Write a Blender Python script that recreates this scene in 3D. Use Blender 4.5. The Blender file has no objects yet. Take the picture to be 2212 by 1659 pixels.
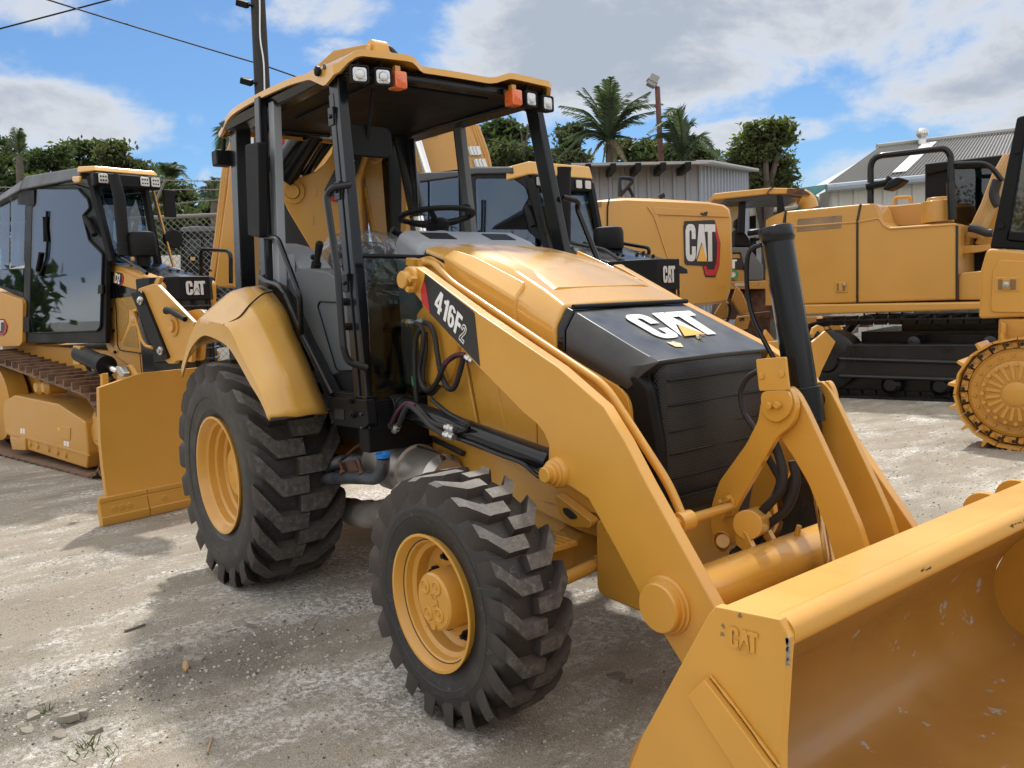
import bpy, bmesh, math, random
from mathutils import Vector as V, Matrix, noise
from math import sin, cos, pi, radians as rad
random.seed(7)
C = bpy.context.scene.collection
# ------------------------------------------------------------------ camera
CAM = V((4.762, -2.7037, 1.557)); YAW, PIT, ROL, FOC = 2.4684, -.0983, -.043, 1814.62
FW = V((cos(PIT)*cos(YAW), cos(PIT)*sin(YAW), sin(PIT)))
_r = FW.cross(V((0, 0, 1))).normalized(); _u = _r.cross(FW)
RT = _r*cos(ROL)+_u*sin(ROL); UP = -_r*sin(ROL)+_u*cos(ROL)
cd = bpy.data.cameras.new('camera'); co = bpy.data.objects.new('camera', cd); C.objects.link(co)
cd.sensor_width = 36; cd.lens = 36*FOC/2212; cd.clip_start = .05; cd.clip_end = 3000
co.matrix_world = Matrix.Translation(CAM) @ Matrix((RT, UP, -FW)).transposed().to_4x4()
bpy.context.scene.camera = co
def ray(u, v): return FW+RT*((u-1106)/FOC)+UP*((829.5-v)/FOC)
def on(u, v, ax, val):
    d = ray(u, v); return CAM+d*((val-CAM[ax])/d[ax])
def PX(x, *uv): return [on(u, v, 0, x) for u, v in uv]
def PY(y, *uv): return [on(u, v, 1, y) for u, v in uv]
def PZ(z, *uv): return [on(u, v, 2, z) for u, v in uv]
def onp(u, v, p0, n):
    d = ray(u, v); return CAM+d*((p0-CAM).dot(n)/d.dot(n))
def PD(d, *uv): return [CAM+ray(u, v)*d for u, v in uv]
# ------------------------------------------------------------------ scene tree
ROOTINV = {}
SPLIT = dict(cab_posts='cab_post', hood_rail='hood_handrail', boom_line='boom_pipe', lever_pins='lever_pin', boom_pin='boom_pivot', hose_fitting='hose_coupling', step_bolts='step_bolt', wheel_nuts='wheel_nut', pivot_bolts='pivot_bolt', hub_holes='hub_hole', post_bolt='post_stud', enclosure_bolts='enclosure_bolt', edge_bolts='edge_bolt', wing_bolts='wing_bolt', hood_bolts='hood_bolt', panel_bolts='panel_bolt', sprocket_bolts='sprocket_bolt', sprocket_rib='rib', chain_link='track_link', link_hole='link_pocket', line_clamps='pipe_clamp', grille_bars='grille_bar', bucket_ears='bucket_ear', dash_vent='air_vent', column_lever='stalk_lever', hard_line='steel_pipe', frame_rib='side_rib', frame_bolts='frame_bolt', door_gap='panel_gap', body_label='panel_label', rafters='rafter', lamp_diodes='lamp_diode', tube_bracket='tube_ear', exhaust_sensor='sensor', axle_step='step_tread', wiper='wiper_arm', canopy_rust='rust_patch', enclosure_seam='panel_seam', top_handrail='handrail', barbed_wire='barbed_wire_strand', boom_cylinder='hoe_cylinder', wiring='wiring_loom', windscreen_rail='glass_rail', wiring_hose='cable_hose', control_lever='lever_rod', body_holes='body_hole')
def tag(o, label=None, cat=None, group=None, kind=None):
    if label: o['label'] = label
    if cat: o['category'] = cat
    if group: o['group'] = group
    if kind: o['kind'] = kind
    return o
def thing(name, label, cat, loc=(0, 0, 0), rz=0, group=None, mat=None):
    o = bpy.data.objects.new(name, None); C.objects.link(o)
    o.empty_display_size = .3
    M = mat if mat is not None else Matrix.Translation(V(loc)) @ Matrix.Rotation(rz, 4, 'Z')
    o.matrix_world = M
    ROOTINV[o] = M.inverted()
    return tag(o, label, cat, group)
def rootinv(p):
    while p is not None and p not in ROOTINV: p = p.parent
    return ROOTINV[p] if p is not None else Matrix.Identity(4)
def copy_tree(o, parent=None):
    c = o.copy(); C.objects.link(c)
    if parent is not None: c.parent = parent
    for ch in list(o.children): copy_tree(ch, c)
    return c
class MB:
    def __init__(s): s.v = []; s.f = []; s.mi = []; s.cur = 0
    def add(s, vs, fs):
        b = len(s.v); s.v += [V(p) for p in vs]
        for f in fs: s.f.append([b+i for i in f]); s.mi.append(s.cur)
        return s
    def mat(s, i): s.cur = i; return s
    def prism(s, pts, vec):
        pts = [V(p) for p in pts]; n = len(pts); vec = V(vec)
        fs = [list(range(n)), list(range(2*n-1, n-1, -1))]
        for i in range(n): j = (i+1) % n; fs.append([i, i+n, j+n, j])
        return s.add(pts+[p+vec for p in pts], fs)
    def sheet(s, pts): return s.add(pts, [list(range(len(pts)))])
    def box(s, c, sz, R=None):
        c = V(c); R = R or Matrix.Identity(3)
        pts = [c+R @ V((x*sz[0]/2, y*sz[1]/2, z*sz[2]/2)) for x in (-1, 1) for y in (-1, 1) for z in (-1, 1)]
        return s.add(pts, [[0, 1, 3, 2], [4, 6, 7, 5], [0, 4, 5, 1], [2, 3, 7, 6], [0, 2, 6, 4], [1, 5, 7, 3]])
    def hexa(s, a, b):
        n = len(a); fs = [list(range(n))[::-1], list(range(n, 2*n))]
        for i in range(n): j = (i+1) % n; fs.append([i, j, j+n, i+n])
        return s.add(list(a)+list(b), fs)
    def loft(s, rings, closed=True, caps=True):
        n = len(rings[0]); vs = [p for r in rings for p in r]; fs = []
        for k in range(len(rings)-1):
            for i in range(n if closed else n-1):
                j = (i+1) % n; fs.append([k*n+i, k*n+j, (k+1)*n+j, (k+1)*n+i])
        if caps and closed: fs += [list(range(n))[::-1], list(range((len(rings)-1)*n, len(rings)*n))]
        return s.add(vs, fs)
    def tube(s, path, r, seg=10, caps=True):
        path = [V(p) for p in path]; n = len(path)
        rs = r if isinstance(r, (list, tuple)) else [r]*n
        T = []
        for i in range(n):
            t = (path[min(i+1, n-1)]-path[max(i-1, 0)])
            T.append(t.normalized() if t.length > 1e-9 else V((0, 0, 1)))
        a = T[0].cross(V((0, 0, 1)));
        if a.length < .1: a = T[0].cross(V((1, 0, 0)))
        a.normalize(); rings = []
        for i in range(n):
            a = (a-T[i]*a.dot(T[i])).normalized(); b = T[i].cross(a)
            k = 1.
            if 0 < i < n-1:
                d1 = (path[i]-path[i-1]).normalized(); k = 1/max(.5, d1.dot(T[i]))
            rings.append([path[i]+(a*cos(2*pi*q/seg)+b*sin(2*pi*q/seg))*rs[i]*(k if k < 1.5 else 1) for q in range(seg)])
        return s.loft(rings, True, caps)
    def cyl(s, p0, p1, r0, r1=None, seg=24, caps=True): return s.tube([p0, p1], [r0, r0 if r1 is None else r1], seg, caps)
    def lathe(s, prof, o, ax, seg=48, a0=0, close=False):
        o = V(o); ax = V(ax).normalized(); a = ax.cross(V((0, 0, 1)))
        if a.length < .1: a = ax.cross(V((1, 0, 0)))
        a.normalize(); b = ax.cross(a)
        rings = [[o+ax*h+(a*cos(a0+2*pi*q/seg)+b*sin(a0+2*pi*q/seg))*r for r, h in prof] for q in range(seg)]
        rings.append(rings[0]); n = len(prof); k0 = len(s.v)
        vs = [p for r in rings[:-1] for p in r]; fs = []
        for k in range(seg):
            for i in range(n if close else n-1):
                j = (i+1) % n; k2 = (k+1) % seg
                fs.append([k*n+i, k*n+j, k2*n+j, k2*n+i])
        return s.add(vs, fs)
    def ball(s, c, r, seg=12, rings=8, sc=(1, 1, 1)):
        vs = []; c = V(c)
        for i in range(1, rings):
            t = pi*i/rings
            for q in range(seg): vs.append(c+V((r*sc[0]*sin(t)*cos(2*pi*q/seg), r*sc[1]*sin(t)*sin(2*pi*q/seg), r*sc[2]*cos(t))))
        top = len(vs); vs += [c+V((0, 0, r*sc[2])), c-V((0, 0, r*sc[2]))]; fs = []
        for i in range(rings-2):
            for q in range(seg):
                j = (q+1) % seg; fs.append([i*seg+q, (i+1)*seg+q, (i+1)*seg+j, i*seg+j])
        for q in range(seg):
            j = (q+1) % seg; fs.append([top, q, j]); fs.append([top+1, (rings-2)*seg+j, (rings-2)*seg+q])
        return s.add(vs, fs)
    def parts(s):
        """loose pieces, those that touch kept together"""
        n = len(s.v); up = list(range(n))
        def find(i):
            while up[i] != i: up[i] = up[up[i]]; i = up[i]
            return i
        for f in s.f:
            for i in f[1:]: up[find(i)] = find(f[0])
        cmp_ = {}
        for k, f in enumerate(s.f): cmp_.setdefault(find(f[0]), []).append(k)
        bx = []
        for fs in cmp_.values():
            vs = [s.v[i] for k in fs for i in s.f[k]]
            bx.append([[min(v[a] for v in vs)-.003 for a in range(3)], [max(v[a] for v in vs)+.003 for a in range(3)], fs])
        ch = True
        while ch:
            ch = False
            for i in range(len(bx)):
                for j in range(len(bx)-1, i, -1):
                    if all(bx[i][0][a] <= bx[j][1][a] and bx[j][0][a] <= bx[i][1][a] for a in range(3)):
                        bx[i] = [[min(bx[i][0][a], bx[j][0][a]) for a in range(3)], [max(bx[i][1][a], bx[j][1][a]) for a in range(3)], bx[i][2]+bx[j][2]]; del bx[j]; ch = True
        out = []
        for _, _, fs in bx:
            m = MB(); ix = {}
            for k in fs:
                g = []
                for i in s.f[k]:
                    if i not in ix: ix[i] = len(m.v); m.v.append(s.v[i])
                    g.append(ix[i])
                m.f.append(g); m.mi.append(s.mi[k])
            out.append(m)
        return out
    def build(s, name, mats, parent=None, bevel=0, smooth=35, seg=2, recalc=True, label=None, kind=None):
        if name in SPLIT:
            q = [m.build(SPLIT[name], mats, parent, bevel, smooth, seg, recalc, label, kind) for m in s.parts()]; return q[0]
        inv = rootinv(parent)
        me = bpy.data.meshes.new(name)
        me.from_pydata([inv @ p for p in s.v], [], s.f)
        if not isinstance(mats, (list, tuple)): mats = [mats]
        for m in mats: me.materials.append(m)
        if len(mats) > 1: me.polygons.foreach_set('material_index', s.mi)
        if recalc:
            bm = bmesh.new(); bm.from_mesh(me)
            bmesh.ops.recalc_face_normals(bm, faces=bm.faces); bm.to_mesh(me); bm.free()
        if smooth:
            me.shade_smooth(); me.set_sharp_from_angle(angle=rad(smooth))
        o = bpy.data.objects.new(name, me); C.objects.link(o)
        if parent is not None: o.parent = parent
        if bevel:
            b = o.modifiers.new('bevel', 'BEVEL'); b.width = bevel; b.segments = seg; b.limit_method = 'ANGLE'; b.angle_limit = rad(38); b.harden_normals = True
        if label: o['label'] = label
        if kind: o['kind'] = kind
        return o
def mir(pts): return [V((p.x, -p.y, p.z)) for p in pts]
def lerp(a, b, t): return a+(b-a)*t
def smooth_path(pts, n=6):
    pts = [V(p) for p in pts]; out = []
    for i in range(len(pts)-1):
        p0 = pts[max(i-1, 0)]; p1 = pts[i]; p2 = pts[i+1]; p3 = pts[min(i+2, len(pts)-1)]
        for k in range(n):
            t = k/n
            out.append(.5*((2*p1)+(p2-p0)*t+(2*p0-5*p1+4*p2-p3)*t*t+(3*p1-p0-3*p2+p3)*t**3))
    return out+[pts[-1]]
def round_path(pts, r, n=5):
    pts = [V(p) for p in pts]; out = [pts[0]]
    for i in range(1, len(pts)-1):
        a = pts[i-1]-pts[i]; b = pts[i+1]-pts[i]
        rr = min(r, a.length*.45, b.length*.45)
        A = pts[i]+a.normalized()*rr; B = pts[i]+b.normalized()*rr
        for k in range(n+1):
            t = k/n; out.append((1-t)**2*A+2*t*(1-t)*pts[i]+t*t*B)
    return out+[pts[-1]]
def round_poly(pts, r, n=4):
    pts = [V(p) for p in pts]; m = len(pts); out = []
    for i in range(m):
        a = pts[i-1]-pts[i]; b = pts[(i+1) % m]-pts[i]
        ri = r[i] if isinstance(r, (list, tuple)) else r
        rr = min(ri, a.length*.45, b.length*.45)
        if rr < 1e-6: out.append(pts[i]); continue
        A = pts[i]+a.normalized()*rr; B = pts[i]+b.normalized()*rr
        for k in range(n+1):
            t = k/n; out.append((1-t)**2*A+2*t*(1-t)*pts[i]+t*t*B)
    return out
# ------------------------------------------------------------------ materials
def nodes(name):
    m = bpy.data.materials.new(name); m.use_nodes = True; nt = m.node_tree
    return m, nt, nt.nodes['Principled BSDF'], lambda t, **k: _new(nt, t, k)
def _new(nt, t, k):
    n = nt.nodes.new(t)
    for a, b in k.items():
        if a in n.inputs and not hasattr(n, a): n.inputs[a].default_value = b
        else: setattr(n, a, b)
    return n
def c4(c): return (c[0], c[1], c[2], 1)
MATS = {}
def mk(name, col, rough=.5, metal=0, coat=0, var=.1, vs=2., bump=.0, bs=60., spec=.5, col2=None, thr=(.5, .6), ps=6., dust=0., dustcol=(.45, .40, .33), rvar=.12, obj=True):
    """base colour with low-frequency tint drift, optional second-colour patches, optional dust on upward faces, fine bump"""
    m, nt, bs_, N = nodes(name); L = nt.links.new
    tc = N('ShaderNodeTexCoord'); co_ = tc.outputs['Object']
    n1 = N('ShaderNodeTexNoise', Scale=vs, Detail=3., Roughness=.6); L(co_, n1.inputs['Vector'])
    mp = N('ShaderNodeMapRange'); mp.inputs[1].default_value = .3; mp.inputs[2].default_value = .7; mp.inputs[3].default_value = 1-var; mp.inputs[4].default_value = 1+var
    L(n1.outputs[0], mp.inputs[0])
    vm = N('ShaderNodeVectorMath', operation='SCALE'); vm.inputs[0].default_value = col; L(mp.outputs[0], vm.inputs['Scale'])
    out = vm.outputs[0]
    if col2 is not None:
        n2 = N('ShaderNodeTexNoise', Scale=ps, Detail=6., Roughness=.65); L(co_, n2.inputs['Vector'])
        m2 = N('ShaderNodeMapRange'); m2.inputs[1].default_value = thr[0]; m2.inputs[2].default_value = thr[1]; L(n2.outputs[0], m2.inputs[0])
        mx = N('ShaderNodeMix', data_type='RGBA'); L(m2.outputs[0], mx.inputs[0]); L(out, mx.inputs[6]); mx.inputs[7].default_value = c4(col2); out = mx.outputs[2]
    if dust:
        ge = N('ShaderNodeNewGeometry'); sp = N('ShaderNodeSeparateXYZ'); L(ge.outputs['Normal'], sp.inputs[0])
        n3 = N('ShaderNodeTexNoise', Scale=9., Detail=3.); L(co_, n3.inputs['Vector'])
        mu = N('ShaderNodeMath', operation='MULTIPLY'); L(sp.outputs[2], mu.inputs[0]); L(n3.outputs[0], mu.inputs[1])
        m3 = N('ShaderNodeMapRange'); m3.inputs[1].default_value = .15; m3.inputs[2].default_value = .6; m3.inputs[4].default_value = dust; L(mu.outputs[0], m3.inputs[0])
        mx = N('ShaderNodeMix', data_type='RGBA'); L(m3.outputs[0], mx.inputs[0]); L(out, mx.inputs[6]); mx.inputs[7].default_value = c4(dustcol); out = mx.outputs[2]
    L(out, bs_.inputs['Base Color'])
    mr = N('ShaderNodeMapRange'); mr.inputs[1].default_value = .3; mr.inputs[2].default_value = .7; mr.inputs[3].default_value = max(.02, rough-rvar); mr.inputs[4].default_value = min(1, rough+rvar)
    L(n1.outputs[0], mr.inputs[0]); L(mr.outputs[0], bs_.inputs['Roughness'])
    bs_.inputs['Metallic'].default_value = metal; bs_.inputs['Coat Weight'].default_value = coat; bs_.inputs['Coat Roughness'].default_value = .12
    bs_.inputs['Specular IOR Level'].default_value = spec
    if bump:
        n5 = N('ShaderNodeTexNoise', Scale=bs, Detail=2.); L(co_, n5.inputs['Vector'])
        bp = N('ShaderNodeBump'); bp.inputs['Strength'].default_value = bump; bp.inputs['Distance'].default_value = .01; L(n5.outputs[0], bp.inputs['Height']); L(bp.outputs[0], bs_.inputs['Normal'])
    MATS[name] = m; return m
YEL = mk('machine_yellow', (.60, .305, .045), .34, coat=.25, var=.07, vs=1.7, bump=.035, bs=45, dust=.14, col2=(.20, .11, .04), thr=(.735, .755), ps=26)
YEH = mk('hood_yellow', (.62, .335, .062), .28, coat=.45, var=.04, vs=1.2, bump=.02, bs=6, dust=.12)
YEI = mk('bucket_yellow_shaded', (.36, .172, .030), .42, coat=.08, var=.10, vs=2.4, bump=.10, bs=20, dust=.05, col2=(.36, .34, .31), thr=(.635, .655), ps=8.5)  # bucket yellow darkened to paint in the shade inside; grey patches are scuffs
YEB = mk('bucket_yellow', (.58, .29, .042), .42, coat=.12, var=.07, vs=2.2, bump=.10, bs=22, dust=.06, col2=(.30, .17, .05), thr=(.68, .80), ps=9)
YEW = mk('worn_yellow', (.50, .27, .06), .55, var=.12, vs=2, bump=.08, bs=30, col2=(.17, .08, .035), thr=(.60, .66), ps=5, dust=.15)
YED = mk('dozer_yellow', (.55, .275, .043), .42, coat=.1, var=.05, vs=1.5, bump=.03, bs=50, dust=.12)
YEX = mk('excavator_yellow', (.53, .275, .055), .36, coat=.2, var=.06, vs=1., bump=.02, bs=30, dust=.08)
BLK = mk('gloss_black', (.006, .007, .009), .20, coat=.14, var=.15, bump=.01, bs=40, dust=.03, spec=.25)
BLM = mk('satin_black', (.009, .0095, .0105), .42, var=.15, bump=.02, bs=90, dust=.03, spec=.14)
BLP = mk('black_plastic', (.010, .010, .011), .55, var=.15, bump=.08, bs=220, dust=.03, spec=.16)
HOS = mk('hose_rubber', (.018, .017, .018), .6, var=.2, bump=.1, bs=150, dust=.05)
HOP = mk('hose_stripe', (.10, .02, .055), .6, var=.2)
RUB = mk('tyre_rubber', (.022, .021, .0205), .58, var=.22, vs=5, bump=.12, bs=40, col2=(.042, .035, .030), thr=(.50, .70), ps=4, dust=.20, dustcol=(.13, .115, .10))
RUT = mk('tread_worn', (.070, .064, .058), .78, var=.4, vs=26, bump=.3, bs=90, dust=.55, dustcol=(.26, .24, .215), col2=(.13, .12, .108), thr=(.50, .66), ps=38)
RUG = mk('tread_groove', (.042, .034, .029), .75, var=.25, vs=7, bump=.15, bs=50, dust=.35, dustcol=(.15, .12, .10))
GRP = mk('grey_plastic', (.105, .115, .128), .5, var=.06, bump=.1, bs=250, dust=.1)
GRL = mk('light_grey_plastic', (.27, .29, .315), .5, var=.06, bump=.1, bs=250, dust=.15)
CHR = mk('chrome', (.72, .70, .67), .12, metal=1, var=.06, rvar=.06)
STL = mk('zinc_steel', (.55, .55, .54), .35, metal=1, var=.1)
MUF = mk('muffler_steel', (.50, .47, .43), .34, metal=.75, var=.14, vs=3, bump=.03, bs=30, col2=(.22, .165, .12), thr=(.58, .74), ps=3)
HEA = mk('heat_pipe', (.10, .11, .13), .5, metal=.6, var=.3, vs=9, bump=.1, col2=(.33, .16, .08), thr=(.57, .68), ps=6)
FOI = mk('foil_wrap', (.36, .34, .31), .45, metal=.35, var=.25, vs=8, bump=.6, bs=60)
RST = mk('rust', (.12, .055, .03), .8, var=.3, vs=6, bump=.3, bs=60, col2=(.055, .03, .022), thr=(.45, .6), ps=9)
TRK = mk('track_rusty', (.19, .105, .062), .7, var=.35, vs=7, bump=.2, bs=50, col2=(.085, .05, .034), thr=(.50, .62), ps=9, dust=.3, dustcol=(.36, .27, .19))
TRB = mk('track_black', (.010, .0105, .012), .36, var=.25, vs=4, bump=.05, bs=60, coat=.15, dust=.10, dustcol=(.20, .19, .17), spec=.35)
WHI = mk('decal_white', (.80, .80, .79), .4, var=.03)
SIL = mk('decal_silver', (.60, .60, .60), .3, metal=.4, var=.06)
RED = mk('decal_red', (.46, .018, .026), .4, var=.04)
DYE = mk('decal_yellow', (.72, .40, .07), .4, var=.03)
DBK = mk('decal_black', (.014, .014, .016), .35, var=.1)
GRN = mk('green_tag', (.03, .26, .10), .5)
BLU = mk('blue_cap', (.015, .20, .62), .35, coat=.2, var=.04)
NOB = mk('nose_black', (.020, .020, .021), .40, var=.12, bump=.01, bs=60, dust=.28, dustcol=(.24, .235, .225), spec=.5)  # the grey on upward faces paints in the sky's sheen, not settled dust
WIR = mk('galvanised_wire', (.16, .16, .16), .6)
CGR = mk('cab_grey', (.036, .039, .044), .42, var=.12, bump=.02, bs=80, dust=.08)
LGY = mk('led_face', (.52, .50, .46), .3, metal=.5)
def glass(name, tint, alpha, rough=.02):
    m, nt, b, N = nodes(name); L = nt.links.new
    out = nt.nodes['Material Output']
    tr = N('ShaderNodeBsdfTransparent'); tr.inputs[0].default_value = c4(tint)
    gl = N('ShaderNodeBsdfGlossy'); gl.inputs['Roughness'].default_value = rough; gl.inputs[0].default_value = (.9, .95, 1, 1)
    fr = N('ShaderNodeFresnel', IOR=1.5); ma = N('ShaderNodeMath', operation='MULTIPLY_ADD'); L(fr.outputs[0], ma.inputs[0]); ma.inputs[1].default_value = .75; ma.inputs[2].default_value = alpha
    mx = N('ShaderNodeMixShader'); L(ma.outputs[0], mx.inputs[0]); L(tr.outputs[0], mx.inputs[1]); L(gl.outputs[0], mx.inputs[2]); L(mx.outputs[0], out.inputs[0])
    MATS[name] = m; return m
GLA = glass('cab_glass', (.30, .38, .44), .02)
GLC = glass('clear_film', (.66, .69, .72), .22, .10)
def film():
    m, nt, b, N = nodes('crinkled_film'); L = nt.links.new; out = nt.nodes['Material Output']; tc = N('ShaderNodeTexCoord'); n = N('ShaderNodeTexNoise', Scale=7., Detail=5., Roughness=.7, Distortion=1.5); L(tc.outputs['Object'], n.inputs['Vector'])
    r = N('ShaderNodeMapRange'); r.inputs[1].default_value = .50; r.inputs[2].default_value = .66; r.inputs[3].default_value = .14; r.inputs[4].default_value = .75; L(n.outputs[0], r.inputs[0])
    b.inputs['Base Color'].default_value = (.62, .63, .64, 1); b.inputs['Roughness'].default_value = .18; bp = N('ShaderNodeBump'); bp.inputs['Strength'].default_value = 1.; bp.inputs['Distance'].default_value = .03; L(n.outputs[0], bp.inputs['Height']); L(bp.outputs[0], b.inputs['Normal'])
    t = N('ShaderNodeBsdfTransparent'); t.inputs[0].default_value = (.85, .87, .88, 1); mx = N('ShaderNodeMixShader'); L(r.outputs[0], mx.inputs[0]); L(t.outputs[0], mx.inputs[1]); L(b.outputs[0], mx.inputs[2]); L(mx.outputs[0], out.inputs[0]); return m
GLC = film()
GLL = glass('screen_glass', (.50, .57, .56), .0)
def lens(name, col, emit=0):
    m, nt, b, N = nodes(name)
    b.inputs['Base Color'].default_value = c4(col); b.inputs['Roughness'].default_value = .12; b.inputs['Coat Weight'].default_value = .8
    L = nt.links.new; tc = N('ShaderNodeTexCoord'); w = N('ShaderNodeTexVoronoi', Scale=70.); L(tc.outputs['Object'], w.inputs['Vector'])
    bp = N('ShaderNodeBump'); bp.inputs['Strength'].default_value = .35; bp.inputs['Distance'].default_value = .004; L(w.outputs[0], bp.inputs['Height']); L(bp.outputs[0], b.inputs['Normal'])
    return m, b
def scratch(m, sc=6., col=(.13, .125, .115), fac=.55):
    """hair-thin pale scuff lines over a finished material"""
    nt = m.node_tree; L = nt.links.new; b = nt.nodes['Principled BSDF']; src = b.inputs['Base Color'].links[0].from_socket; tc = _new(nt, 'ShaderNodeTexCoord', {})
    n = _new(nt, 'ShaderNodeTexNoise', dict(Scale=sc, Detail=1.5, Distortion=1.2)); L(tc.outputs['Object'], n.inputs['Vector'])
    a = _new(nt, 'ShaderNodeMath', dict(operation='SUBTRACT')); L(n.outputs[0], a.inputs[0]); a.inputs[1].default_value = .5
    c = _new(nt, 'ShaderNodeMath', dict(operation='ABSOLUTE')); L(a.outputs[0], c.inputs[0])
    r = _new(nt, 'ShaderNodeMapRange', {}); r.inputs[1].default_value = .0; r.inputs[2].default_value = .006; r.inputs[3].default_value = fac; r.inputs[4].default_value = 0; L(c.outputs[0], r.inputs[0])
    x = _new(nt, 'ShaderNodeMix', dict(data_type='RGBA')); L(r.outputs[0], x.inputs[0]); L(src, x.inputs[6]); x.inputs[7].default_value = c4(col); L(x.outputs[2], b.inputs['Base Color'])
scratch(RUB, 11., fac=.65)
AMB, _b = lens('amber_lens', (.66, .13, .022)); _b.inputs['Subsurface Weight'].default_value = .3
LNS, _b = lens('lamp_lens', (.50, .51, .53)); _b.inputs['Metallic'].default_value = .85; _b.inputs['Roughness'].default_value = .28
def grille_mat():
    m, nt, b, N = nodes('grille_mesh'); L = nt.links.new
    tc = N('ShaderNodeTexCoord'); sp = N('ShaderNodeSeparateXYZ'); L(tc.outputs['Object'], sp.inputs[0])
    cb = N('ShaderNodeCombineXYZ'); L(sp.outputs[1], cb.inputs[0]); L(sp.outputs[2], cb.inputs[1])
    def hexd(off):
        a = N('ShaderNodeVectorMath', operation='MULTIPLY_ADD'); L(cb.outputs[0], a.inputs[0]); a.inputs[1].default_value = (95, 55, 0); a.inputs[2].default_value = off
        f = N('ShaderNodeVectorMath', operation='FRACTION'); L(a.outputs[0], f.inputs[0])
        s2 = N('ShaderNodeVectorMath', operation='SUBTRACT'); L(f.outputs[0], s2.inputs[0]); s2.inputs[1].default_value = (.5, .5, 0)
        m2 = N('ShaderNodeVectorMath', operation='MULTIPLY'); L(s2.outputs[0], m2.inputs[0]); m2.inputs[1].default_value = (1, 1.73, 0)
        l = N('ShaderNodeVectorMath', operation='LENGTH'); L(m2.outputs[0], l.inputs[0]); return l.outputs['Value']
    mn = N('ShaderNodeMath', operation='MINIMUM'); L(hexd((0, 0, 0)), mn.inputs[0]); L(hexd((.5, .5, 0)), mn.inputs[1])
    mr = N('ShaderNodeMapRange'); mr.inputs[1].default_value = .36; mr.inputs[2].default_value = .46; L(mn.outputs[0], mr.inputs[0])
    mx = N('ShaderNodeMix', data_type='RGBA'); L(mr.outputs[0], mx.inputs[0]); mx.inputs[6].default_value = (.0015, .0015, .0015, 1); mx.inputs[7].default_value = (.022, .023, .024, 1)
    L(mx.outputs[2], b.inputs['Base Color']); b.inputs['Roughness'].default_value = .45
    bp = N('ShaderNodeBump'); bp.inputs['Strength'].default_value = .8; bp.inputs['Distance'].default_value = .004; L(mr.outputs[0], bp.inputs['Height']); L(bp.outputs[0], b.inputs['Normal'])
    return m
GRI = grille_mat()
# ------------------------------------------------------------------ lettering (flat shapes in a 0..1 high box)
def _arc(cx, cy, rx, ry, a0, a1, n=6): return [(cx+rx*cos(rad(a0+(a1-a0)*k/n)), cy+ry*sin(rad(a0+(a1-a0)*k/n))) for k in range(n+1)]
CAT_C = _arc(.22, .78, .22, .22, 180, 90)+_arc(.40, .80, .20, .20, 90, 0)+[(.60, .60), (.37, .60), (.37, .78)]+_arc(.30, .78, .07, .06, 0, 180, 4)+[(.23, .22)]+_arc(.30, .22, .07, .06, 180, 360, 4)+[(.37, .40), (.60, .40)]+_arc(.40, .20, .20, .20, 0, -90)+_arc(.22, .22, .22, .22, 270, 180)
CAT_A = [(.62, .03), (.80, 1), (1.10, 1), (1.26, .10), (1.24, .03), (.955, .52)]
CAT_T = [(1.14, 1), (1.78, 1), (1.78, .80), (1.58, .80), (1.58, 0), (1.33, 0), (1.33, .80), (1.14, .80)]
CAT_V = [(.66, 0), (.96, .47), (1.27, 0)]
def strip(o, i): return [[o[k], o[k+1], i[k+1], i[k]] for k in range(len(o)-1)]
def digits():
    four = [[(.32, 0), (.52, 0), (.52, 1), (.32, 1)], [(0, .2), (.32, .2), (.32, .37), (0, .37)], [(.52, .2), (.62, .2), (.62, .37), (.52, .37)], [(0, .37), (.18, .37), (.32, .68), (.32, 1), (.27, 1)]]
    one = [[(.02, .70), (.02, .84), (.17, .89), (.25, 1), (.41, 1), (.41, 0), (.19, 0), (.19, .70)]]
    o = _arc(.29, .32, .29, .32, 150, -210, 20); i = _arc(.29, .31, .085, .17, 150, -210, 20)
    o2 = [(0, .36)]+_arc(.29, .76, .29, .24, 180, 10, 10); i2 = [(.205, .47)]+_arc(.29, .77, .085, .09, 180, -10, 10)
    F = [[(0, 0), (0, 1), (.52, 1), (.52, .82), (.21, .82), (.21, .60), (.47, .60), (.47, .42), (.21, .42), (.21, 0)]]
    sh = lambda ps, d: [[(x+d, y) for x, y in p] for p in ps]
    return sh(four, 0)+sh(one, .68)+sh(F, 1.82), sh(strip(o, i), 1.17), sh(strip(o2, i2), 1.17)
def model_number(mb, f, n, t=.001):
    a, b, c = digits()
    for ps, lift in ((a, 0), (b, 0), (c, .0007)):
        for p in ps: mb.prism([f(x, y)+n*(lift+.0002) for x, y in p], n*t)
def font_polys(txt, off=.0):
    cu = bpy.data.curves.new('t', 'FONT'); cu.body = txt; cu.size = 1.4; cu.offset = off; cu.resolution_u = 3; cu.fill_mode = 'FRONT'
    o = bpy.data.objects.new('t', cu); C.objects.link(o); me = bpy.data.meshes.new_from_object(o)
    vs = [(p.co.x, p.co.y) for p in me.vertices]; fs = [list(p.vertices) for p in me.polygons]
    bpy.data.objects.remove(o); bpy.data.curves.remove(cu); bpy.data.meshes.remove(me); return vs, fs
def letters(mb, polys, f, n, t=.0015):
    """f maps (x,y) of the lettering to a point on the surface; n = outward normal"""
    for pl in polys: mb.prism([f(x, y)+n*(t*.2) for x, y in pl], n*t)
    return mb
def text_sheet(mb, txt, f, n, off=.03, t=.0015):
    vs, fs = font_polys(txt, off); mb.add([f(x, y)+n*t for x, y in vs], fs); return mb
def frame(o, ex, ey): return lambda x, y: o+ex*x+ey*y
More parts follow.
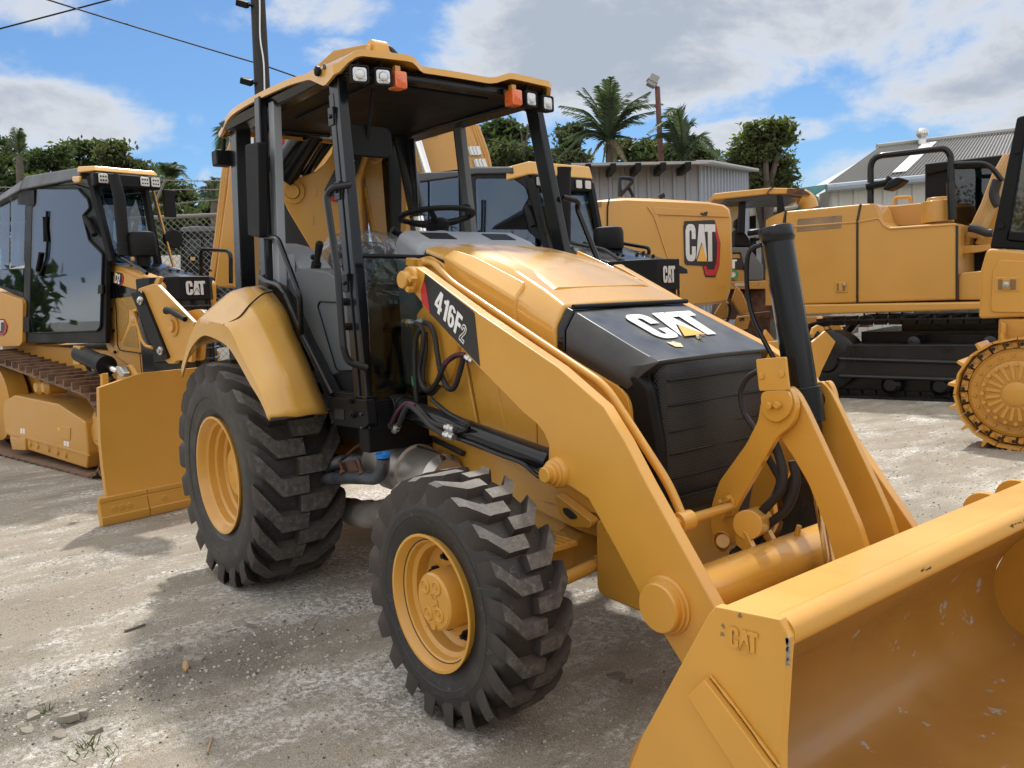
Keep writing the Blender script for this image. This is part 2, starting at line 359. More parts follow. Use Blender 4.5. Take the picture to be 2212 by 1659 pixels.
# ================================================================== BACKHOE LOADER
BH = thing('backhoe_loader', 'yellow backhoe loader with open canopy, black grille and big front bucket, nearest in the yard', 'backhoe loader')
Yv = V((0, 1, 0)); Xv = V((1, 0, 0)); Zv = V((0, 0, 1))
# ---- wheels
def tyre_mesh(Ro, W, rb, nl, dep, lw, sweep, name):
    """agricultural/industrial lug tyre round the y axis, centred on the origin"""
    m = MB(); Wh = W/2; Rc = Ro-dep
    half = [(0, Rc), (.55, Rc-.004), (.82, Rc-.016), (.94, Rc-.045), (.995, Rc-.09), (1.0, (Rc+rb)/2+.01), (.985, (Rc+rb)/2-.015), (.97, (Rc+rb)/2-.017), (.93, rb+.055), (.90, rb+.047), (.87, rb+.024), (.83, rb+.008), (.80, rb-.012)]
    prof = [(r, -f*Wh) for f, r in half[::-1]]+[(r, f*Wh) for f, r in half[1:]]
    m.mat(0).lathe(prof, (0, 0, 0), (0, 1, 0), 96)
    st = [(-.10, 0, 1.0, 0.0), (.02, .0, 1.0, 0.), (.42, .0, 1.0, .001), (.50, .02, 1.05, .002), (.88, 1., 1.05, .008), (.985, 1.28, 1.15, .020), (1.012, 1.45, 1.05, .085*Ro), (.99, 1.55, .75, .15*Ro)]
    for side in (-1, 1):
        for k in range(nl):
            ph = 2*pi*(k+(.5 if side > 0 else 0))/nl; rings = []
            for f, s, wf, drop in st:
                rt = Ro-drop; h = lw*wf
                y = side*f*Wh; yb = side*min(abs(f), .95)*Wh*(1 if f > 0 else -1) if f >= 0 else y
                c = ph+s*sweep/Ro
                def pt(hw, r, yy): a = c+hw/Ro; return V((r*cos(a), yy, r*sin(a)))
                j = random.uniform(-.0015, .0015)
                rings.append([pt(-h-.016, rt-dep-.03, yb), pt(-h, rt+j, y), pt(h, rt+j, y), pt(h+.016, rt-dep-.03, yb)])
            b = len(m.v); n = 4
            vs = [p for r in rings for p in r]; m.v += vs
            for q in range(len(rings)-1):
                for i in range(3):
                    m.f.append([b+q*4+i, b+q*4+i+1, b+(q+1)*4+i+1, b+(q+1)*4+i]); m.mi.append(1 if (i == 1 and q < 5) else 2)
            m.f.append([b, b+1, b+2, b+3]); m.mi.append(2); e = b+4*(len(rings)-1); m.f.append([e, e+1, e+2, e+3]); m.mi.append(2)
    return m
def at(mb, c):
    o = MB(); o.v = [p+V(c) for p in mb.v]; o.f = mb.f; o.mi = mb.mi; return o
def rim_rear():
    m = MB(); p = [(.300, .24), (.318, .20), (.330, 0.012), (.338, .002), (.338, -.006), (.326, -.006), (.315, .012), (.307, .03), (.300, .045), (.292, .05), (.286, .085), (.270, .095), (.262, .13), (.246, .142), (.238, .18), (.226, .19), (.20, .195), (.14, .197), (.135, .19), (.128, .165), (0, .160)]
    m.lathe([(r, h) for r, h in p], (0, -.232, 0), (0, 1, 0), 72); return m
def rim_front():
    m = MB(); p = [(.235, .2), (.248, .008), (.258, .001), (.258, -.005), (.248, -.005), (.240, .010), (.232, .03), (.222, .036), (.216, .06), (.200, .07), (.196, .115), (.186, .125), (.176, .130), (.15, .132), (0.0, .132)]
    m.lathe([(r, h) for r, h in p], (0, -.150, 0), (0, 1, 0), 72); return m
TR = tyre_mesh(.655, .50, .322, 20, .048, .046, .125, 'r'); TF = tyre_mesh(.474, .300, .240, 20, .038, .026, .070, 'f')
def rear_wheel(c, flip):
    S = Matrix.Diagonal((1, -1, 1)) if flip else Matrix.Identity(3)
    def B(mb, n, ma, par, **k):
        o = MB(); o.v = [S @ p+V(c) for p in mb.v]; o.f = mb.f; o.mi = mb.mi; return o.build(n, ma, par, **k)
    w = B(rim_rear(), 'rear_wheel', YEL, BH); B(TR, 'tyre', [RUB, RUT, RUG], w, smooth=28)
    h = MB(); h.cyl((0, -.118, 0), (0, -.03, 0), .146, .152, 44); h.cyl((0, -.126, 0), (0, -.11, 0), .138, .146, 44)
    for k in range(8):
        a = k*pi/4+.2; h.cyl((.168*cos(a), -.06, .168*sin(a)), (.168*cos(a), -.02, .168*sin(a)), .016, .016, 6)
    B(h, 'hub', YEL, w, bevel=.003)
    d = MB()
    for k in range(5): a = k*2*pi/5+.5; d.cyl((.09*cos(a), -.1272, .09*sin(a)), (.09*cos(a), -.12, .09*sin(a)), .022, .022, 16)
    B(d, 'hub_holes', YED, w)
rear_wheel((0, -.852, .64), False); rear_wheel((0, .852, .64), True)
def front_wheel(c, flip):
    S = Matrix.Diagonal((1, -1, 1)) if flip else Matrix.Identity(3)
    def B(mb, n, ma, par, **k):
        o = MB(); o.v = [S @ p+V(c) for p in mb.v]; o.f = mb.f; o.mi = mb.mi; return o.build(n, ma, par, **k)
    w = B(rim_front(), 'front_wheel', YEL, BH); B(TF, 'tyre', [RUB, RUT, RUG], w, smooth=28)
    h = MB(); h.lathe([(.118, .0), (.116, -.02), (.113, -.10), (.108, -.128), (.100, -.135), (0, -.136)], (0, 0, 0), (0, 1, 0), 40)
    h.cyl((.0, -.142, -.088), (0, -.13, -.088), .017, .017, 12)
    for x, z in ((-.045, .048), (.03, .06), (-.035, -.052), (.04, -.04)): h.lathe([(.027, -.130), (.027, -.139), (.023, -.141), (.021, -.137), (.005, -.137), (.005, -.141), (0, -.141)], (x, 0, z), (0, 1, 0), 20)
    B(h, 'hub', YEL, w, smooth=30)
    # raised letters on the hub cap, turned with the wheel
    L_ = MB(); letters(L_, [CAT_C, CAT_A, CAT_T], frame(V((-.018, -.1365, .036)), V((.012, 0, -.042)), V((.040, 0, .012))), V((0, -1, 0)), .002); B(L_, 'hub_emblem', YEL, w)
    n = MB(); 
    for k in range(8):
        a = k*pi/4+.35; x, z = .152*cos(a), .152*sin(a); n.cyl((x, -.055, z), (x, -.018, z), .010, .010, 8); n.cyl((x, -.04, z), (x, -.018, z), .019, .019, 6)
    B(n, 'wheel_nuts', BLM, w)
front_wheel((2.2, -.943, .462), False); front_wheel((2.2, .943, .462), True)
# ---- rear fenders
def fender(sg):
    yo, ym, yi = -1.125, -.985, -.80
    lo = [(393, 814), (410, 758), (434, 726), (457, 726), (492, 746), (516, 781), (542, 828), (565, 866), (582, 907)]
    cr = [(394, 790), (412, 728), (433, 688), (460, 694), (494, 706), (520, 757), (545, 806), (567, 852), (584, 902)]
    lo = PY(yo, *lo); cr = PY(yo, *cr)
    mid = PY(ym, (430, 745), (446, 690), (494, 634), (513, 642), (546, 671), (575, 722), (598, 768), (620, 815), (645, 900))
    inn = PY(yi, (500, 735), (525, 680), (554, 623), (580, 626), (612, 664), (633, 711), (655, 762), (675, 808), (708, 894))
    rings = []
    for k in range(len(lo)):
        a, b, c, d = lo[k], cr[k], mid[k], inn[k]
        pts = [a+V((0, .006, 0)), a, lerp(a, b, .55), lerp(b, a, .05), lerp(b, c, .04), lerp(b, c, .5)+(Zv+Xv*.3)*.003, lerp(c, b, .05), lerp(c, d, .05), lerp(c, d, .5)+Zv*.006, d]
        rings.append([V((p.x, p.y*sg*-1 if sg > 0 else p.y, p.z)) for p in pts])
    # denser along the sweep
    R2 = []
    for i in range(len(rings[0])):
        R2.append(smooth_path([r[i] for r in rings], 4))
    rr = [[R2[i][k] for i in range(len(R2))] for k in range(len(R2[0]))]
    m = MB(); m.loft(rr, closed=False); f = m.build('rear_fender', YEH, BH, smooth=30)
    so = f.modifiers.new('thick', 'SOLIDIFY'); so.thickness = .012; so.offset = 0
    if sg < 0:
        g = MB(); nz = V((.1, -.3, .95)).normalized()
        seam = smooth_path([lerp(cr[3], cr[4], .75)+V((0, -.004, .004)), lerp(cr[4], mid[4], .45)+V((.0, -.004, .01)), lerp(mid[3], mid[4], .75)+V((.01, 0, .010)), lerp(mid[3], inn[3], .5)+V((.13, 0, -.008)), lerp(mid[3], inn[3], .8)+V((.14, 0, -.004)), lerp(mid[2], inn[2], .8)+V((.1, 0, .006))], 6)
        g.tube(seam, .0045, 6); g.build('fender_seam', BLM, f)
        s = MB(); s.ball(lerp(cr[2], mid[2], .25)+V((-.02, -.0, .008)), .012, sc=(1, 1, .6)); s.build('fender_screw', CHR, f)
    return f
fender(-1); fender(1)
# ---- cab base (black side panel with the step)
Z1 = lambda x, y: (459+.2929*x, 459+.2929*y)      # px of the enlarged view of the cab's lower side
Z2 = lambda x, y: (459+.3256*x, 97+.3256*y)       # px of the enlarged canopy view
Z3 = lambda x, y: (675+.2441*x, 81+.2441*y)
Z4 = lambda x, y: (864+.3418*x, 486+.3418*y)      # hood and arm
Z5 = lambda x, y: (1188+.4557*x, 594+.4557*y)     # linkage
Z6 = lambda x, y: (1296+.414*x, 1026+.414*y)      # bucket
def zz(f, *pts): return [f(*p) for p in pts]
m = MB(); m.prism(PY(-.775, *zz(Z1, (335, 480), (385, 490), (480, 548), (560, 655), (660, 895), (885, 1345), (1130, 1356), (1132, 1400), (845, 1400), (700, 1040), (560, 770), (470, 640), (340, 575))), (0, .06, 0)); m.build('cab_side', BLK, BH, bevel=.006)
m = MB(); m.tube(smooth_path(PY(-.785, *zz(Z1, (345, 470), (400, 510), (490, 545), (555, 640), (655, 880), (770, 1110), (885, 1340))), 5), .014, 10); m.build('door_seal', BLK, BH)
m = MB(); st = PY(-.79, *zz(Z1, (838, 1358), (1128, 1385), (1150, 1560), (1110, 1600), (900, 1570), (868, 1530), (850, 1470))); m.prism(st, (0, .05, 0)); sb = m.build('step_box', BLM, BH, bevel=.005)
m = MB(); m.prism(PY(-.794, *zz(Z1, (900, 1445), (968, 1455), (970, 1530), (900, 1520))), (0, .01, 0)); m.build('step_opening', DBK, sb)
m = MB()
for x, y in ((857, 1455), (1105, 1485), (890, 1548), (1112, 1585)): p = PY(-.79, Z1(x, y))[0]; m.cyl(p, p-Yv*.012, .011, .008, 10)
m.build('step_bolts', BLK, sb)
m = MB(); m.prism(PY(-.70, *zz(Z1, (850, 1200), (1110, 1170), (1140, 1345), (885, 1345))), (0, .02, 0)); m.box((.75, -.30, 1.06), (.9, .85, .05)); m.build('cab_floor', DBK, BH)
m = MB(); m.box((.25, 0, 1.0), (1.7, 1.2, .30)); m.box((-.55, 0, 1.25), (.25, 1.45, .8)); m.box((.2, .2, .8), (1.9, .6, .25)); m.build('cab_base', BLM, BH, bevel=.02)
m = MB(); m.box((.93, -.64, 1.12), (.4, .22, .03)); m.build('floor_mat', BLP, BH, bevel=.008)
# ---- canopy posts
def post(a, b, wx, wy, name='canopy_post', mat=BLK, bev=.008, par=None):
    a = V(a); b = V(b); r0 = [a+V((x*wx/2, y*wy/2, 0)) for x, y in ((-1, -1), (1, -1), (1, 1), (-1, 1))]; r1 = [b+V((x*wx/2, y*wy/2, 0)) for x, y in ((-1, -1), (1, -1), (1, 1), (-1, 1))]
    mm = MB(); mm.loft([r0, r1]); return mm.build(name, mat, par or BH, bevel=bev)
for s in (-1, 1):
    pa = post((1.185, s*.745, .975), (.885, s*.640, 2.70), .10, .055)
    mm = MB(); q0 = V((1.150, s*.770, 1.0)); q1 = V((.868, s*.664, 2.62))
    mm.loft([[p+V((x, y, 0)) for x, y in ((-.02, -.012), (.03, -.012), (.03, .012), (-.02, .012))] for p in (q0, q1)])
    for t in (.42, .70, .93):
        p = lerp(q0, q1, t); mm.box(p+V((0, s*.012, 0)), (.055, .02, .09)); mm.cyl(p+V((0, s*.02, .0)), p+V((0, s*.032, 0)), .013, .010, 10)
    mm.build('door_strip', BLK, pa, bevel=.004)
    mm = MB()
    for t in (.085, .125, .33, .40):
        p = lerp(V((1.16, s*.785, .9)), V((.84, s*.672, 2.62)), t); mm.cyl(p, p+V((0, s*.035, 0)), .020, .017, 14); mm.cyl(p+V((0, s*.03, 0)), p+V((0, s*.042, 0)), .011, .011, 6)
    mm.build('post_bolt', BLM, pa, bevel=.002)
    post((.10, s*.755, 1.55), (.045, s*.690, 2.775), .075, .05); post((.165, s*.70, 1.66), (.125, s*.640, 2.765), .07, .05, 'post_trim', GRP if s > 0 else GRL, .006)
    post((-.72, s*.58, 1.15), (-.62, s*.555, 2.78), .11, .10)
m = MB()
for s in (-1, 1):
    m.hexa([V((-.66, s*.50, 2.73)), V((-.66, s*.64, 2.715)), V((.93, s*.67, 2.695)), V((.93, s*.58, 2.71))], [V((-.70, s*.50, 2.775)), V((-.70, s*.675, 2.775)), V((.97, s*.685, 2.745)), V((.97, s*.58, 2.745))])
m.box((-.64, 0, 2.762), (.16, 1.18, .04)); m.box((.93, 0, 2.735), (.09, 1.28, .05)); m.box((-.60, -.2, 2.735), (.10, .5, .03)); m.build('roof_frame', BLK, BH, bevel=.012)
m = MB(); m.box((.16, 0, 2.755), (1.56, 1.2, .03)); m.box((.3, 0, 2.735), (1.0, .75, .03)); m.build('roof_liner', BLM, BH, bevel=.01)
# ---- canopy roof (shaped sheet with raised lamp pods)
def roof():
    m = MB(); nx, ny = 40, 44; rows = []
    def sm(a, b, x): t = max(0, min(1, (x-a)/(b-a))); return t*t*(3-2*t)
    def top(x, y):
        ay = abs(y); z = 2.800+.022*(1-(y/.7)**2)+.018*sm(-.7, -.1, x)*(1-sm(.0, .7, x))
        pod = sm(.22, .34, ay)*(1-sm(.62, .70, ay))*sm(.35, .95, x); z += .031*pod
        z -= .040*sm(.40, 1.0, x)
        z -= .05*sm(.50, .86, -x)
        z -= .022*sm(.60, .70, ay)
        return z
    for i in range(nx+1):
        r = []
        for j in range(ny+1):
            t = j/ny*2-1; y = .705*(abs(t)**.8*(1 if t > 0 else -1)); s = i/nx
            front = 1.02+.055*sm(.2, .32, abs(y))*(1-sm(.60, .70, abs(y)))-.05*sm(.62, .70, abs(y))
            rear = -.84+.05*sm(.5, .7, abs(y)); x = rear+(front-rear)*(1-(1-s)**1.3)
            y2 = y*(1-.10*sm(-.3, -.85, x)) if x < -.3 else y
            r.append(V((x, y2, top(x, y))))
        rows.append(r)
    b = []
    for r in rows: b.append(r)
    skirt = []
    m.loft(rows, closed=False)
    # skirt band all round, deepening into a tab over each front post
    edge = rows[0][:]+[r[-1] for r in rows[1:-1]]+rows[-1][::-1]+[r[0] for r in rows[1:-1]][::-1]
    def low(p):
        d = .032
        if abs(p.y) > .6: d += .055*max(0, 1-abs(p.x-.865)/.16)
        return p+V((0, 0, -d))
    n = len(edge); m.loft([edge, [low(p) for p in edge], [V((p.x*.985, p.y*.97, low(p).z+.002)) for p in edge]], True, False)
    o = m.build('canopy_roof', YEH, BH, smooth=38)
    k = MB(); p = V((.83, -.712, 2.735)); k.lathe([(.026, 0), (.024, .014), (.012, .02), (0, .021)], p, (0, -1, 0), 16); k.build('roof_plug', BLM, o)
    k = MB(); p = V((.885, -.706, 2.745)); k.cyl(p, p-Yv*.004, .014, .014, 14); k.build('roof_hole', DBK, o)
    k = MB(); k.ball((.55, -.1, 2.835), .05, sc=(1, 1, .3)); k.build('roof_cap', YEL, o)
roof()
# ---- work lights and amber indicators
def work_light(y, z, yaw, x=1.035):
    R = Matrix.Rotation(yaw, 3, 'Z'); c = V((x, y, z))
    h = MB(); q = [(-.047, -.045), (.047, -.045), (.047, .045), (-.047, .045)]
    f = lambda d, sc: round_poly([c+R @ V((d, a*sc, b*sc)) for a, b in q], .014)
    h.loft([f(-.045, .72), f(-.02, .95), f(.028, 1.0), f(.034, .97), f(.034, .80), f(.024, .78)]); h.cyl(c+R @ V((0, 0, .05)), c+V((-.02, 0, .085)), .012, .012, 8)
    w = h.build('work_light', BLP, BH, bevel=.003)
    l = MB(); l.loft([f(.026, .76), f(.030, .72), f(.033, .4)]); l.build('lens', LNS, w)
    l = MB(); l.lathe([(.024, 0), (.020, .004), (.008, .006), (0, .006)], c+R @ V((.033, 0, 0)), R @ V((1, 0, 0)), 20); l.build('bulb_cap', STL, w)
for y, dz in ((-.605, -.005), (-.475, .0), (.472, .0), (.595, -.01)): work_light(y, 2.685+dz, (-.25 if y < 0 else .12)-.02)
def amber(y):
    c = V((1.05, y, 2.682)); q = [(-.036, -.043), (.036, -.043), (.036, .043), (-.036, .043)]
    f = lambda d, s: round_poly([c+V((d, a*s, b*s)) for a, b in q], .010)
    m = MB(); m.loft([f(-.05, .95), f(.012, 1.), f(.022, .95), f(.026, .8)]); a = m.build('indicator_lamp', AMB, BH, bevel=.002)
    k = MB(); k.box(c+V((-.02, .0, .058)), (.03, .03, .03)); k.build('lamp_bracket', YEL, a)
amber(-.385); amber(.365)
m = MB(); p = V((-.80, -.62, 2.57)); m.box(p, (.10, .11, .10)); m.cyl(p+V((.03, 0, .04)), p+V((.06, 0, .12)), .012); m.build('rear_work_light', BLP, BH, bevel=.012)
m = MB(); p = V((-.80, .50, 2.53)); m.box(p, (.10, .11, .10)); m.box((-.70, -.35, 2.53), (.1, .1, .1)); m.cyl(p+V((.03, 0, .04)), p+V((.06, 0, .12)), .012); m.build('rear_work_light', BLP, BH, bevel=.012)
m = MB(); c = V((.72, -.40, 2.44)); pts = round_poly([c+V((0, a, b)) for a, b in ((-.155, -.085), (.155, -.085), (.155, .085), (-.155, .085))], .05)
m.loft([[c+(p-c)*.9-Xv*.04 for p in pts], [p-Xv*.0 for p in pts], [c+(p-c)*.93+Xv*.012 for p in pts]]); m.cyl(c+V((.0, .0, 0)), c+V((.10, 0, .25)), .012, .012, 8); mi = m.build('mirror', BLP, BH, bevel=.006)
# ---- grab rails
def rail(pts, y, r, name='grab_rail'):
    mm = MB(); mm.tube(round_path(PY(y, *pts) if not isinstance(pts[0], V) else pts, .06, 6), r, 12); return mm.build(name, BLK, BH)
rr_ = [on(u, v, 1, y) for u, v, y in ((754, 399, -.70), (719, 405, -.80), (705, 424, -.82), (729, 585, -.86), (742, 755, -.89), (752, 782, -.87), (793, 795, -.79))]
rail(rr_, 0, .017); rail([V((p.x, -p.y, p.z)) for p in rr_], 0, .017)
rail([on(u, v, 1, y) for u, v, y in ((571, 511, -.74), (600, 514, -.80), (648, 640, -.84), (651, 722, -.79))], 0, .015)
m = MB(); m.prism(round_poly(PY(-.80, *zz(Z2, (213, 662), (302, 642), (312, 1282), (232, 1262))), .02), (0, .05, 0)); m.build('door_latch_panel', BLP, BH, bevel=.008)
# ---- console, wheel, seat
m = MB()
def dsec(x, z0, zt, w): return [V((x, -w, z0)), V((x, -w, zt-.03)), V((x, -w+.05, zt)), V((x, w-.05, zt)), V((x, w, zt-.03)), V((x, w, z0))]
m.loft([dsec(.86, 1.1, 1.935, .34), dsec(.98, 1.1, 1.945, .40), dsec(1.16, 1.1, 1.87, .41), dsec(1.20, 1.1, 1.80, .40)]); ds = m.build('dashboard', GRL, BH, bevel=.02, seg=3)
m = MB()
for u0, y0 in ((.96, -.26), (.99, .14)): m.box((1.06, y0+.06, 1.9115), (.10, .17, .006), Matrix.Rotation(.40, 3, 'Y'))
m.build('dash_vent', BLP, ds)
m = MB(); m.box((1.208, 0, 1.70), (.02, .76, .25)); m.build('dash_shroud', DBK, ds)
sc_ = V((.755, 0, 2.055)); ax = V((-.10, .02, 1)).normalized(); ta = ax.cross(Yv).normalized(); tb = ax.cross(ta)
m = MB(); m.lathe([(.205+.019*cos(a), .015*sin(a)) for a in [2*pi*k/12 for k in range(12)]], sc_, ax, 56, close=True)
for a in (0.3, 2.4, 4.5): m.tube([sc_+ta*.2*cos(a)+tb*.2*sin(a)-ax*.005, sc_+ta*.10*cos(a)+tb*.10*sin(a)-ax*.035, sc_-ax*.045], [.016, .018, .022], 8)
m.lathe([(0, .01), (.05, .005), (.07, -.02), (.06, -.06), (.05, -.075), (0, -.075)], sc_-ax*.025, ax, 28); sw = m.build('steering_wheel', BLP, BH)
m = MB(); k = sc_-ta*.15+tb*.15; m.lathe([(.01, -.02), (.011, .03), (.028, .035), (.03, .06), (.022, .068), (0, .07)], sc_+tb*-.195*1.0+ta*-.02, ax, 18); m.build('steering_knob', BLP, sw)
m = MB(); m.cyl(sc_-ax*.09, sc_-ax*.30, .055, .075, 20); m.loft([round_poly([sc_-ax*.14+V((a*.12, b*.19, 0)) for a, b in ((-1, -1), (1, -1), (1, 1), (-1, 1))], .04), round_poly([sc_-ax*.22+V((a*.15, b*.23, 0)) for a, b in ((-1, -1), (1, -1), (1, 1), (-1, 1))], .04)]); m.build('steering_column', GRL, BH, bevel=.006)
m = MB()
for s in (-1, 1): m.tube([sc_-ax*.16+tb*s*-.12, sc_-ax*.12+tb*s*-.24, sc_-ax*.09+tb*s*-.30], [.010, .016, .022], 10)
m.build('column_lever', BLP, BH)
# right-hand console
m = MB(); m.prism(round_poly(PY(-.66, *zz(Z1, (510, 540), (610, 435), (690, 412), (850, 440), (925, 505), (985, 640), (1085, 690), (1105, 1168), (815, 1208), (690, 900), (600, 690))), .03), (0, .13, 0)); cs = m.build('side_console', GRP, BH, bevel=.012)
m = MB(); m.tube(round_path(PY(-.664, *zz(Z1, (1045, 690), (1010, 668), (790, 655), (775, 690), (910, 1150), (930, 1170), (1100, 1160))), .02), .004, 6); m.build('console_seam', BLM, cs)
m = MB(); m.prism(round_poly(PY(-.60, *zz(Z1, (386, 225), (480, 250), (560, 300), (650, 415), (560, 520), (420, 515), (390, 470))), .02), (0, .2, 0)); m.prism(round_poly(PY(-.655, *zz(Z1, (430, 310), (545, 300), (560, 500), (440, 505))), .02), (0, .05, 0)); m.build('rear_console', GRL, BH, bevel=.012)
j0, j1, j2 = PY(-.60, Z1(742, 520), Z1(768, 370), Z1(792, 215)); m = MB()
m.tube([j0, lerp(j0, j1, .3), lerp(j0, j1, .35), lerp(j0, j1, .6), lerp(j0, j1, .65), j1], [.026, .030, .026, .031, .027, .028], 14); m.tube([j1, lerp(j1, j2, .25), lerp(j1, j2, .5), lerp(j1, j2, .9), j2], [.020, .016, .019, .022, .014], 12); m.ball(lerp(j1, j2, .2)+V((-.05, 0, .01)), .016); m.build('joystick', BLP, BH)
j0, j1, j2 = PY(-.45, Z1(1000, 640), Z1(985, 480), Z1(980, 300)); m = MB()
m.tube(sum([[lerp(j0, j1, t), lerp(j0, j1, t+.1)] for t in (0, .2, .4, .6, .8)], []), [.075, .06]*5, 14); m.tube([j1, lerp(j1, j2, .8), lerp(j1, j2, .82), j2], [.02, .018, .035, .03], 12); m.build('gear_lever', BLP, BH)
# seat in clear plastic
sx = V((.10, .02, 0)); m = MB()
def sring(z, w, d, x): return round_poly([sx+V((x+a*d, b*w, z)) for a, b in ((-1, -1), (1, -1), (1, 1), (-1, 1))], .05)
m.loft([sring(1.42, .25, .24, .15), sring(1.47, .27, .27, .15), sring(1.55, .26, .26, .15), sring(1.57, .22, .22, .15)]); m.loft([sring(1.52, .25, .07, -.10), sring(1.70, .27, .08, -.17), sring(1.88, .25, .07, -.22), sring(1.98, .17, .05, -.25)]); m.box(sx+V((.1, 0, 1.28)), (.4, .4, .25)); se = m.build('seat', BLP, BH, bevel=.015)
m = MB(); rg = []
for i, (z, w, d, x) in enumerate(((1.45, .31, .30, .10), (1.60, .32, .28, .06), (1.74, .32, .16, -.12), (1.90, .30, .12, -.20), (2.02, .22, .08, -.25), (2.06, .08, .03, -.26))):
    q = []
    for p in smooth_path(sring(z, w, d, x), 3): q.append(p+V((noise.noise(p*9), noise.noise(p*9+V((5, 0, 0))), noise.noise(p*14)))*.028)
    rg.append(q)
n_ = min(len(r) for r in rg); rg = [r[:n_] for r in rg]; m.loft(rg, True, True); m.build('seat_plastic_cover', GLC, se, smooth=25)
# lower windscreen
gp = [V((1.185, -.71, 1.80)), V((1.185, -.40, 1.795)), V((1.20, -.41, 1.12)), V((1.215, -.735, 1.10))]
m = MB(); m.prism(gp, (.006, 0, 0)); wsn = m.build('lower_windscreen', GLL, BH)
m = MB(); m.tube([gp[0]+V((.003, -.02, 0)), gp[1]+V((.003, .03, 0))], .011, 8); m.tube([gp[3], gp[2]], .009, 8); m.build('windscreen_rail', BLM, wsn)
m = MB(); m.box((1.17, -.57, .98), (.10, .40, .24)); m.build('cab_front_sill', BLM, BH, bevel=.01)
# ---- hood
def hsec(x, zt, yr, zr, yo, zo, ys, zb):
    h = [V((x, 0, zt)), V((x, -yr*.5, zt-.002)), V((x, -yr, zr)), V((x, -yo, zo)), V((x, -ys, zo-.03)), V((x, -ys, zb))]
    return [V((p.x, -p.y, p.z)) for p in h[:0:-1]]+h
m = MB(); m.loft([hsec(1.21, 1.862, .25, 1.858, .385, 1.838, .39, 1.55), hsec(1.40, 1.832, .275, 1.826, .395, 1.780, .40, 1.52), hsec(1.60, 1.782, .30, 1.774, .40, 1.712, .41, 1.48), hsec(1.85, 1.697, .328, 1.688, .405, 1.615, .415, 1.43), hsec(2.05, 1.610, .345, 1.601, .408, 1.525, .418, 1.39), hsec(2.19, 1.540, .36, 1.532, .410, 1.462, .418, 1.352)]); hd = m.build('hood', YEH, BH, bevel=.012, smooth=24, seg=3)
m = MB(); hz = lambda x: 1.862-.15*(x-1.21)-.18*(x-1.21)**2+.004
m.prism([V((x, y, hz(x))) for x, y in ((1.30, -.19), (2.02, -.25), (2.02, .25), (1.30, .19))], (0, 0, -.02))
mm = MB(); rg = []
for x in (1.36, 1.55, 1.75, 1.95, 2.06):
    w = .14+.16*(x-1.36)/.7; zc = lambda x: __import__('math') and 0
    for_z = {1.36: 1.841, 1.55: 1.797, 1.75: 1.733, 1.95: 1.656, 2.06: 1.607}[x]
    rg.append([V((x, -w, for_z-.008)), V((x, -w+.03, for_z+.0005)), V((x, w-.03, for_z+.0005)), V((x, w, for_z-.008))])
mm.loft(rg); mm.build('hood_panel', YEH, hd, smooth=50)
for s in (-1, 1):
    mm = MB(); mm.loft([[V((1.47, s*.395, 1.815)), V((1.47, s*.455, 1.785)), V((1.45, s*.46, 1.50)), V((1.45, s*.40, 1.48))], [V((1.60, s*.365, 1.775)), V((1.60, s*.452, 1.725)), V((1.60, s*.462, 1.46)), V((1.60, s*.40, 1.44))], [V((1.95, s*.36, 1.64)), V((1.95, s*.425, 1.565)), V((1.95, s*.430, 1.42)), V((1.95, s*.40, 1.40))]]); mm.build('hood_scoop', YEH, hd, bevel=.012, seg=3)
    mm = MB(); mm.prism([V((1.222, s*.396, 1.815)), V((1.40, s*.406, 1.765)), V((1.44, s*.408, 1.55)), V((1.222, s*.396, 1.56))], (0, s*.004, 0)); mm.build('hood_intake', DBK, hd)
# black nose
def nsec(x, zt, yr, yo, zo, zb, ys): 
    h = [V((x, 0, zt)), V((x, -yr, zt-.004)), V((x, -yo, zo)), V((x, -ys, zb))]
    return [V((p.x, -p.y, p.z)) for p in h[:0:-1]]+h
m = MB(); m.loft([nsec(2.192, 1.528, .352, .404, 1.45, 1.345, .412), nsec(2.235, 1.510, .350, .404, 1.432, 1.325, .412)]); m.build('nose_collar', BLK, BH, bevel=.008)
m = MB(); m.loft([nsec(2.243, 1.508, .350, .404, 1.430, 1.322, .412), nsec(2.575, 1.362, .352, .400, 1.295, 1.206, .404), nsec(2.640, 1.335, .350, .385, 1.30, 1.268, .388), nsec(2.682, 1.318, .346, .352, 1.312, 1.304, .352)]); ns = m.build('nose_cover', NOB, BH, bevel=.005, seg=2)
m = MB(); m.tube([V((2.232, -.350, 1.522)), V((2.232, .365, 1.522))], .011, 10); m.build('nose_hinge', BLM, ns)
n_ = V((.41, 0, .91)).normalized(); ex = V((0, 1, 0)); ey = V((-.91, 0, .41)).normalized()
def nose_pt(x, y): 
    s_ = x/1.78; a = (1392+(1828-1392)*s_, 578+(549-578)*s_); b = (1650+(2040-1650)*s_, 727+(690-727)*s_)
    u, v = Z4(b[0]+(a[0]-b[0])*y, b[1]+(a[1]-b[1])*y); return onp(u, v, V((2.42, 0, 1.4305)), n_)+n_*.0035
m = MB(); letters(m, [CAT_C, CAT_A, CAT_T], nose_pt, n_, .002); m.build('nose_lettering', WHI, ns)
m = MB(); letters(m, [CAT_V], lambda x, y: nose_pt(x, y)+n_*.003, n_, .002); m.build('nose_triangle', DYE, ns)
m = MB(); letters(m, [[(.02, -.32), (.22, -.36), (.30, -.22), (.20, -.12), (.10, -.15), (.0, -.12)]], nose_pt, n_, .001); m.build('torn_sticker', mk('torn_sticker', (.62, .55, .33), .6, var=.4, vs=40), ns)
m = MB(); p = nose_pt(.98, -.08); m.cyl(p, p+n_*.012, .014, .012, 12); m.box(p+n_*.014, (.03, .012, .008)); m.build('nose_latch', CHR, ns)
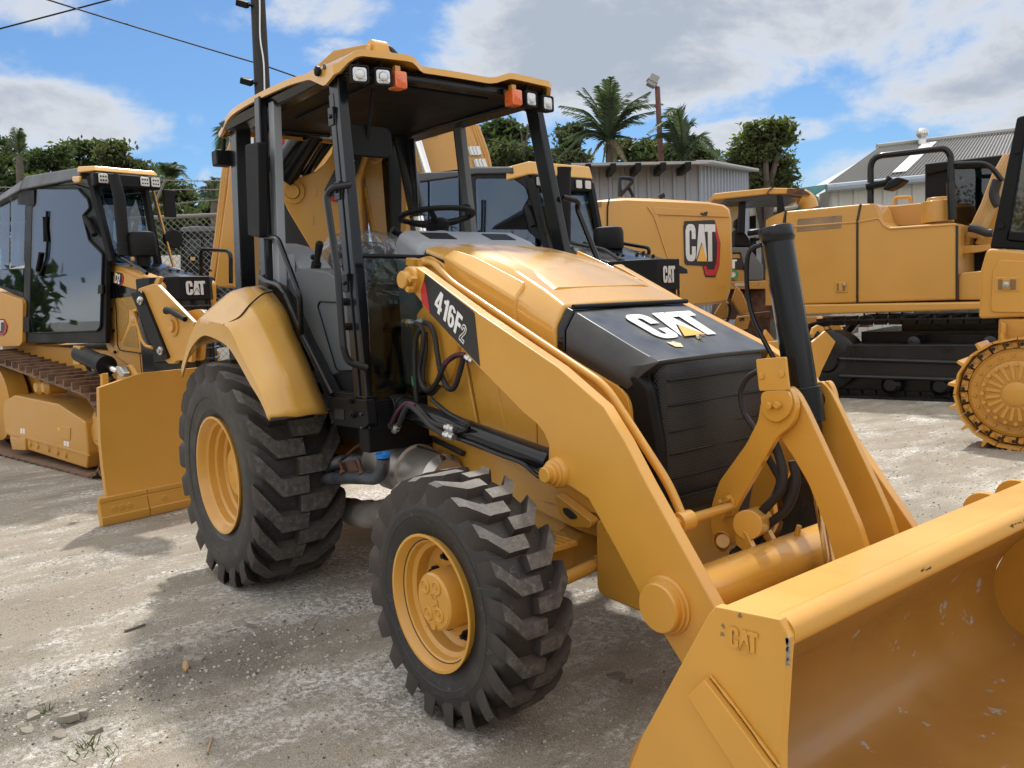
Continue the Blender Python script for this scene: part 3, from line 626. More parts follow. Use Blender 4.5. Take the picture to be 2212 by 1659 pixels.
# grille
m = MB(); rows = []
for z in (1.318, 1.25, 1.05, .85, .72):
    x = 2.672+.012*(1-((z-1.02)/.3)**2)
    rows.append([V((x-.035, -.335, z)), V((x, -.30, z)), V((x+.006, 0, z)), V((x, .30, z)), V((x-.035, .335, z))])
m.loft(rows, closed=False); gr = m.build('grille', GRI, BH, smooth=50)
so = gr.modifiers.new('thick', 'SOLIDIFY'); so.thickness = .012
m = MB()
for z in (1.235, 1.14, 1.04, .955, .86, .78): m.box((2.682, 0, z), (.012, .60, .009))
m.build('grille_bars', BLM, gr, bevel=.004)
for s in (-1, 1):
    m = MB(); pr = round_poly([V((2.52, s*.405, 1.24)), V((2.60, s*.400, 1.27)), V((2.66, s*.39, 1.22)), V((2.685, s*.37, 1.0)), V((2.685, s*.36, .70)), V((2.52, s*.40, .70))], .04); m.loft([[p for p in pr], [V((p.x+.0, p.y-s*.03, p.z+.01)) for p in pr], [V((p.x-.02, p.y-s*.09, p.z)) for p in pr]]); m.build('grille_side', BLM, gr, bevel=.012, seg=3)
m = MB(); m.box((2.45, 0, .98), (.36, .70, .62)); m.box((2.61, 0, .70), (.12, .66, .10)); m.build('radiator_box', DBK, BH)
for s in (-1, 1):
    m = MB(); m.prism(round_poly([V((2.06, s*.422, 1.40)), V((2.24, s*.422, 1.335)), V((2.585, s*.410, 1.195)), V((2.605, s*.410, .70)), V((2.06, s*.422, .70))], [.01, .01, .07, .01, .01]), (0, -s*.02, 0)); sp_ = m.build('radiator_side_panel', YEL, BH, bevel=.006)
    k = MB()
    for x, z in ((2.26, 1.31), (2.36, 1.27)): k.lathe([(.014, 0), (.012, .010), (0, .012)], (x, s*.422, z), (0, s, 0), 10)
    k.build('panel_bolts', YEL, sp_)
    m = MB(); m.prism([V((1.22, s*.430, 1.62)), V((1.50, s*.430, 1.55)), V((1.66, s*.430, .90)), V((1.22, s*.430, .90))], (0, -s*.06, 0)); m.build('loader_tower', YEL, BH, bevel=.008)
    m = MB(); m.prism([V((1.515, s*.425, 1.55)), V((2.055, s*.425, 1.40)), V((2.055, s*.425, .80)), V((1.68, s*.425, .88))], (0, -s*.05, 0)); m.build('engine_side_panel', YEL, BH, bevel=.008)
    if s < 0:
        m = MB(); m.prism([V((1.70, -.43, 1.25)), V((1.80, -.43, 1.20)), V((1.86, -.43, .95)), V((1.76, -.43, .95))], (0, .01, 0)); m.build('panel_flute', YEL, BH, bevel=.004)
    m = MB(); m.prism(round_poly([V((1.20, s*.40, .93)), V((2.05, s*.40, .88)), V((2.45, s*.40, .80)), V((2.55, s*.40, .60)), V((2.30, s*.40, .60)), V((1.9, s*.40, .66)), V((1.2, s*.40, .68))], .04), (0, -s*.10, 0)); m.build('frame_rail', YEL, BH, bevel=.008)
m = MB(); m.lathe([(.0, .02), (.20, .02), (.205, .012), (.205, 0)], (1.335, -.428, 1.36), (0, -1, 0), 48); m.build('tower_disc', YEL, BH)
# front counterweight, axle, steering rod, tow bracket
m = MB(); cwp = PY(-.46, (1286, 1128), (1300, 1120), (1400, 1150), (1395, 1322), (1380, 1322), (1297, 1287), (1288, 1270)); m.prism(round_poly(cwp, .02), (0, .5, 0)); m.build('front_block', YEL, BH, bevel=.012, seg=3)
m = MB(); m.loft([[V((2.2+a*.07, y, zc+b*hh)) for a, b in ((-1, -1), (1, -1), (1, 1), (-1, 1))] for y, zc, hh in ((-.78, .47, .10), (-.5, .47, .08), (-.2, .52, .11), (.2, .52, .11), (.5, .47, .08), (.78, .47, .10))]); m.box((2.2, 0, .66), (.3, .5, .2)); m.build('front_axle', YEL, BH, bevel=.015)
m = MB(); m.cyl((2.40, -.72, .47), (2.40, -.42, .50), .026); m.cyl((2.40, -.42, .50), (2.40, -.36, .505), .034, .034, 10); m.ball((2.40, -.70, .47), .04); m.build('steering_rod', YEL, BH)
m = MB(); m.box((2.30, -.55, .585), (.10, .14, .02))
for k in range(4): m.box((2.30, -.60+k*.03, .60), (.09, .008, .014))
m.build('axle_step', YEL, BH, bevel=.002)
tb_ = PY(-.47, *zz(Z5, (18, 1040), (40, 1050), (195, 1170), (190, 1200), (110, 1195), (40, 1130))); m = MB(); m.prism(round_poly(tb_, .015), (0, .05, 0)); tbk = m.build('tow_bracket', YEL, BH, bevel=.005)
m = MB(); m.prism(round_poly(PY(-.475, *zz(Z5, (58, 1105), (85, 1105), (130, 1150), (100, 1160), (65, 1130))), .012), (0, .01, 0)); m.build('bracket_slot', DBK, tbk)
m = MB(); m.box((.8, 0, .66), (2.6, .62, .28)); m.cyl((0, -.75, .64), (0, .75, .64), .14, .14, 24); m.box((-.9, 0, .75), (.5, .9, .7)); m.build('chassis', YED, BH, bevel=.02)
# ---- loader arms
arm = zz(Z4, (95, 262), (150, 298), (500, 560), (1000, 900), (1285, 1150), (1420, 1370), (1560, 1640))+[(1546, 1316), (1600, 1440), (1580, 1530), (1530, 1520)]+zz(Z6, (435, 1000), (250, 700), (90, 400))+[(1293, 1118), (1270, 1077), (1233, 1052), (1204, 1040), (1184, 1000)]+zz(Z4, (940, 1390), (905, 1310), (860, 1255), (780, 1190), (500, 905), (190, 560), (110, 455), (55, 390), (40, 330), (60, 285))
A3 = PY(-.66, *arm)
def loader_arm(s):
    T = (lambda p: V((p.x, -p.y, p.z))) if s > 0 else (lambda p: p.copy())
    m = MB(); m.prism([T(p) for p in A3], (0, -s*.052, 0)); a = m.build('loader_arm', YEL, BH, bevel=.005)
    def boss(u, v, prof, y0=-.66, name='pivot_pin', mat=YEL):
        c = T(on(u, v, 1, y0)); k = MB(); k.lathe(prof, c, (0, s, 0), 36); return k.build(name, mat, a)
    boss(891, 604, [(.060, -.01), (.060, .018), (.054, .024), (.040, .024), (.040, .055), (.036, .06), (.0, .06)])
    b = boss(1206, 1020, [(.060, -.01), (.058, .012), (.050, .022), (.050, .030), (.040, .034), (.040, .046), (.030, .05), (.030, .07), (.026, .074), (0, .074)])
    boss(1440, 1307, [(.100, -.01), (.100, .006), (.092, .010), (.092, .020), (.084, .022), (.083, .042), (.078, .048), (0, .048)])
    if s < 0:
        k = MB()
        for x, y in ((98, 340), (82, 405)): c = on(*Z4(x, y), 1, -.684); k.cyl(c, c-Yv*.03, .016, .014, 6)
        k.build('pivot_bolts', YEL, a)
        d = MB(); d.prism(PY(-.6615, *zz(Z4, (160, 305), (462, 545), (470, 560), (505, 892), (188, 556), (140, 430))), (0, -.0012, 0)); d.build('arm_decal', DBK, a)
        d = MB(); d.prism(PY(-.6630, *zz(Z4, (150, 352), (163, 380), (190, 552), (140, 490), (132, 420))), (0, -.0012, 0)); d.build('decal_red_wedge', RED, a)
        def lp(x, y):
            u = 215+x*70+y*25; v = 530+x*80-y*130
            return on(*Z4(u, v), 1, -.6640)
        d = MB(); model_number(d, lambda x, y: lp(x*.97, y), -Yv); d.build('arm_lettering', WHI, a)
        d = MB()
        two = [(0, .62), (.02, .80), (.14, .95), (.30, .97), (.44, .88), (.48, .72), (.42, .55), (.16, .16), (.47, .16), (.47, .0), (-.04, .0), (-.04, .14), (.27, .56), (.32, .70), (.27, .80), (.19, .80), (.14, .72), (.14, .62)]
        q = [lp(2.33+x*.80, y*.82-.04)-Yv*.001 for x, y in two]; d.tube(q+[q[0]], .0022, 6); d.build('arm_numeral_outline', WHI, a)
    return a
loader_arm(-1); loader_arm(1)
m = MB(); c0 = V((2.985, -.60, .545)); c1 = V((2.985, .60, .545)); m.cyl(c0, c1, .088, .088, 36); ct = m.build('cross_tube', YEL, BH)
m = MB()
for y in (-.16, .12):
    pass
for q in (((868, 1175), (930, 1225), (992, 1362), (930, 1320), (880, 1280)), ((1005, 1160), (1040, 1225), (1095, 1325), (1040, 1290), (1000, 1230))):
    yy = -.17 if q[0][0] < 900 else -.03
    m.prism(PY(yy, *zz(Z5, *q)), (0, .025, 0))
m.cyl(PY(-.16, Z5(935, 1185))[0], PY(-.0, Z5(990, 1165))[0], .055, .055, 28); m.build('tube_bracket', YEL, ct, bevel=.004)
m = MB(); p = PY(.05, Z5(1170, 1235))[0]; m.cyl(p, p+Zv*.04+Xv*.01, .012, .010, 8); m.build('grease_fitting', YEL, ct)
# lift cylinders
for s in (-1, 1):
    T = (lambda p: V((p.x, -p.y, p.z))) if s > 0 else (lambda p: p)
    r0, r1 = PY(-.585, (862, 878), (1194, 1000)); d = (r1-r0).normalized(); m = MB()
    m.cyl(T(r0), T(r1-d*.0), .052, .052, 32); m.cyl(T(r1-d*.03), T(r1+d*.01), .058, .058, 32); m.cyl(T(r0-d*.03), T(r0+d*.05), .060, .060, 28); m.cyl(T(r0+Yv*.06), T(r0-Yv*.06), .06, .06, 28); lc = m.build('lift_cylinder', BLK, BH, bevel=.004)
    if s < 0:
        k = MB(); k.tube(smooth_path([on(u, v, 1, y) for u, v, y in ((*Z4(200, 1100), -.62), (*Z4(300, 1185), -.645), (*Z4(410, 1245), -.645), (*Z4(430, 1285), -.64), (*Z4(370, 1310), -.64))], 5), .010, 8)
        k.tube(smooth_path([on(u, v, 1, -.64) for u, v in zz(Z4, (345, 1345), (460, 1380), (600, 1440), (760, 1500), (840, 1560), (880, 1590), (900, 1570), (880, 1540))], 5), .009, 8); k.build('hard_line', BLK, lc)
# level rod
pth = PY(-.50, *zz(Z4, (90, 236), (150, 240), (205, 236), (252, 285), (330, 365), (1262, 992), (1330, 1065), (1700, 1640)))+PY(-.50, (1478, 1125))
m = MB(); m.tube(round_path(pth[1:], .06, 5), .0165, 12); m.box(pth[0], (.07, .05, .035), Matrix.Rotation(.2, 3, 'Y')); m.cyl(pth[1]-Yv*.02, pth[1]+Yv*.02, .022, .022, 12); e = pth[-1]; m.cyl(e-Yv*.035, e+Yv*.03, .034, .034, 20); m.cyl(e-Yv*.05, e-Yv*.03, .02, .02, 12)
m.tube([e, on(1580, 1094, 1, -.125)], .018, 12); m.build('level_rod', YEL, BH)
m = MB(); m.prism(round_poly(PY(-.47, *zz(Z4, (95, 215), (180, 195), (270, 250), (300, 330), (320, 400), (220, 330), (120, 280))), .02), (0, .02, 0)); m.build('rod_bracket', YEL, BH, bevel=.004)
# tilt linkage
lv = zz(Z5, (1000, 590), (985, 690), (930, 800), (800, 980), (768, 1080), (757, 1160), (772, 1250), (790, 1295), (825, 1312), (860, 1300), (884, 1250), (880, 1190), (868, 1130), (900, 1070), (1075, 770), (1130, 725), (1155, 690), (1170, 620), (1150, 560), (1130, 530))
lk = zz(Z5, (1095, 560), (1130, 522), (1172, 560), (1215, 640), (1335, 900), (1400, 1040), (1465, 1190), (1520, 1360), (1480, 1520), (1390, 1520), (1360, 1390), (1310, 1210), (1225, 990), (1150, 860), (1085, 765))
m = MB(); m.prism(round_poly(PY(-.125, *lv), .02), (0, .03, 0)); lev = m.build('tilt_lever', YEL, BH, bevel=.004)
k = MB(); k.prism(round_poly(PY(-.140, *zz(Z5, (975, 400), (1115, 388), (1130, 520), (1132, 545), (995, 550), (990, 540))), .006), (0, .012, 0))
for x, y in ((1003, 480), (1098, 470)): p = PY(-.141, Z5(x, y))[0]; k.cyl(p, p-Yv*.004, .012, .012, 10)
k.prism(round_poly(PY(-.140, *zz(Z5, (995, 552), (1132, 545), (1146, 620), (1125, 670), (1080, 700), (1035, 690), (1005, 650))), .03), (0, .014, 0)); k.build('lever_guard', YEL, lev, bevel=.003)
k = MB()
for x, y in ((1048, 618), (1085, 615)): p = PY(-.141, Z5(x, y))[0]; k.cyl(p, p-Yv*.02, .015, .013, 6)
k.cyl(on(*Z5(820, 1262), 1, -.126), on(*Z5(820, 1262), 1, -.165), .028, .026, 20)
k.lathe([(.045, 0), (.045, .012), (.036, .014), (.036, .0)], on(*Z5(822, 1262), 1, -.125), (0, -1, 0), 28)
k.prism(round_poly(PY(-.126, *zz(Z5, (812, 1085), (855, 1035), (880, 1075), (875, 1140), (830, 1145))), .01), (0, -.012, 0))
for x, y in ((813, 1075), (852, 1056), (828, 1140)): p = PY(-.135, Z5(x, y))[0]; k.cyl(p, p-Yv*.02, .012, .011, 6)
k.build('lever_pins', YEL, lev, bevel=.002)
m = MB(); m.prism(round_poly(PY(-.09, *lk), .02), (0, .03, 0)); m.build('bucket_link', YEL, BH, bevel=.004)
L2 = [V((p.x, p.y+.20, p.z)) for p in PY(-.09, *lk)]; m = MB(); m.prism(round_poly(L2, .02), (0, .03, 0)); m.build('bucket_link', YEL, BH, bevel=.004)
L3 = [V((p.x, .125, p.z)) for p in PY(-.125, *lv)]; m = MB(); m.prism(round_poly(L3, .02), (0, .03, 0)); m.build('tilt_lever', YEL, BH, bevel=.004)
t0, t1, t2, t3 = [on(u, v, 1, .035) for u, v in ((1675, 492), (1735, 855), (1735, 940), (1768, 1245))]; d = (t1-t0).normalized(); m = MB()
m.lathe([(0, .006), (.050, .006), (.052, -.002), (.061, -.002), (.063, .002), (.063, .045), (.060, .052), (.0565, .056), (.0565, (t1-t0).length)], t0, d, 40); m.cyl(t1-d*.03, t1+d*.10, .068, .064, 32); m.cyl(t1+d*.10, t1+d*.16, .05, .045, 24); m.cyl(t1+d*.02-Yv*.10, t1+d*.02+Yv*.10, .04, .04, 24); tc_ = m.build('tilt_cylinder', BLK, BH, bevel=.004)
k = MB(); k.cyl(t1+d*.12, t1+d*.95, .0235, .0235, 24); k.build('cylinder_rod', CHR, tc_)
k = MB(); k.tube(smooth_path([t0+V((-.02, -.06, -.06)), t0+V((-.07, -.075, -.10)), t0+V((-.06, -.075, -.3)), t1+V((-.07, -.06, .12))], 6), .009, 8); k.build('cylinder_tube', BLK, tc_)
m = MB(); m.tube(smooth_path(PY(-.03, *zz(Z5, (985, 455), (935, 490), (905, 560), (920, 650), (960, 715), (1010, 800))), 6), .011, 10); m.tube(smooth_path(PY(-.05, *zz(Z5, (1060, 790), (1090, 870), (1105, 960), (1080, 1040), (1000, 1130), (945, 1230))), 6), .017, 12); m.tube(smooth_path(PY(-.02, *zz(Z5, (1150, 880), (1165, 990), (1120, 1110), (1030, 1190), (965, 1290))), 6), .017, 12); m.tube(smooth_path(PY(-.02, *zz(Z5, (1020, 840), (1070, 930), (1090, 980), (1060, 1060))), 6), .014, 12)
hs = m.build('tilt_hose', HOS, BH)
# ---- side hoses
Z7 = lambda x, y: (378+.2929*x, 594+.2929*y)
def hose(pts, y, r=.013, mat=HOS, name='hydraulic_hose'):
    k = MB(); k.tube(smooth_path([on(*Z7(p[0], p[1]), 1, p[2] if len(p) > 2 else y) for p in pts], 6), r, 10); return k.build(name, mat, BH)
h1 = hose([(1735, 352), (1800, 372), (1832, 440), (1822, 560), (1800, 700), (1820, 810), (1870, 855), (1930, 790), (1990, 660), (2060, 600), (2120, 590), (2160, 615)], -.50)
hose([(1735, 352), (1800, 372), (1830, 430)], -.498, .0135); hose([(1990, 660), (2050, 598), (2120, 586), (2150, 605)], -.512, .0075, HOP, 'hose_marking')
hose([(1820, 345), (1880, 370), (1915, 450), (1935, 580), (1960, 720), (2010, 830), (2060, 830), (2100, 720), (2130, 600)], -.48)
hose([(1800, 400), (1770, 500), (1765, 650), (1770, 800), (1780, 930)], -.52); hose([(1850, 420), (1850, 560), (1830, 720), (1840, 830), (1890, 880), (1950, 820)], -.485, .010)
hose([(1580, 1130), (1640, 1010), (1710, 950), (1790, 980), (1870, 1070), (1950, 1110), (2030, 1125)], -.645, .013); hose([(1640, 1130), (1690, 1010), (1730, 965), (1800, 1020), (1880, 1110), (1960, 1165), (2020, 1190)], -.66, .013)
hose([(1590, 1105), (1645, 1000), (1712, 942), (1770, 960)], -.657, .007, HOP, 'hose_marking')
k = MB()
for pts, y in ((((1710, 350), (1775, 358)), -.50), (((1800, 338), (1840, 350)), -.48), (((2000, 1122), (2065, 1138)), -.645), (((1990, 1175), (2060, 1200)), -.66), (((2150, 605), (2200, 640)), -.51), (((1560, 1150), (1595, 1105)), -.645), (((1615, 1150), (1650, 1105)), -.66)):
    a, b = [on(*Z7(*p), 1, y) for p in pts]; k.cyl(a, b, .0165, .0165, 8); k.cyl(lerp(a, b, .35), lerp(a, b, .6), .020, .020, 6)
k.build('hose_fitting', STL, BH)
k = MB(); a, b = [on(*Z7(*p), 1, -.52) for p in ((1762, 745), (1768, 815))]; k.cyl(a, b, .0145, .0145, 12); k.build('hose_tag', GRN, BH)
k = MB(); a, b = [on(*Z7(*p), 1, -.50) for p in ((1690, 350), (1725, 352))]; k.cyl(a, b, .02, .02, 6); k.prism(PY(-.44, *zz(Z7, (1740, 380), (1830, 380), (1830, 520), (1780, 520))), (0, .02, 0)); k.build('hose_bracket', YEL, BH)
# ---- exhaust canister
c0, c1 = V((.84, -.50, .745)), V((1.48, -.50, .715)); d = (c1-c0).normalized(); m = MB()
m.lathe([(0, -.02), (.06, -.02), (.11, 0), (.125, .02), (.125, .14), (.131, .145), (.131, .18), (.125, .185), (.125, .33), (.14, .335), (.14, .375), (.128, .38), (.128, .60), (.10, .64), (0, .65)], c0, d, 44); mf = m.build('exhaust_canister', MUF, BH, smooth=30)
k = MB(); k.tube(round_path([on(u, v, 1, -.71) for u, v in ((690, 1028), (700, 1034), (760, 1032), (812, 1034), (826, 1020), (828, 990))], .05, 6), .032, 20); k.tube(smooth_path([on(690, 1028, 1, -.71), V((.62, -.66, .72)), V((.70, -.58, .74)), V((.85, -.5, .745))], 6), .034, 16); k.build('exhaust_pipe', HEA, mf)
p = on(828, 984, 1, -.71); k = MB(); k.lathe([(.034, -.010), (.036, .0), (.040, .009), (.036, .012), (.030, .004), (0, .003)], p, (0, 0, 1), 28); k.build('pipe_cap', BLU, mf)
k = MB()
for u, v, u2, v2 in ((742, 1022, 733, 994), (783, 1024, 772, 990)):
    a, b = on(u, v, 1, -.72), on(u2, v2, 1, -.72); k.cyl(a, lerp(a, b, .25), .02, .016, 12); k.cyl(lerp(a, b, .25), b, .009, .009, 8)
k.prism(PY(-.70, (735, 1000), (765, 996), (775, 1015), (752, 1030)), (0, .008, 0)); k.tube(smooth_path([on(u, v, 1, y) for u, v, y in ((735, 995, -.72), (748, 985, -.66), (770, 965, -.60), (800, 952, -.55))], 5), .008, 8); k.build('exhaust_sensor', RST, mf)
k = MB(); k.tube(smooth_path([on(u, v, 1, y) for u, v, y in ((800, 952, -.55), (840, 948, -.5), (880, 958, -.5), (930, 975, -.5), (960, 990, -.52))], 5), .010, 8); k.tube(smooth_path([V((1.0, -.36, .86)), V((1.2, -.40, .88)), V((1.5, -.42, .84))], 5), .014, 8); k.build('wiring', HOS, mf)
m = MB(); q = [on(u, v, 1, -.48) for u, v in ((745, 1095), (770, 1108), (800, 1110), (850, 1100), (930, 1060))]; m.tube(smooth_path(q, 6), [.035]+[.062]*3+[.078]*3+[.072]*3+[.08]*3+[.07]*12+[.07], 20); m.build('insulated_pipe', FOI, BH)
m = MB(); m.prism(PY(-.34, (700, 905), (905, 880), (1180, 960), (1180, 1010), (960, 1010), (720, 960)), (0, .1, 0)); m.build('engine_block', YED, BH)
# ---- bucket
BW = 1.15
prof_in = [(3.735, .795), (3.66, .76), (3.57, .69), (3.47, .57), (3.39, .478), (3.32, .40), (3.275, .32), (3.262, .25), (3.272, .17), (3.305, .095), (3.36, .045), (3.44, .02), (3.60, .012), (4.20, .008)]
pin = smooth_path([V((x, 0, z)) for x, z in prof_in], 4)
def offs(pts, t):
    out = []
    for i in range(len(pts)):
        d = (pts[min(i+1, len(pts)-1)]-pts[max(i-1, 0)]).normalized(); out.append(pts[i]+V((-d.z, 0, d.x))*-t)
    return out
def solid(inner, outer, y0, y1):
    k = MB(); ring = inner+outer[::-1]; k.loft([[V((p.x, y0, p.z)) for p in ring], [V((p.x, y1, p.z)) for p in ring]]); return k
po = offs(pin, .02); 
if po[3].z < pin[3].z and po[3].x > pin[3].x: po = offs(pin, -.02)
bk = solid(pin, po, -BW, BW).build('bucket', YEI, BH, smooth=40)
side = [(3.565, .832), (3.735, .848), (3.757, .812), (3.752, .755), (3.737, .556), (3.735, .45), (3.80, .34), (4.14, .05), (4.14, .0), (3.44, -.012), (3.33, .03), (3.268, .11), (3.245, .20), (3.252, .26), (3.290, .35), (3.325, .425), (3.448, .64), (3.544, .806)]
for s in (-1, 1):
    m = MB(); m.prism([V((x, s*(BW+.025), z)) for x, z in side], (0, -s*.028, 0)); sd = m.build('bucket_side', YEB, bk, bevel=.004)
    pl = PY(-BW-.026, *zz(Z6, (485, 1140), (572, 1052), (715, 1235), (930, 1529), (800, 1640), (720, 1500)))
    k = MB(); k.prism([V((p.x, s*(BW+.0265), p.z)) for p in pl], (0, s*.022, 0)); k.build('side_wear_plate', YEB, sd, bevel=.004)
    if s < 0:
        fp = lambda x, y: on(*Z6(672+x*86, 893+x*24-y*108), 1, -BW-.0265)
        k = MB(); letters(k, [CAT_C, CAT_A, CAT_T], fp, -Yv, .0016); k.build('bucket_emblem', YEB, sd)
        k = MB(); q = [fp(x, y)-Yv*.003 for x, y in ((.55, -.10), (.93, .40), (1.35, -.08))]; k.tube([q[0], q[1], q[2], q[0]], .0012, 6); k.build('emblem_triangle', YEB, sd)
def bead(pts, r, name, par, mat=YEB):
    rnd = random.Random(4); k = MB(); q = smooth_path(pts, 10); k.tube(q, [r*rnd.uniform(.7, 1.3) for _ in q], 6); return k.build(name, mat, par)
wpx = PY(-BW-.029, *zz(Z6, (572, 1052), (715, 1235), (930, 1529))); bead([p+V((.003, 0, .003)) for p in wpx], .0042, 'weld_bead', bk); wpx = PY(-BW-.029, *zz(Z6, (485, 1140), (720, 1500))); bead(wpx, .003, 'weld_bead', bk)
def blot(u, v, r, y, name, mat, par, n=9, st=1.):
    rnd = random.Random(int(u*3+v)); c = on(u, v, 1, y); k = MB(); k.prism([c+V((cos(a)*r*rnd.uniform(.35, 1.1), 0, sin(a)*r*st*rnd.uniform(.35, 1.1))) for a in [2*pi*i/n for i in range(n)]], (0, .0006, 0)); return k.build(name, mat, par, smooth=0)
SMU = mk('grey_smudge', (.20, .155, .085), .6, var=.3, vs=60); CHP = mk('bare_chip', (.30, .29, .27), .45, metal=.5, var=.4, vs=80); BLS = mk('black_scuff', (.03, .028, .025), .7)
for u, v, r in ((1598, 1330, .008), (1562, 1352, .007), (1560, 1369, .009), (1585, 1368, .004)): blot(u, v, r, -BW-.0262, 'smudge', SMU, bk)
for y0, x0, l in ((-.55, 3.757, .05), (-.52, 3.757, .02), (.05, 3.757, .10), (.10, 3.757, .04), (.62, 3.757, .12), (.30, 3.756, .03)):
    rnd = random.Random(int(y0*100)+7); k = MB()
    for i in range(int(l*160)): c = V((3.7225+.0365*cos(.2), y0+rnd.uniform(-l, l)*.6, .810+.0365*sin(.2)+rnd.uniform(-.005, .005))); a = rnd.uniform(.001, .004); k.box(c, (.0012, a*3, a))
    k.build('paint_scuff', BLS, bk, smooth=0)
k = MB(); rnd = random.Random(9)
for i in range(26): c = V((3.758-.006*rnd.random(), -BW-.024, .812-.06*rnd.random())); k.box(c, (.006*rnd.random()+.002, .004, .007*rnd.random()+.002))
k.build('edge_chip', CHP, bk, smooth=0)
m = MB(); m.hexa([V((3.565, -BW, .826)), V((3.735, -BW, .838)), V((3.735, -BW, .81)), V((3.58, -BW, .70))], [V((3.565, BW, .826)), V((3.735, BW, .838)), V((3.735, BW, .81)), V((3.58, BW, .70))]); m.build('bucket_top_plate', YEB, bk, bevel=.006)
m = MB(); m.cyl((3.722, -BW, .810), (3.722, BW, .810), .036, .036, 28); m.build('bucket_lip_tube', YEB, bk)
m = MB(); m.prism([V((3.9, -BW-.03, -.01)), V((4.32, -BW-.03, .0)), V((4.32, -BW-.03, .012)), V((3.9, -BW-.03, .02))], (0, 2*BW+.06, 0)); m.build('cutting_edge', YEB, bk, bevel=.003)
m = MB()
for y in (-.22, -.04, .16, .34): m.prism(round_poly([V((3.38, y, .54)), V((3.24, y, .34)), V((3.17, y, .26)), V((3.08, y, .34)), V((3.12, y, .50)), V((3.26, y, .58))], .04), (0, .025, 0))
m.build('bucket_ears', YEB, bk, bevel=.004)
for y in (.35, .62):
    m = MB(); m.cyl((3.535, y, .752), (3.535, y+.03, .752), .072, .072, 28); m.build('bucket_knob', YEB, bk, bevel=.004)
# ---- folded backhoe boom behind the cab
BN = V((-RT.y, RT.x, 0)).normalized(); BD0 = CAM.dot(BN)+6.15
def PB(d, *uv): return [onp(u, v, BN*(BD0+d), BN) for u, v in uv]
bm_ = PB(0, *zz(Z2, (445, 925), (560, 882), (680, 840), (740, 790), (790, 720), (800, 640), (830, 560), (980, 520), (1060, 640), (1010, 800), (985, 900), (1000, 1290), (960, 1700), (760, 1660), (665, 1375), (500, 1100), (450, 990)))
m = MB(); m.prism(bm_, BN*.26); bo = m.build('hoe_boom', YEL, BH, bevel=.01)
k = MB(); k.lathe([(.085, -.02), (.085, .015), (.055, .02), (.055, .0), (.05, .0), (.05, .03), (0, .032)], PB(0, Z2(535, 975))[0], -BN, 32)
for x, y in ((680, 975), (658, 1160)): k.prism(round_poly(PB(-.004, *[Z2(x+a, y+b) for a, b in ((-12, -30), (12, -30), (14, 30), (-12, 35))]), .02), BN*.003)
k.build('boom_pin', YEL, bo)
k = MB(); k.prism(PB(-.012, *zz(Z2, (742, 965), (850, 750), (900, 660), (1000, 640), (1003, 715), (960, 850), (880, 1008), (778, 1005))), BN*-.002); k.build('boom_decal', DBK, bo)
k = MB(); k.prism(PB(-.014, *zz(Z2, (776, 1006), (872, 1010), (868, 1048), (790, 1040))), BN*-.002); k.build('boom_decal_red', RED, bo)
k = MB(); model_number(k, lambda x, y: PB(-.018, Z2(812+x*30+y*62, 930-x*82+y*26))[0], -BN); k.build('boom_lettering', WHI, bo)
m = MB(); sy = .1; m.prism(PB(sy, *zz(Z2, (1005, 860), (1035, 720), (1060, 680), (1110, 660), (1140, 690), (1290, 640), (1290, 1500), (1110, 1500), (1085, 1310), (1015, 960))), BN*.2); stk = m.build('hoe_stick', YEL, BH, bevel=.008)
k = MB(); k.lathe([(.055, -.01), (.055, .02), (.035, .022), (.035, -.01)], PB(sy, Z2(1083, 745))[0], -BN, 28)
k.build('stick_pin', YEL, stk)
k = MB()
for t in range(26): p = lerp(PB(sy+.02, Z2(1015, 955))[0], PB(sy+.02, Z2(1085, 1315))[0], t/25); k.ball(p, .028, 8, 6)
k.build('stick_teeth', YEL, stk)
m = MB(); a, b = PB(.0, Z2(450, 885), Z2(690, 520)); m.cyl(a, b, .105, .105, 28); a, b = PB(.12, Z2(600, 870), Z2(780, 560)); m.cyl(a, b, .05, .05, 16); a, b = PB(.12, Z2(640, 850), Z2(790, 640)); m.cyl(a, b, .025, .025, 12); a, b = PB(-.1, (868, 296), (903, 468)); m.cyl(a, b, .06, .06, 20); a, b = PB(-.25, (889, 300), (899, 460)); m.cyl(a, b, .022, .022, 10); m.build('boom_cylinder', BLK, BH)
m = MB(); a, b = PB(-.1, (903, 468), (914, 525)); m.cyl(a, b, .04, .04, 16); m.build('cylinder_rod', CHR, BH)
m = MB(); m.prism(PB(.1, *zz(Z2, (425, 985), (470, 1010), (540, 1160), (665, 1375), (720, 1650), (430, 1650))), BN*.2); m.build('swing_frame', DBK, BH)
m = MB(); p = PB(.1, (816, 108))[0]; m.prism([p+V((x, -.06, z)) for x, z in [(-.10, -.12)]+[(.05*cos(a)*1.3, .05*sin(a)*1.3) for a in [pi*k/8 for k in range(8, -1, -1)]]+[(.08, -.12)]], (0, .12, 0)); m.cyl(p-Yv*.08, p+Yv*.08, .03); m.build('boom_tip', YEL, BH, bevel=.004)
m = MB(); m.tube(smooth_path(PB(.1, (826, 120), (828, 104), (842, 104), (856, 118), (870, 140)), 5), .016, 10); m.build('boom_hose', HOS, BH)
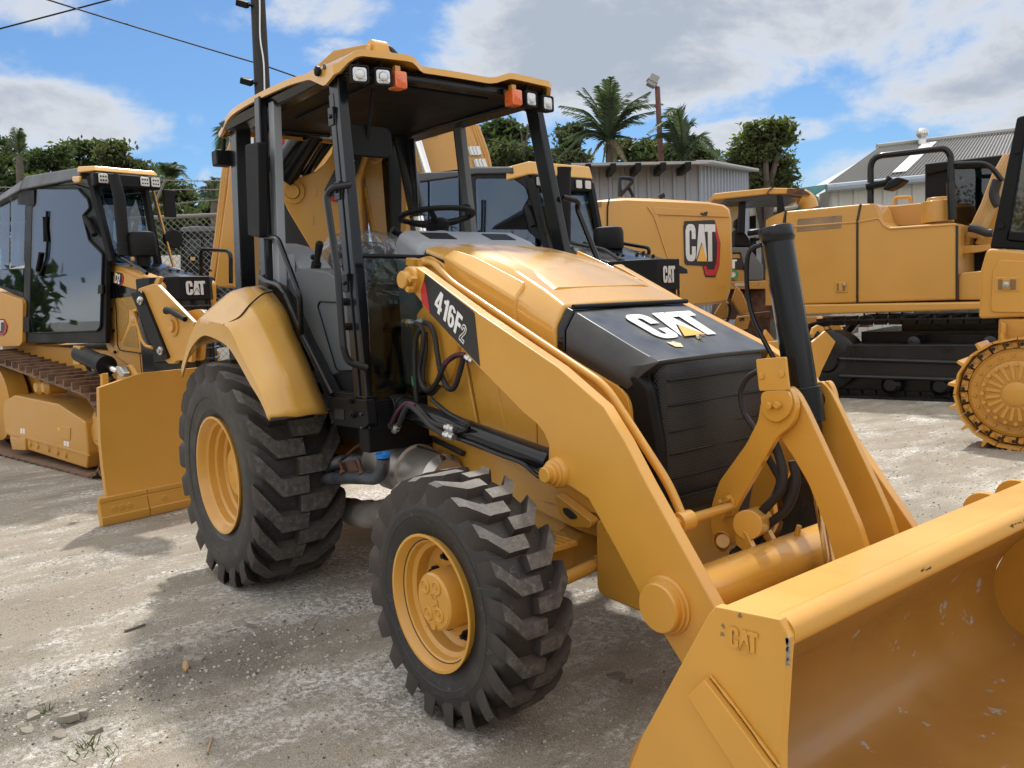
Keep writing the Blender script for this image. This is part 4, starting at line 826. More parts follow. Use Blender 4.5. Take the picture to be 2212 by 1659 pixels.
# ================================================================== THE OTHER MACHINES
class FR:
    """frame of a parked machine: f forward, l to its left, both level"""
    def __init__(s, deg): a = rad(deg); s.f = V((cos(a), sin(a), 0)); s.l = V((-sin(a), cos(a), 0)); s.a = a
    def P(s, f, l, z): return s.f*f+s.l*l+V((0, 0, z))
    def L(s, lv, *uv):
        return [onp(u, v, s.l*lv, s.l) for u, v in uv]
    def F(s, fv, *uv): return [onp(u, v, s.f*fv, s.f) for u, v in uv]
    def S(s, p): return p.dot(s.f), p.dot(s.l), p.z
    def R(s): return Matrix.Rotation(s.a, 3, 'Z')
def zoomf(k, ox, oy): return lambda x, y: (ox+k*x, oy+k*y)
Z8 = zoomf(.3743, 0, 567); Z9 = zoomf(.1627, 216, 567); ZR = zoomf(.2441, 0, 216); ZD = zoomf(.2441, 0, 351)
def panel(fr, lv, pts, depth, name, mat, par, bev=.01, r=0, **k):
    m = MB(); q = fr.L(lv, *pts); m.prism(round_poly(q, r) if r else q, fr.l*depth); return m.build(name, mat, par, bevel=bev, **k)
def track(fr, path, l0, l1, pitch, th, gh_, mats, par, name='track'):
    """closed chain of grouser shoes round the path of (f, z)"""
    pts = [V((a, 0, b)) for a, b in path]; pts.append(pts[0]); n = len(pts); seg = [(pts[i+1]-pts[i]).length for i in range(n-1)]; T = sum(seg); N = max(8, round(T/pitch)); m = MB(); w = l1-l0
    def at_(d):
        d %= T
        for i in range(n-1):
            if d <= seg[i] or i == n-2: t = (pts[i+1]-pts[i]).normalized(); return pts[i]+t*d, t
            d -= seg[i]
    for k in range(N):
        p, _ = at_(k*T/N); p2, _ = at_((k+.97)*T/N); t = (p2-p).normalized(); nrm = V((-t.z, 0, t.x))
        c = (p+p2)/2; hl = (p2-p).length/2
        def Q(a, b, ll): q = c+t*a+nrm*b; return fr.P(q.x, ll, q.z)
        pr = [(-hl, 0), (hl, 0), (hl, -th), (hl*.30, -th*1.0), (hl*.24, -th-gh_), (hl*.02, -th-gh_), (-hl*.05, -th), (-hl, -th*1.05)]
        m.mat(0).prism([Q(a, b, l0) for a, b in pr], fr.l*w)
        m.mat(1).prism([Q(a, b, l0+w*.42) for a, b in ((-hl, 0), (hl, 0), (hl*.8, .07), (-hl*.8, .07))], fr.l*w*.16)
    return m.build(name, mats, par, smooth=0)
def oval(fr_, zr, rr, ff, zf, rf, n=9):
    """path of a track round a rear wheel and a front wheel, run so that the shoes face outwards"""
    a = [(fr_+rr*cos(t), zr+rr*sin(t)) for t in [rad(90+180*k/n) for k in range(n+1)]]
    b = [(ff+rf*cos(t), zf+rf*sin(t)) for t in [rad(-90+180*k/n) for k in range(n+1)]]
    return a+b
MESHY = mk('vent_mesh', (.36, .20, .045), .6, var=.45, vs=120, bump=.5, bs=300)
# ------------------------------------------------------------------ small dozer on the left
A = FR(10.26)
DZ = thing('bulldozer', 'small yellow bulldozer with rust brown tracks, parked left of the backhoe loader', 'bulldozer', mat=Matrix.Translation(A.P(-4.6, .6, 0)) @ Matrix.Rotation(A.a, 4, 'Z'))
TPA = oval(-7.2, .60, .56, -4.36, .425, .405); track(A, TPA, -.13, .52, .20, .018, .072, [TRK, BLM], DZ); track(A, TPA, .72, 1.37, .20, .018, .072, [TRK, BLM], DZ)
fr_ = panel(A, -.06, zz(Z8, (18, 800), (80, 765), (130, 775), (330, 815), (490, 920), (507, 1100), (498, 1190), (150, 1080), (30, 985), (15, 880)), .34, 'track_frame', YED, DZ, .02, .03)
panel(A, -.07, zz(Z8, (30, 965), (500, 1105), (508, 1120), (30, 985)), .03, 'frame_ledge', YED, fr_, .004); panel(A, -.068, zz(Z8, (348, 940), (405, 955), (402, 1028), (350, 1015)), .02, 'frame_hatch', YED, fr_, .004, .012)
panel(A, -.085, zz(Z8, (55, 1005), (145, 1015), (147, 1085), (70, 1080)), .12, 'frame_foot', YED, fr_, .006, .01)
for x, y in ((178, 1042), (220, 1056), (283, 1074), (335, 1090), (383, 1106)):
    m = MB(); c = A.L(-.055, Z8(x, y))[0]; m.lathe([(0, -.02), (.035, -.02), (.04, 0), (.055, .005), (.075, .02), (.075, .3)], c, A.l, 20); m.build('track_roller', YED, fr_)
for pts in (((117, 958), (128, 958), (128, 988), (117, 986)), ((131, 958), (142, 960), (142, 990), (131, 988)), ((367, 1030), (380, 1030), (380, 1060), (368, 1058)), ((384, 1032), (397, 1034), (397, 1063), (384, 1062))): panel(A, -.062, zz(Z8, *pts), .01, 'frame_label', WHI, fr_, 0)
panel(A, -.062, zz(Z8, (331, 950), (346, 953), (346, 972), (331, 970)), .01, 'caution_label', DYE, fr_, 0)
m = MB(); m.lathe([(0, -.03), (.28, -.03), (.34, 0), (.40, .02), (.46, .03), (.46, .25)], A.P(-7.2, -.02, .60), A.l, 28); m.build('sprocket', YED, DZ)
m = MB(); m.lathe([(0, -.03), (.12, -.03), (.16, 0), (.24, .02), (.26, .05), (.26, .25)], A.P(-4.36, .02, .425), A.l, 28); m.build('idler', YED, DZ)
m = MB(); m.hexa([A.P(-7.6, .30, .45), A.P(-3.5, .30, .45), A.P(-3.5, .90, .45), A.P(-7.6, .90, .45)], [A.P(-7.6, .26, 1.32), A.P(-3.5, .30, 1.2), A.P(-3.5, .90, 1.2), A.P(-7.6, .94, 1.32)]); m.build('chassis', YED, DZ, bevel=.02)
for x, r in ((220, .05), (262, .05)): c = A.L(-.0, Z8(x, 720))[0]; m = MB(); m.lathe([(0, -.03), (r, -.03), (r*1.7, .01), (r*1.7, .2)], c, A.l, 20); m.build('carrier_roller', YED, DZ)
# body: engine enclosure with vents
en = panel(A, .24, zz(Z9, (132, 0), (600, 178), (790, 250), (815, 300), (822, 1460), (560, 1515), (300, 1330), (100, 1180), (65, 1090), (95, 560)), .56, 'engine_enclosure', YED, DZ, .025)
for pts in (((212, 398), (240, 420), (378, 640), (372, 800), (275, 1040), (262, 1030)), ((258, 362), (290, 362), (412, 430), (505, 628), (390, 630), (372, 620), (262, 400)), ((405, 842), (478, 845), (514, 1140), (312, 1110), (302, 1078)), ((132, 520), (150, 545), (190, 960), (182, 1140), (93, 1040))): panel(A, .236, zz(Z9, *pts), .01, 'vent_mesh', MESHY, en, 0, .02)
panel(A, .225, zz(Z9, (215, 102), (250, 100), (540, 235), (545, 325), (500, 370), (165, 270), (185, 140)), .03, 'enclosure_panel', YED, en, .008, .02)
k = MB(); k.tube(round_path(A.L(.222, *zz(Z9, (160, 295), (215, 640), (235, 1110), (265, 1165), (545, 1205), (570, 1180), (540, 840), (485, 640))), .02), .006, 6); k.tube(A.L(.222, *zz(Z9, (585, 200), (535, 330), (600, 1000), (640, 1480))), .005, 6); k.tube(A.L(.222, *zz(Z9, (530, 1210), (555, 1500))), .004, 6); k.build('enclosure_seam', BLM, en)
k = MB()
for x, y in ((135, 330), (162, 620), (187, 905), (208, 1190), (78, 470), (68, 880), (588, 1125), (563, 293), (630, 1145)): c = A.L(.232, Z9(x, y))[0]; k.lathe([(.016, .0), (.016, -.018), (0, -.022)], c, A.l, 8)
k.build('enclosure_bolts', BLM, en)
k = MB(); k.tube(round_path(A.L(.16, *zz(Z9, (500, 625), (450, 640), (455, 690), (560, 1040), (610, 1110), (690, 1130))), .05), .015, 10); k.build('enclosure_rail', YED, en)
panel(A, .222, zz(Z9, (392, 655), (470, 655), (478, 790), (395, 785)), .02, 'latch_recess', YED, en, .005); panel(A, .220, zz(Z9, (420, 710), (440, 710), (442, 752), (422, 752)), .01, 'latch_key', STL, en, 0, .008)
panel(A, .232, zz(Z9, (645, 1390), (775, 1415), (785, 1470), (650, 1480)), .01, 'decal_plate', DBK, en, 0)
def badge(fr, lv, Z, o, ex, ey, txt, par, sx=.62):
    F_ = lambda x, y: fr.L(lv, Z(o[0]+ex[0]*x+ey[0]*y, o[1]+ex[1]*x+ey[1]*y))[0]
    k = MB(); k.prism([F_(x, y) for x, y in ((.0, -.15), (1.25, -.25), (1.75, .2), (1.75, .75), (1.4, 1.12), (.0, 1.1))], -fr.l*.003); k.build('badge_plate', DBK, par)
    k = MB(); k.prism([F_(x, y)-fr.l*.002 for x, y in ((1.3, -.22), (1.72, .22), (1.72, .72), (1.4, 1.08), (1.3, 1.02), (1.56, .68), (1.56, .28), (1.25, -.1))], -fr.l*.003); k.build('badge_red', RED, par)
    k = MB(); text_sheet(k, txt, lambda x, y: F_(x*sx+.02, y), -fr.l, .05, .006); k.build('badge_lettering', WHI, par, recalc=False)
badge(A, .224, Z9, (198, 262), (62, 18), (14, -125), 'D2', en)
def cat_badge(fr, lv, F_, par, sc=1):
    """hexagon trade badge: letters, pale triangle, dark ground, red edge"""
    n = -fr.l
    k = MB(); k.prism([F_(x, y) for x, y in ((-.08, -.05), (.02, -.1), (1.0, -.12), (1.15, -.42), (1.75, -.42), (2.0, -.1), (2.08, .5), (1.75, 1.12), (-.05, 1.08), (-.12, .9))], n*.004); k.build('badge_plate', DBK, par)
    k = MB(); k.prism([F_(x, y)+n*.003 for x, y in ((1.80, 1.08), (2.05, .5), (1.97, -.1), (1.73, -.38), (1.18, -.38), (1.05, -.13), (1.22, -.13), (1.28, -.22), (1.68, -.22), (1.83, -.02), (1.9, .5), (1.72, .95))], n*.004); k.build('badge_red', RED, par)
    k = MB(); letters(k, [CAT_C, CAT_A, CAT_T], lambda x, y: F_(x, y)+n*.005, n, .003); k.build('badge_lettering', SIL, par)
    k = MB(); letters(k, [CAT_V], lambda x, y: F_(x, y)+n*.009, n, .002); k.build('badge_triangle', DYE, par)
# hood and nose
HZ = [(-4.35, 2.14), (-3.3, 1.92)]
def hoodsolid(fr, f0, z0, f1, z1, lc, hw, par, zb):
    m = MB(); rg = []
    for f, z, w in ((f0, z0, hw), (f1, z1, hw*.97), (f1+.05, z1-.04, hw*.95)): rg.append([fr.P(f, lc-w, zb), fr.P(f, lc-w, z-.10), fr.P(f, lc-w*.45, z), fr.P(f, lc+w*.45, z), fr.P(f, lc+w, z-.10), fr.P(f, lc+w, zb)])
    m.loft(rg); return m.build('hood', BLK, par, bevel=.012)
hd = hoodsolid(A, -4.36, 2.13, -3.36, 1.925, .55, .32, DZ, 1.75)
def nose(fr, f, lc, hw, z1, z0, zb, par, tw, th_):
    m = MB(); t = [(lc-hw, f-.22), (lc-hw*.45, f), (lc+hw*.45, f), (lc+hw, f-.22)]
    m.hexa([fr.P(a, b, z1) for b, a in t]+[fr.P(f-.5, lc+hw, z1), fr.P(f-.5, lc-hw, z1)], [fr.P(a, b, z0) for b, a in t]+[fr.P(f-.5, lc+hw, z0), fr.P(f-.5, lc-hw, z0)]); ns = m.build('nose', BLM, par, bevel=.012)
    m = MB(); m.hexa([fr.P(a-.05, b, z0) for b, a in t]+[fr.P(f-.5, lc+hw, z0), fr.P(f-.5, lc-hw, z0)], [fr.P(a-.05, b, zb) for b, a in t]+[fr.P(f-.5, lc+hw, zb), fr.P(f-.5, lc-hw, zb)]); gd = m.build('radiator_guard', DBK, par)
    m = MB()
    for i in range(7):
        z = z0-.03-(z0-zb)*i/7; m.tube([fr.P(a-.02, b, z-.03) for b, a in t], .012, 6)
    for b in (-.45, 0, .45): m.tube([fr.P(f-.02, lc+hw*b, z0), fr.P(f-.02, lc+hw*b, zb)], .012, 6)
    m.build('guard_bars', BLK, gd)
    F_ = lambda x, y: fr.P(f+.006, lc+(x/1.78-.5)*tw, (z0+z1)/2+(y-.5)*th_)
    m = MB(); letters(m, [CAT_C, CAT_A, CAT_T, CAT_V], F_, fr.f, .004); m.build('nose_lettering', SIL, ns)
    m = MB(); q = [F_(x, y)+fr.f*.005 for x, y in ((.60, .0), (.96, .50), (1.32, .0))]; m.tube(q, .004, 6); m.build('lettering_gap', DBK, ns)
    return ns
nose(A, -3.18, .515, .325, 1.915, 1.695, 1.0, DZ, .192, .128)
m = MB()
for df, dl in ((-.30, -.12), (-.28, -.05), (-.26, .02), (-.34, .16), (-.33, .24), (-.3, .3), (-.7, -.3), (-.2, -.3)):
    p = A.P(-3.3+df, .62+dl, 1.925-df*.18+.0); m.cyl(p, p+Zv*.02, .016, .014, 8)
m.build('hood_bolts', BLM, hd)
m = MB(); p = A.L(.40, ZR(1272, 1470))[0]; m.cyl(p, p+Zv*.09, .06, .06, 16); m.lathe([(.075, .09), (.128, .10), (.135, .13), (.135, .27), (.120, .32), (.08, .335), (0, .34)], p, Zv, 28); pc = m.build('air_precleaner', BLP, DZ)
panel(A, .25, zz(ZR, (1157, 1388), (1180, 1388), (1180, 1420), (1157, 1420)), .01, 'cleaner_label', DYE, pc, 0)
m = MB(); p0, p1, p2, p3 = A.L(.24, ZR(1100, 1375), ZR(1055, 860), ZR(1022, 730), ZR(1008, 680)); m.tube([p0, lerp(p0, p1, .2), lerp(p0, p1, .21), p1, p2, p3], [.062, .062, .055, .055, .052, .056], 20); m.build('exhaust_stack', BLP, DZ)
m = MB(); m.tube(round_path([A.P(-3.9, .98, 1.93), A.P(-3.86, .98, 2.22), A.P(-3.3, .98, 2.16), A.P(-3.34, .98, 1.85)], .08), .02, 10); m.tube(A.L(.22, *zz(ZR, (925, 1315), (1130, 1420), (1300, 1535))), .018, 10); m.build('hood_rail', BLK, DZ)
# cab
cb = panel(A, .14, zz(ZD, (232, 215), (660, 190), (795, 235), (905, 600), (940, 810), (935, 1600), (200, 1600), (205, 1250)), .05, 'cab_side', BLM, DZ, .01)
gl_ = zz(ZD, (332, 232), (690, 232), (780, 330), (796, 400), (735, 470), (790, 690), (912, 815), (905, 1010), (892, 1450), (860, 1490), (300, 1510), (270, 1330), (292, 400), (325, 370))
k = MB(); k.prism(round_poly(A.L(.13, *gl_), .02), -A.l*.008); dg = k.build('door_glass', GLA, cb)
k = MB(); q = round_poly(A.L(.13, *gl_), .02); k.tube(q+[q[0]], .012, 6); k.build('door_seal', BLP, cb)
panel(A, .115, zz(ZD, (155, 235), (300, 242), (302, 380), (155, 372)), .03, 'cab_bracket', BLP, cb, .004); panel(A, .11, zz(ZD, (120, 1360), (258, 1370), (258, 1505), (120, 1490)), .03, 'door_hinge', BLP, cb, .006)
k = MB(); k.tube(smooth_path(A.L(.105, *zz(ZD, (755, 490), (800, 560), (838, 640))), 4), .03, 10); k.tube(A.L(.11, *zz(ZD, (415, 430), (408, 560), (420, 700), (408, 850), (350, 1000))), .012, 6); k.tube(A.L(.11, *zz(ZD, (395, 480), (400, 700))), .02, 6); k.tube(A.L(.11, *zz(ZD, (358, 800), (330, 960), (360, 990))), .02, 6); k.build('wiper', BLP, cb)
panel(A, .11, zz(ZD, (866, 1080), (905, 1085), (905, 1165), (862, 1160)), .02, 'door_handle', BLM, cb, .006)
for pts in (((0, 300), (88, 270), (80, 940), (0, 950)), ((100, 262), (228, 235), (210, 910), (92, 935))):
    k = MB(); q = A.L(.16, *zz(ZD, *pts)); k.prism(q, A.l*.006); k.build('side_window', GLA, DZ)
panel(A, .17, zz(ZD, (-300, 300), (0, 265), (235, 215), (232, 232), (0, 290), (-300, 330)), .04, 'window_frame', BLM, DZ, .004); panel(A, .17, zz(ZD, (-300, 960), (210, 935), (206, 1190), (195, 1200), (0, 1110), (-300, 1000)), .03, 'rear_quarter', BLM, DZ, .004)
k = MB(); k.prism(A.L(.165, *zz(ZD, (-200, 960), (205, 945), (200, 1150), (0, 1090), (-200, 1020))), A.l*.004); k.build('lower_window', GLA, DZ)
panel(A, .10, zz(ZD, (-300, 1120), (0, 1150), (190, 1215), (200, 1250), (195, 1590), (170, 1625), (-300, 1640)), .5, 'rear_body', YED, DZ, .02, .02)
cat_badge(A, .1, lambda x, y: A.L(.097, ZD(-150+x*105, 1490-y*95))[0], DZ)
# front of the cab, roof
m = MB(); fz = -4.40
wl = [A.P(fz, .19, 2.88), A.P(fz, .66, 2.88), A.P(fz+.12, .66, 2.05), A.P(fz+.30, .19, 2.12)]
k = MB(); k.prism(wl, A.f*.006); k.build('front_windscreen', GLA, DZ)
m.tube([A.P(fz+.02, .17, 2.95), A.P(fz+.33, .17, 2.1)], .045, 6); m.tube([A.P(fz+.0, .70, 2.95), A.P(fz+.14, .72, 2.05)], .045, 6); m.tube([A.P(fz+.02, .2, 2.86), A.P(fz+.02, .36, 2.45), A.P(fz+.1, .38, 2.15)], .012, 6); m.tube([A.P(-5.9, 1.0, 1.3), A.P(-5.9, 1.0, 3.0)], .05, 6); m.build('cab_posts', BLM, DZ)
k = MB(); k.prism([A.P(fz-.02, .75, 2.9), A.P(-5.2, 1.12, 2.9), A.P(-5.0, 1.15, 1.7), A.P(fz+.14, .76, 1.7)], A.l*.01); k.build('far_window', GLA, DZ)
k = MB(); k.prism([A.P(fz+.05, .77, 2.86), A.P(fz-.1, .82, 2.86), A.P(fz+.3, .90, 1.5), A.P(fz+.45, .82, 1.5)], A.l*.02); k.build('far_pillar', YED, DZ, bevel=.01)
k = MB(); k.lathe([(0, .01), (.09, .01), (.10, 0), (.10, -.05)], A.P(fz+.2, .88, 2.35), A.f, 16); k.build('round_mirror', BLP, DZ, bevel=.01); k = MB(); k.box(A.P(fz+.12, .90, 2.72), (.05, .12, .28), A.R()); k.build('far_mirror', BLP, DZ, bevel=.01)
m = MB(); m.hexa([A.P(-6.0, .08, 3.0), A.P(-4.45, .08, 2.93), A.P(-4.45, .80, 2.95), A.P(-6.0, 1.1, 3.02)], [A.P(-5.95, .13, 3.15), A.P(-4.45, .12, 3.05), A.P(-4.45, .77, 3.05), A.P(-5.95, 1.05, 3.15)]); m.hexa([A.P(-7.6, .10, 2.88), A.P(-6.0, .08, 3.0), A.P(-6.0, 1.1, 3.02), A.P(-7.6, 1.0, 2.88)], [A.P(-7.5, .15, 2.96), A.P(-5.97, .13, 3.13), A.P(-5.97, 1.05, 3.15), A.P(-7.5, .95, 2.96)]); rf = m.build('cab_roof', CGR, DZ, bevel=.02)
m = MB(); m.hexa([A.P(-4.44, .06, 2.985), A.P(-4.18, .12, 2.975), A.P(-4.18, .76, 2.975), A.P(-4.44, .82, 2.985)], [A.P(-4.46, .08, 3.05), A.P(-4.22, .14, 3.03), A.P(-4.22, .74, 3.03), A.P(-4.46, .80, 3.05)]); m.prism(A.L(.055, *zz(ZD, (632, 122), (705, 118), (700, 172), (655, 180), (635, 165))), A.l*.03); m.build('roof_cap', YEH, DZ, bevel=.015)
m = MB(); m.box(A.P(-4.22, .44, 2.90), (.10, .66, .13), A.R()); lb = m.build('lamp_board', BLM, DZ, bevel=.02)
for b in (.19, .31, .60, .71):
    m = MB(); c = A.P(-4.165, b, 2.905); m.prism(round_poly([c+A.l*x+Zv*y for x, y in ((-.045, -.045), (.045, -.045), (.045, .045), (-.045, .045))], .012), A.f*.012); ll = m.build('work_light', LGY, DZ, bevel=.003)
    k = MB()
    for x in (-.024, 0, .024):
        for y in (-.018, .018): k.cyl(c+A.l*x+Zv*y+A.f*.011, c+A.l*x+Zv*y+A.f*.014, .0085, .0085, 8)
    k.build('lamp_diodes', BLM, ll)
m = MB(); m.box(A.P(-5.35, .62, 1.95), (.14, .5, .8), A.R() @ Matrix.Rotation(-.12, 3, 'Y')); m.box(A.P(-5.1, .62, 1.5), (.5, .5, .15), A.R()); m.build('seat', BLP, DZ, bevel=.05)
m = MB(); m.box(A.P(-5.3, .62, 1.35), (1.6, .85, .06), A.R()); m.build('cab_floor', DBK, DZ)
# blade, folded wing plate, lift cylinder
bf = A.F(-2.25, *zz(Z8, (568, 742), (862, 650), (1060, 628), (1060, 1290), (597, 1388))); zt = [p.z for p in bf]
m = MB()
prof = [(.03, 0), (0, .10), (-.02, .35), (-.02, .62), (.01, .90), (.04, 1.12)]
def bl(l, top): return [A.P(-2.27+d, l, .16+(top-.16)*z/1.12) for d, z in prof]+[A.P(-2.32+d, l, .16+(top-.16)*z/1.12) for d, z in prof[::-1]]
m.loft([bl(-.83, 1.045), bl(-.50, 1.125), bl(0, 1.125), bl(2.0, 1.125), bl(2.25, 1.05)]); b_ = m.build('blade', YED, DZ, smooth=40)
m = MB()
for l0, l1 in ((-.90, -.535), (-.53, .6), (.605, 2.3)):
    m.prism([A.P(-2.225+d, l0, z) for d, z in ((0, 0), (.006, .03), (.006, .065), (.0, .07), (-.02, .175), (-.014, .18), (-.014, .21), (-.05, .22), (-.07, .10), (-.05, 0))], A.l*(l1-l0))
ce = m.build('cutting_edge', YED, b_, smooth=20, bevel=.003)
m = MB()
for l in (-.80, -.74, -.68, -.40, -.1): c = A.P(-2.236, l, .115); m.lathe([(.024, -.01), (.024, .006), (.02, .009), (0, .009)], c, A.f, 16)
m.build('edge_bolts', YED, ce)
wp = panel(A, -.30, zz(Z9, (500, 348), (700, 282), (745, 282), (1150, 700), (1250, 800), (1215, 1330), (1060, 1300), (1010, 1310), (990, 1345), (910, 1345), (860, 1305), (540, 560)), .035, 'blade_wing', YED, DZ, .006, .02)
panel(A, -.325, zz(Z9, (408, 410), (525, 378), (548, 400), (895, 1255), (880, 1275), (790, 1305), (765, 1290)), .03, 'wing_edge', BLM, wp, .005, .006)
k = MB()
for x, y in ((546, 506), (813, 1172)): c = A.L(-.326, Z9(x, y))[0]; k.lathe([(.036, 0), (.034, -.014), (.02, -.018), (.02, -.028), (0, -.028)], c, A.l, 12)
k.build('wing_bolts', STL, wp)
k = MB(); c = A.L(-.30, Z9(982, 840))[0]; k.lathe([(.082, 0), (.08, -.012), (.05, -.014), (.048, -.035), (.01, -.035), (0, -.03)], c, A.l, 24); k.build('wing_pivot', YED, wp)
k = MB(); k.tube(A.L(-.33, *zz(Z9, (880, 640), (930, 640), (1130, 755))), [.03, .022, .020], 10); k.build('wing_handle', BLM, wp)
panel(A, -.22, zz(Z9, (1100, 665), (1260, 625), (1340, 625), (1400, 680), (1350, 1300), (1100, 1300), (1120, 700)), .03, 'wing_bracket', YED, DZ, .005, .03); panel(A, -.40, zz(Z9, (712, 270), (760, 180), (805, 198), (765, 300)), .03, 'wing_stop', YED, wp, .005)
m = MB(); a, b = A.L(-.05, *zz(Z8, (460, 525), (600, 590))); m.cyl(a, b, .085, .085, 24); d = (b-a).normalized(); m.cyl(b-d*.06, b+d*.06, .095, .10, 24); lc = m.build('lift_cylinder', BLM, DZ, bevel=.004)
k = MB(); k.cyl(b, b+d*.3, .03, .03, 16); k.build('cylinder_rod', CHR, lc); panel(A, -.12, zz(Z8, (665, 600), (690, 600), (715, 640), (710, 660), (690, 660), (668, 625)), .06, 'rod_eye', STL, lc, .01, .01)
panel(A, -.05, zz(Z8, (672, 610), (740, 590), (790, 665), (700, 690), (675, 690)), .04, 'blade_lug', YED, b_, .005); panel(A, -.10, zz(Z8, (420, 480), (460, 485), (458, 590), (420, 590)), .05, 'cylinder_mount', YED, DZ, .006); panel(A, -.5, zz(Z8, (577, 645), (590, 640), (594, 720), (578, 730)), .05, 'blade_stay', YED, b_, .004)
m = MB(); m.tube(smooth_path(A.L(.0, *zz(Z8, (500, 585), (530, 640), (600, 620), (650, 680))), 5), .022, 8); m.build('blade_hose', HOS, DZ)
m = MB(); m.hexa([A.P(-4.4, -.02, .35), A.P(-2.3, -.02, .35), A.P(-2.3, .12, .35), A.P(-4.4, .12, .35)], [A.P(-4.4, -.02, .6), A.P(-2.3, -.02, .7), A.P(-2.3, .12, .7), A.P(-4.4, .12, .6)]); m.hexa([A.P(-3.4, .3, .4), A.P(-2.3, .3, .4), A.P(-2.3, .9, .4), A.P(-3.4, .9, .4)], [A.P(-3.4, .3, .9), A.P(-2.3, .3, .8), A.P(-2.3, .9, .8), A.P(-3.4, .9, .9)]); m.build('push_frame', YED, DZ, bevel=.015)
# ------------------------------------------------------------------ dozer behind the loader
B = FR(0)
DB = thing('bulldozer', 'yellow bulldozer with dark glazed cab and black hood, directly behind the loader hood', 'bulldozer', loc=(-2.2, 3.8, 0))
ZB = zoomf(.2278, 810, 270); ZC = zoomf(.19533, 1161, 405)
cl = 3.25
cb = panel(B, cl, zz(ZB, (330, 480), (960, 395), (1300, 395), (1450, 480), (1650, 1150), (1700, 1280), (1680, 1900), (330, 1900)), .05, 'cab_side', BLM, DB, .01)
def wpane(pts, name='side_window', r=.03, lv=cl-.012): k = MB(); k.prism(round_poly(B.L(lv, *zz(ZB, *pts)), r), B.l*.006); return k.build(name, GLA, cb)
wpane(((955, 510), (1310, 510), (1420, 590), (1455, 690), (1395, 790), (1450, 1010), (1600, 1130), (1560, 1500), (985, 1500)), 'door_glass'); wpane(((520, 525), (790, 490), (800, 1100), (520, 1100)), r=0.01); wpane(((375, 555), (500, 540), (500, 1100), (400, 1100)), r=.01)
k = MB(); k.tube(B.L(cl-.03, *zz(ZB, (1540, 600), (1570, 800), (1620, 1030))), .02, 6); k.tube(B.L(cl-.03, *zz(ZB, (1018, 710), (1015, 900), (1010, 1030))), .014, 6); k.build('wiper', BLP, cb)
k = MB(); k.tube(smooth_path(B.L(cl-.04, *zz(ZB, (1430, 770), (1470, 860), (1500, 960))), 4), .035, 10); k.build('door_handle', BLP, cb)
panel(B, cl-.05, zz(ZB, (352, 478), (420, 452), (770, 438), (900, 402), (1290, 396), (1300, 462), (950, 468), (780, 492), (370, 548)), 1.05, 'cab_roof', CGR, DB, .02)
c0 = B.S(B.L(cl, ZB(1265, 400))[0]); m = MB(); m.hexa([B.P(c0[0], cl-.05, 2.88), B.P(c0[0]+.36, cl, 2.90), B.P(c0[0]+.36, cl+.95, 2.90), B.P(c0[0], cl+1, 2.88)], [B.P(c0[0], cl-.04, 3.03), B.P(c0[0]+.33, cl+.02, 3.05), B.P(c0[0]+.33, cl+.93, 3.05), B.P(c0[0], cl+.98, 3.03)]); m.build('roof_cap', YEH, DB, bevel=.02)
m = MB(); m.box(B.P(c0[0]+.31, cl+.48, 2.83), (.12, .9, .16)); m.build('lamp_board', BLM, DB, bevel=.02)
for b in (.12, .28, .70, .84):
    m = MB(); c = B.P(c0[0]+.375, cl+b, 2.83); m.prism(round_poly([c+B.l*x+Zv*y for x, y in ((-.045, -.045), (.045, -.045), (.045, .045), (-.045, .045))], .012), B.f*.012); m.build('work_light', LGY, DB, bevel=.003)
k = MB(); k.prism([B.P(c0[0]+.30, cl+.06, 2.75), B.P(c0[0]+.30, cl+.9, 2.75), B.P(c0[0]+.5, cl+.9, 2.0), B.P(c0[0]+.5, cl+.06, 2.0)], B.f*.006); k.build('front_windscreen', GLA, DB)
m = MB(); m.tube([B.P(c0[0]+.32, cl+.03, 2.85), B.P(c0[0]+.62, cl+.03, 1.9)], .05, 6); m.tube([B.P(c0[0]+.32, cl+.93, 2.85), B.P(c0[0]+.52, cl+.93, 1.9)], .05, 6); m.tube([B.P(-5., cl+.95, 1.3), B.P(-5., cl+.95, 2.9)], .05, 6); m.build('cab_posts', BLM, DB)
m = MB(); m.box(B.P(-3.9, cl+.5, 1.85), (.14, .5, .8)); m.box(B.P(-3.7, cl+.5, 1.45), (.5, .5, .15)); m.build('seat', BLP, DB, bevel=.05)
# hood seen past the loader
m = MB(); nf = B.S(B.L(cl+.12, ZC(1270, 880))[0]); hl = cl+.10
t0 = B.L(hl, *zz(ZC, (320, 690), (1130, 882), (1130, 1400), (320, 1400))); t0 = [V((min(p.x, -1.06), p.y, p.z)) for p in t0]; m.prism(t0, B.l*.92); eb = m.build('engine_enclosure', YED, DB, bevel=.015)
t1 = B.L(hl-.004, *zz(ZC, (370, 770), (860, 885), (885, 910), (885, 1000), (370, 880))); k = MB(); k.prism(round_poly(t1, .02), B.l*.02); k.build('enclosure_panel', YED, eb, bevel=.005)
zf, zr = V((-.95, hl, 1.86)), B.L(hl, ZC(320, 640))[0]
m = MB(); rg = []
for p in (zr, zf): rg.append([V((p.x, hl-.01, p.z-.10)), V((p.x, hl+.0, p.z-.03)), V((p.x, hl+.22, p.z+.03)), V((p.x, hl+.68, p.z+.03)), V((p.x, hl+.90, p.z-.05)), V((p.x, hl+.91, p.z-.10))])
m.loft(rg); hb = m.build('hood', BLK, DB, bevel=.01)
nx = -.66; m = MB(); nose(B, nx, 3.61, .37, 1.90, 1.60, .7, DB, .172, .16)
m = MB()
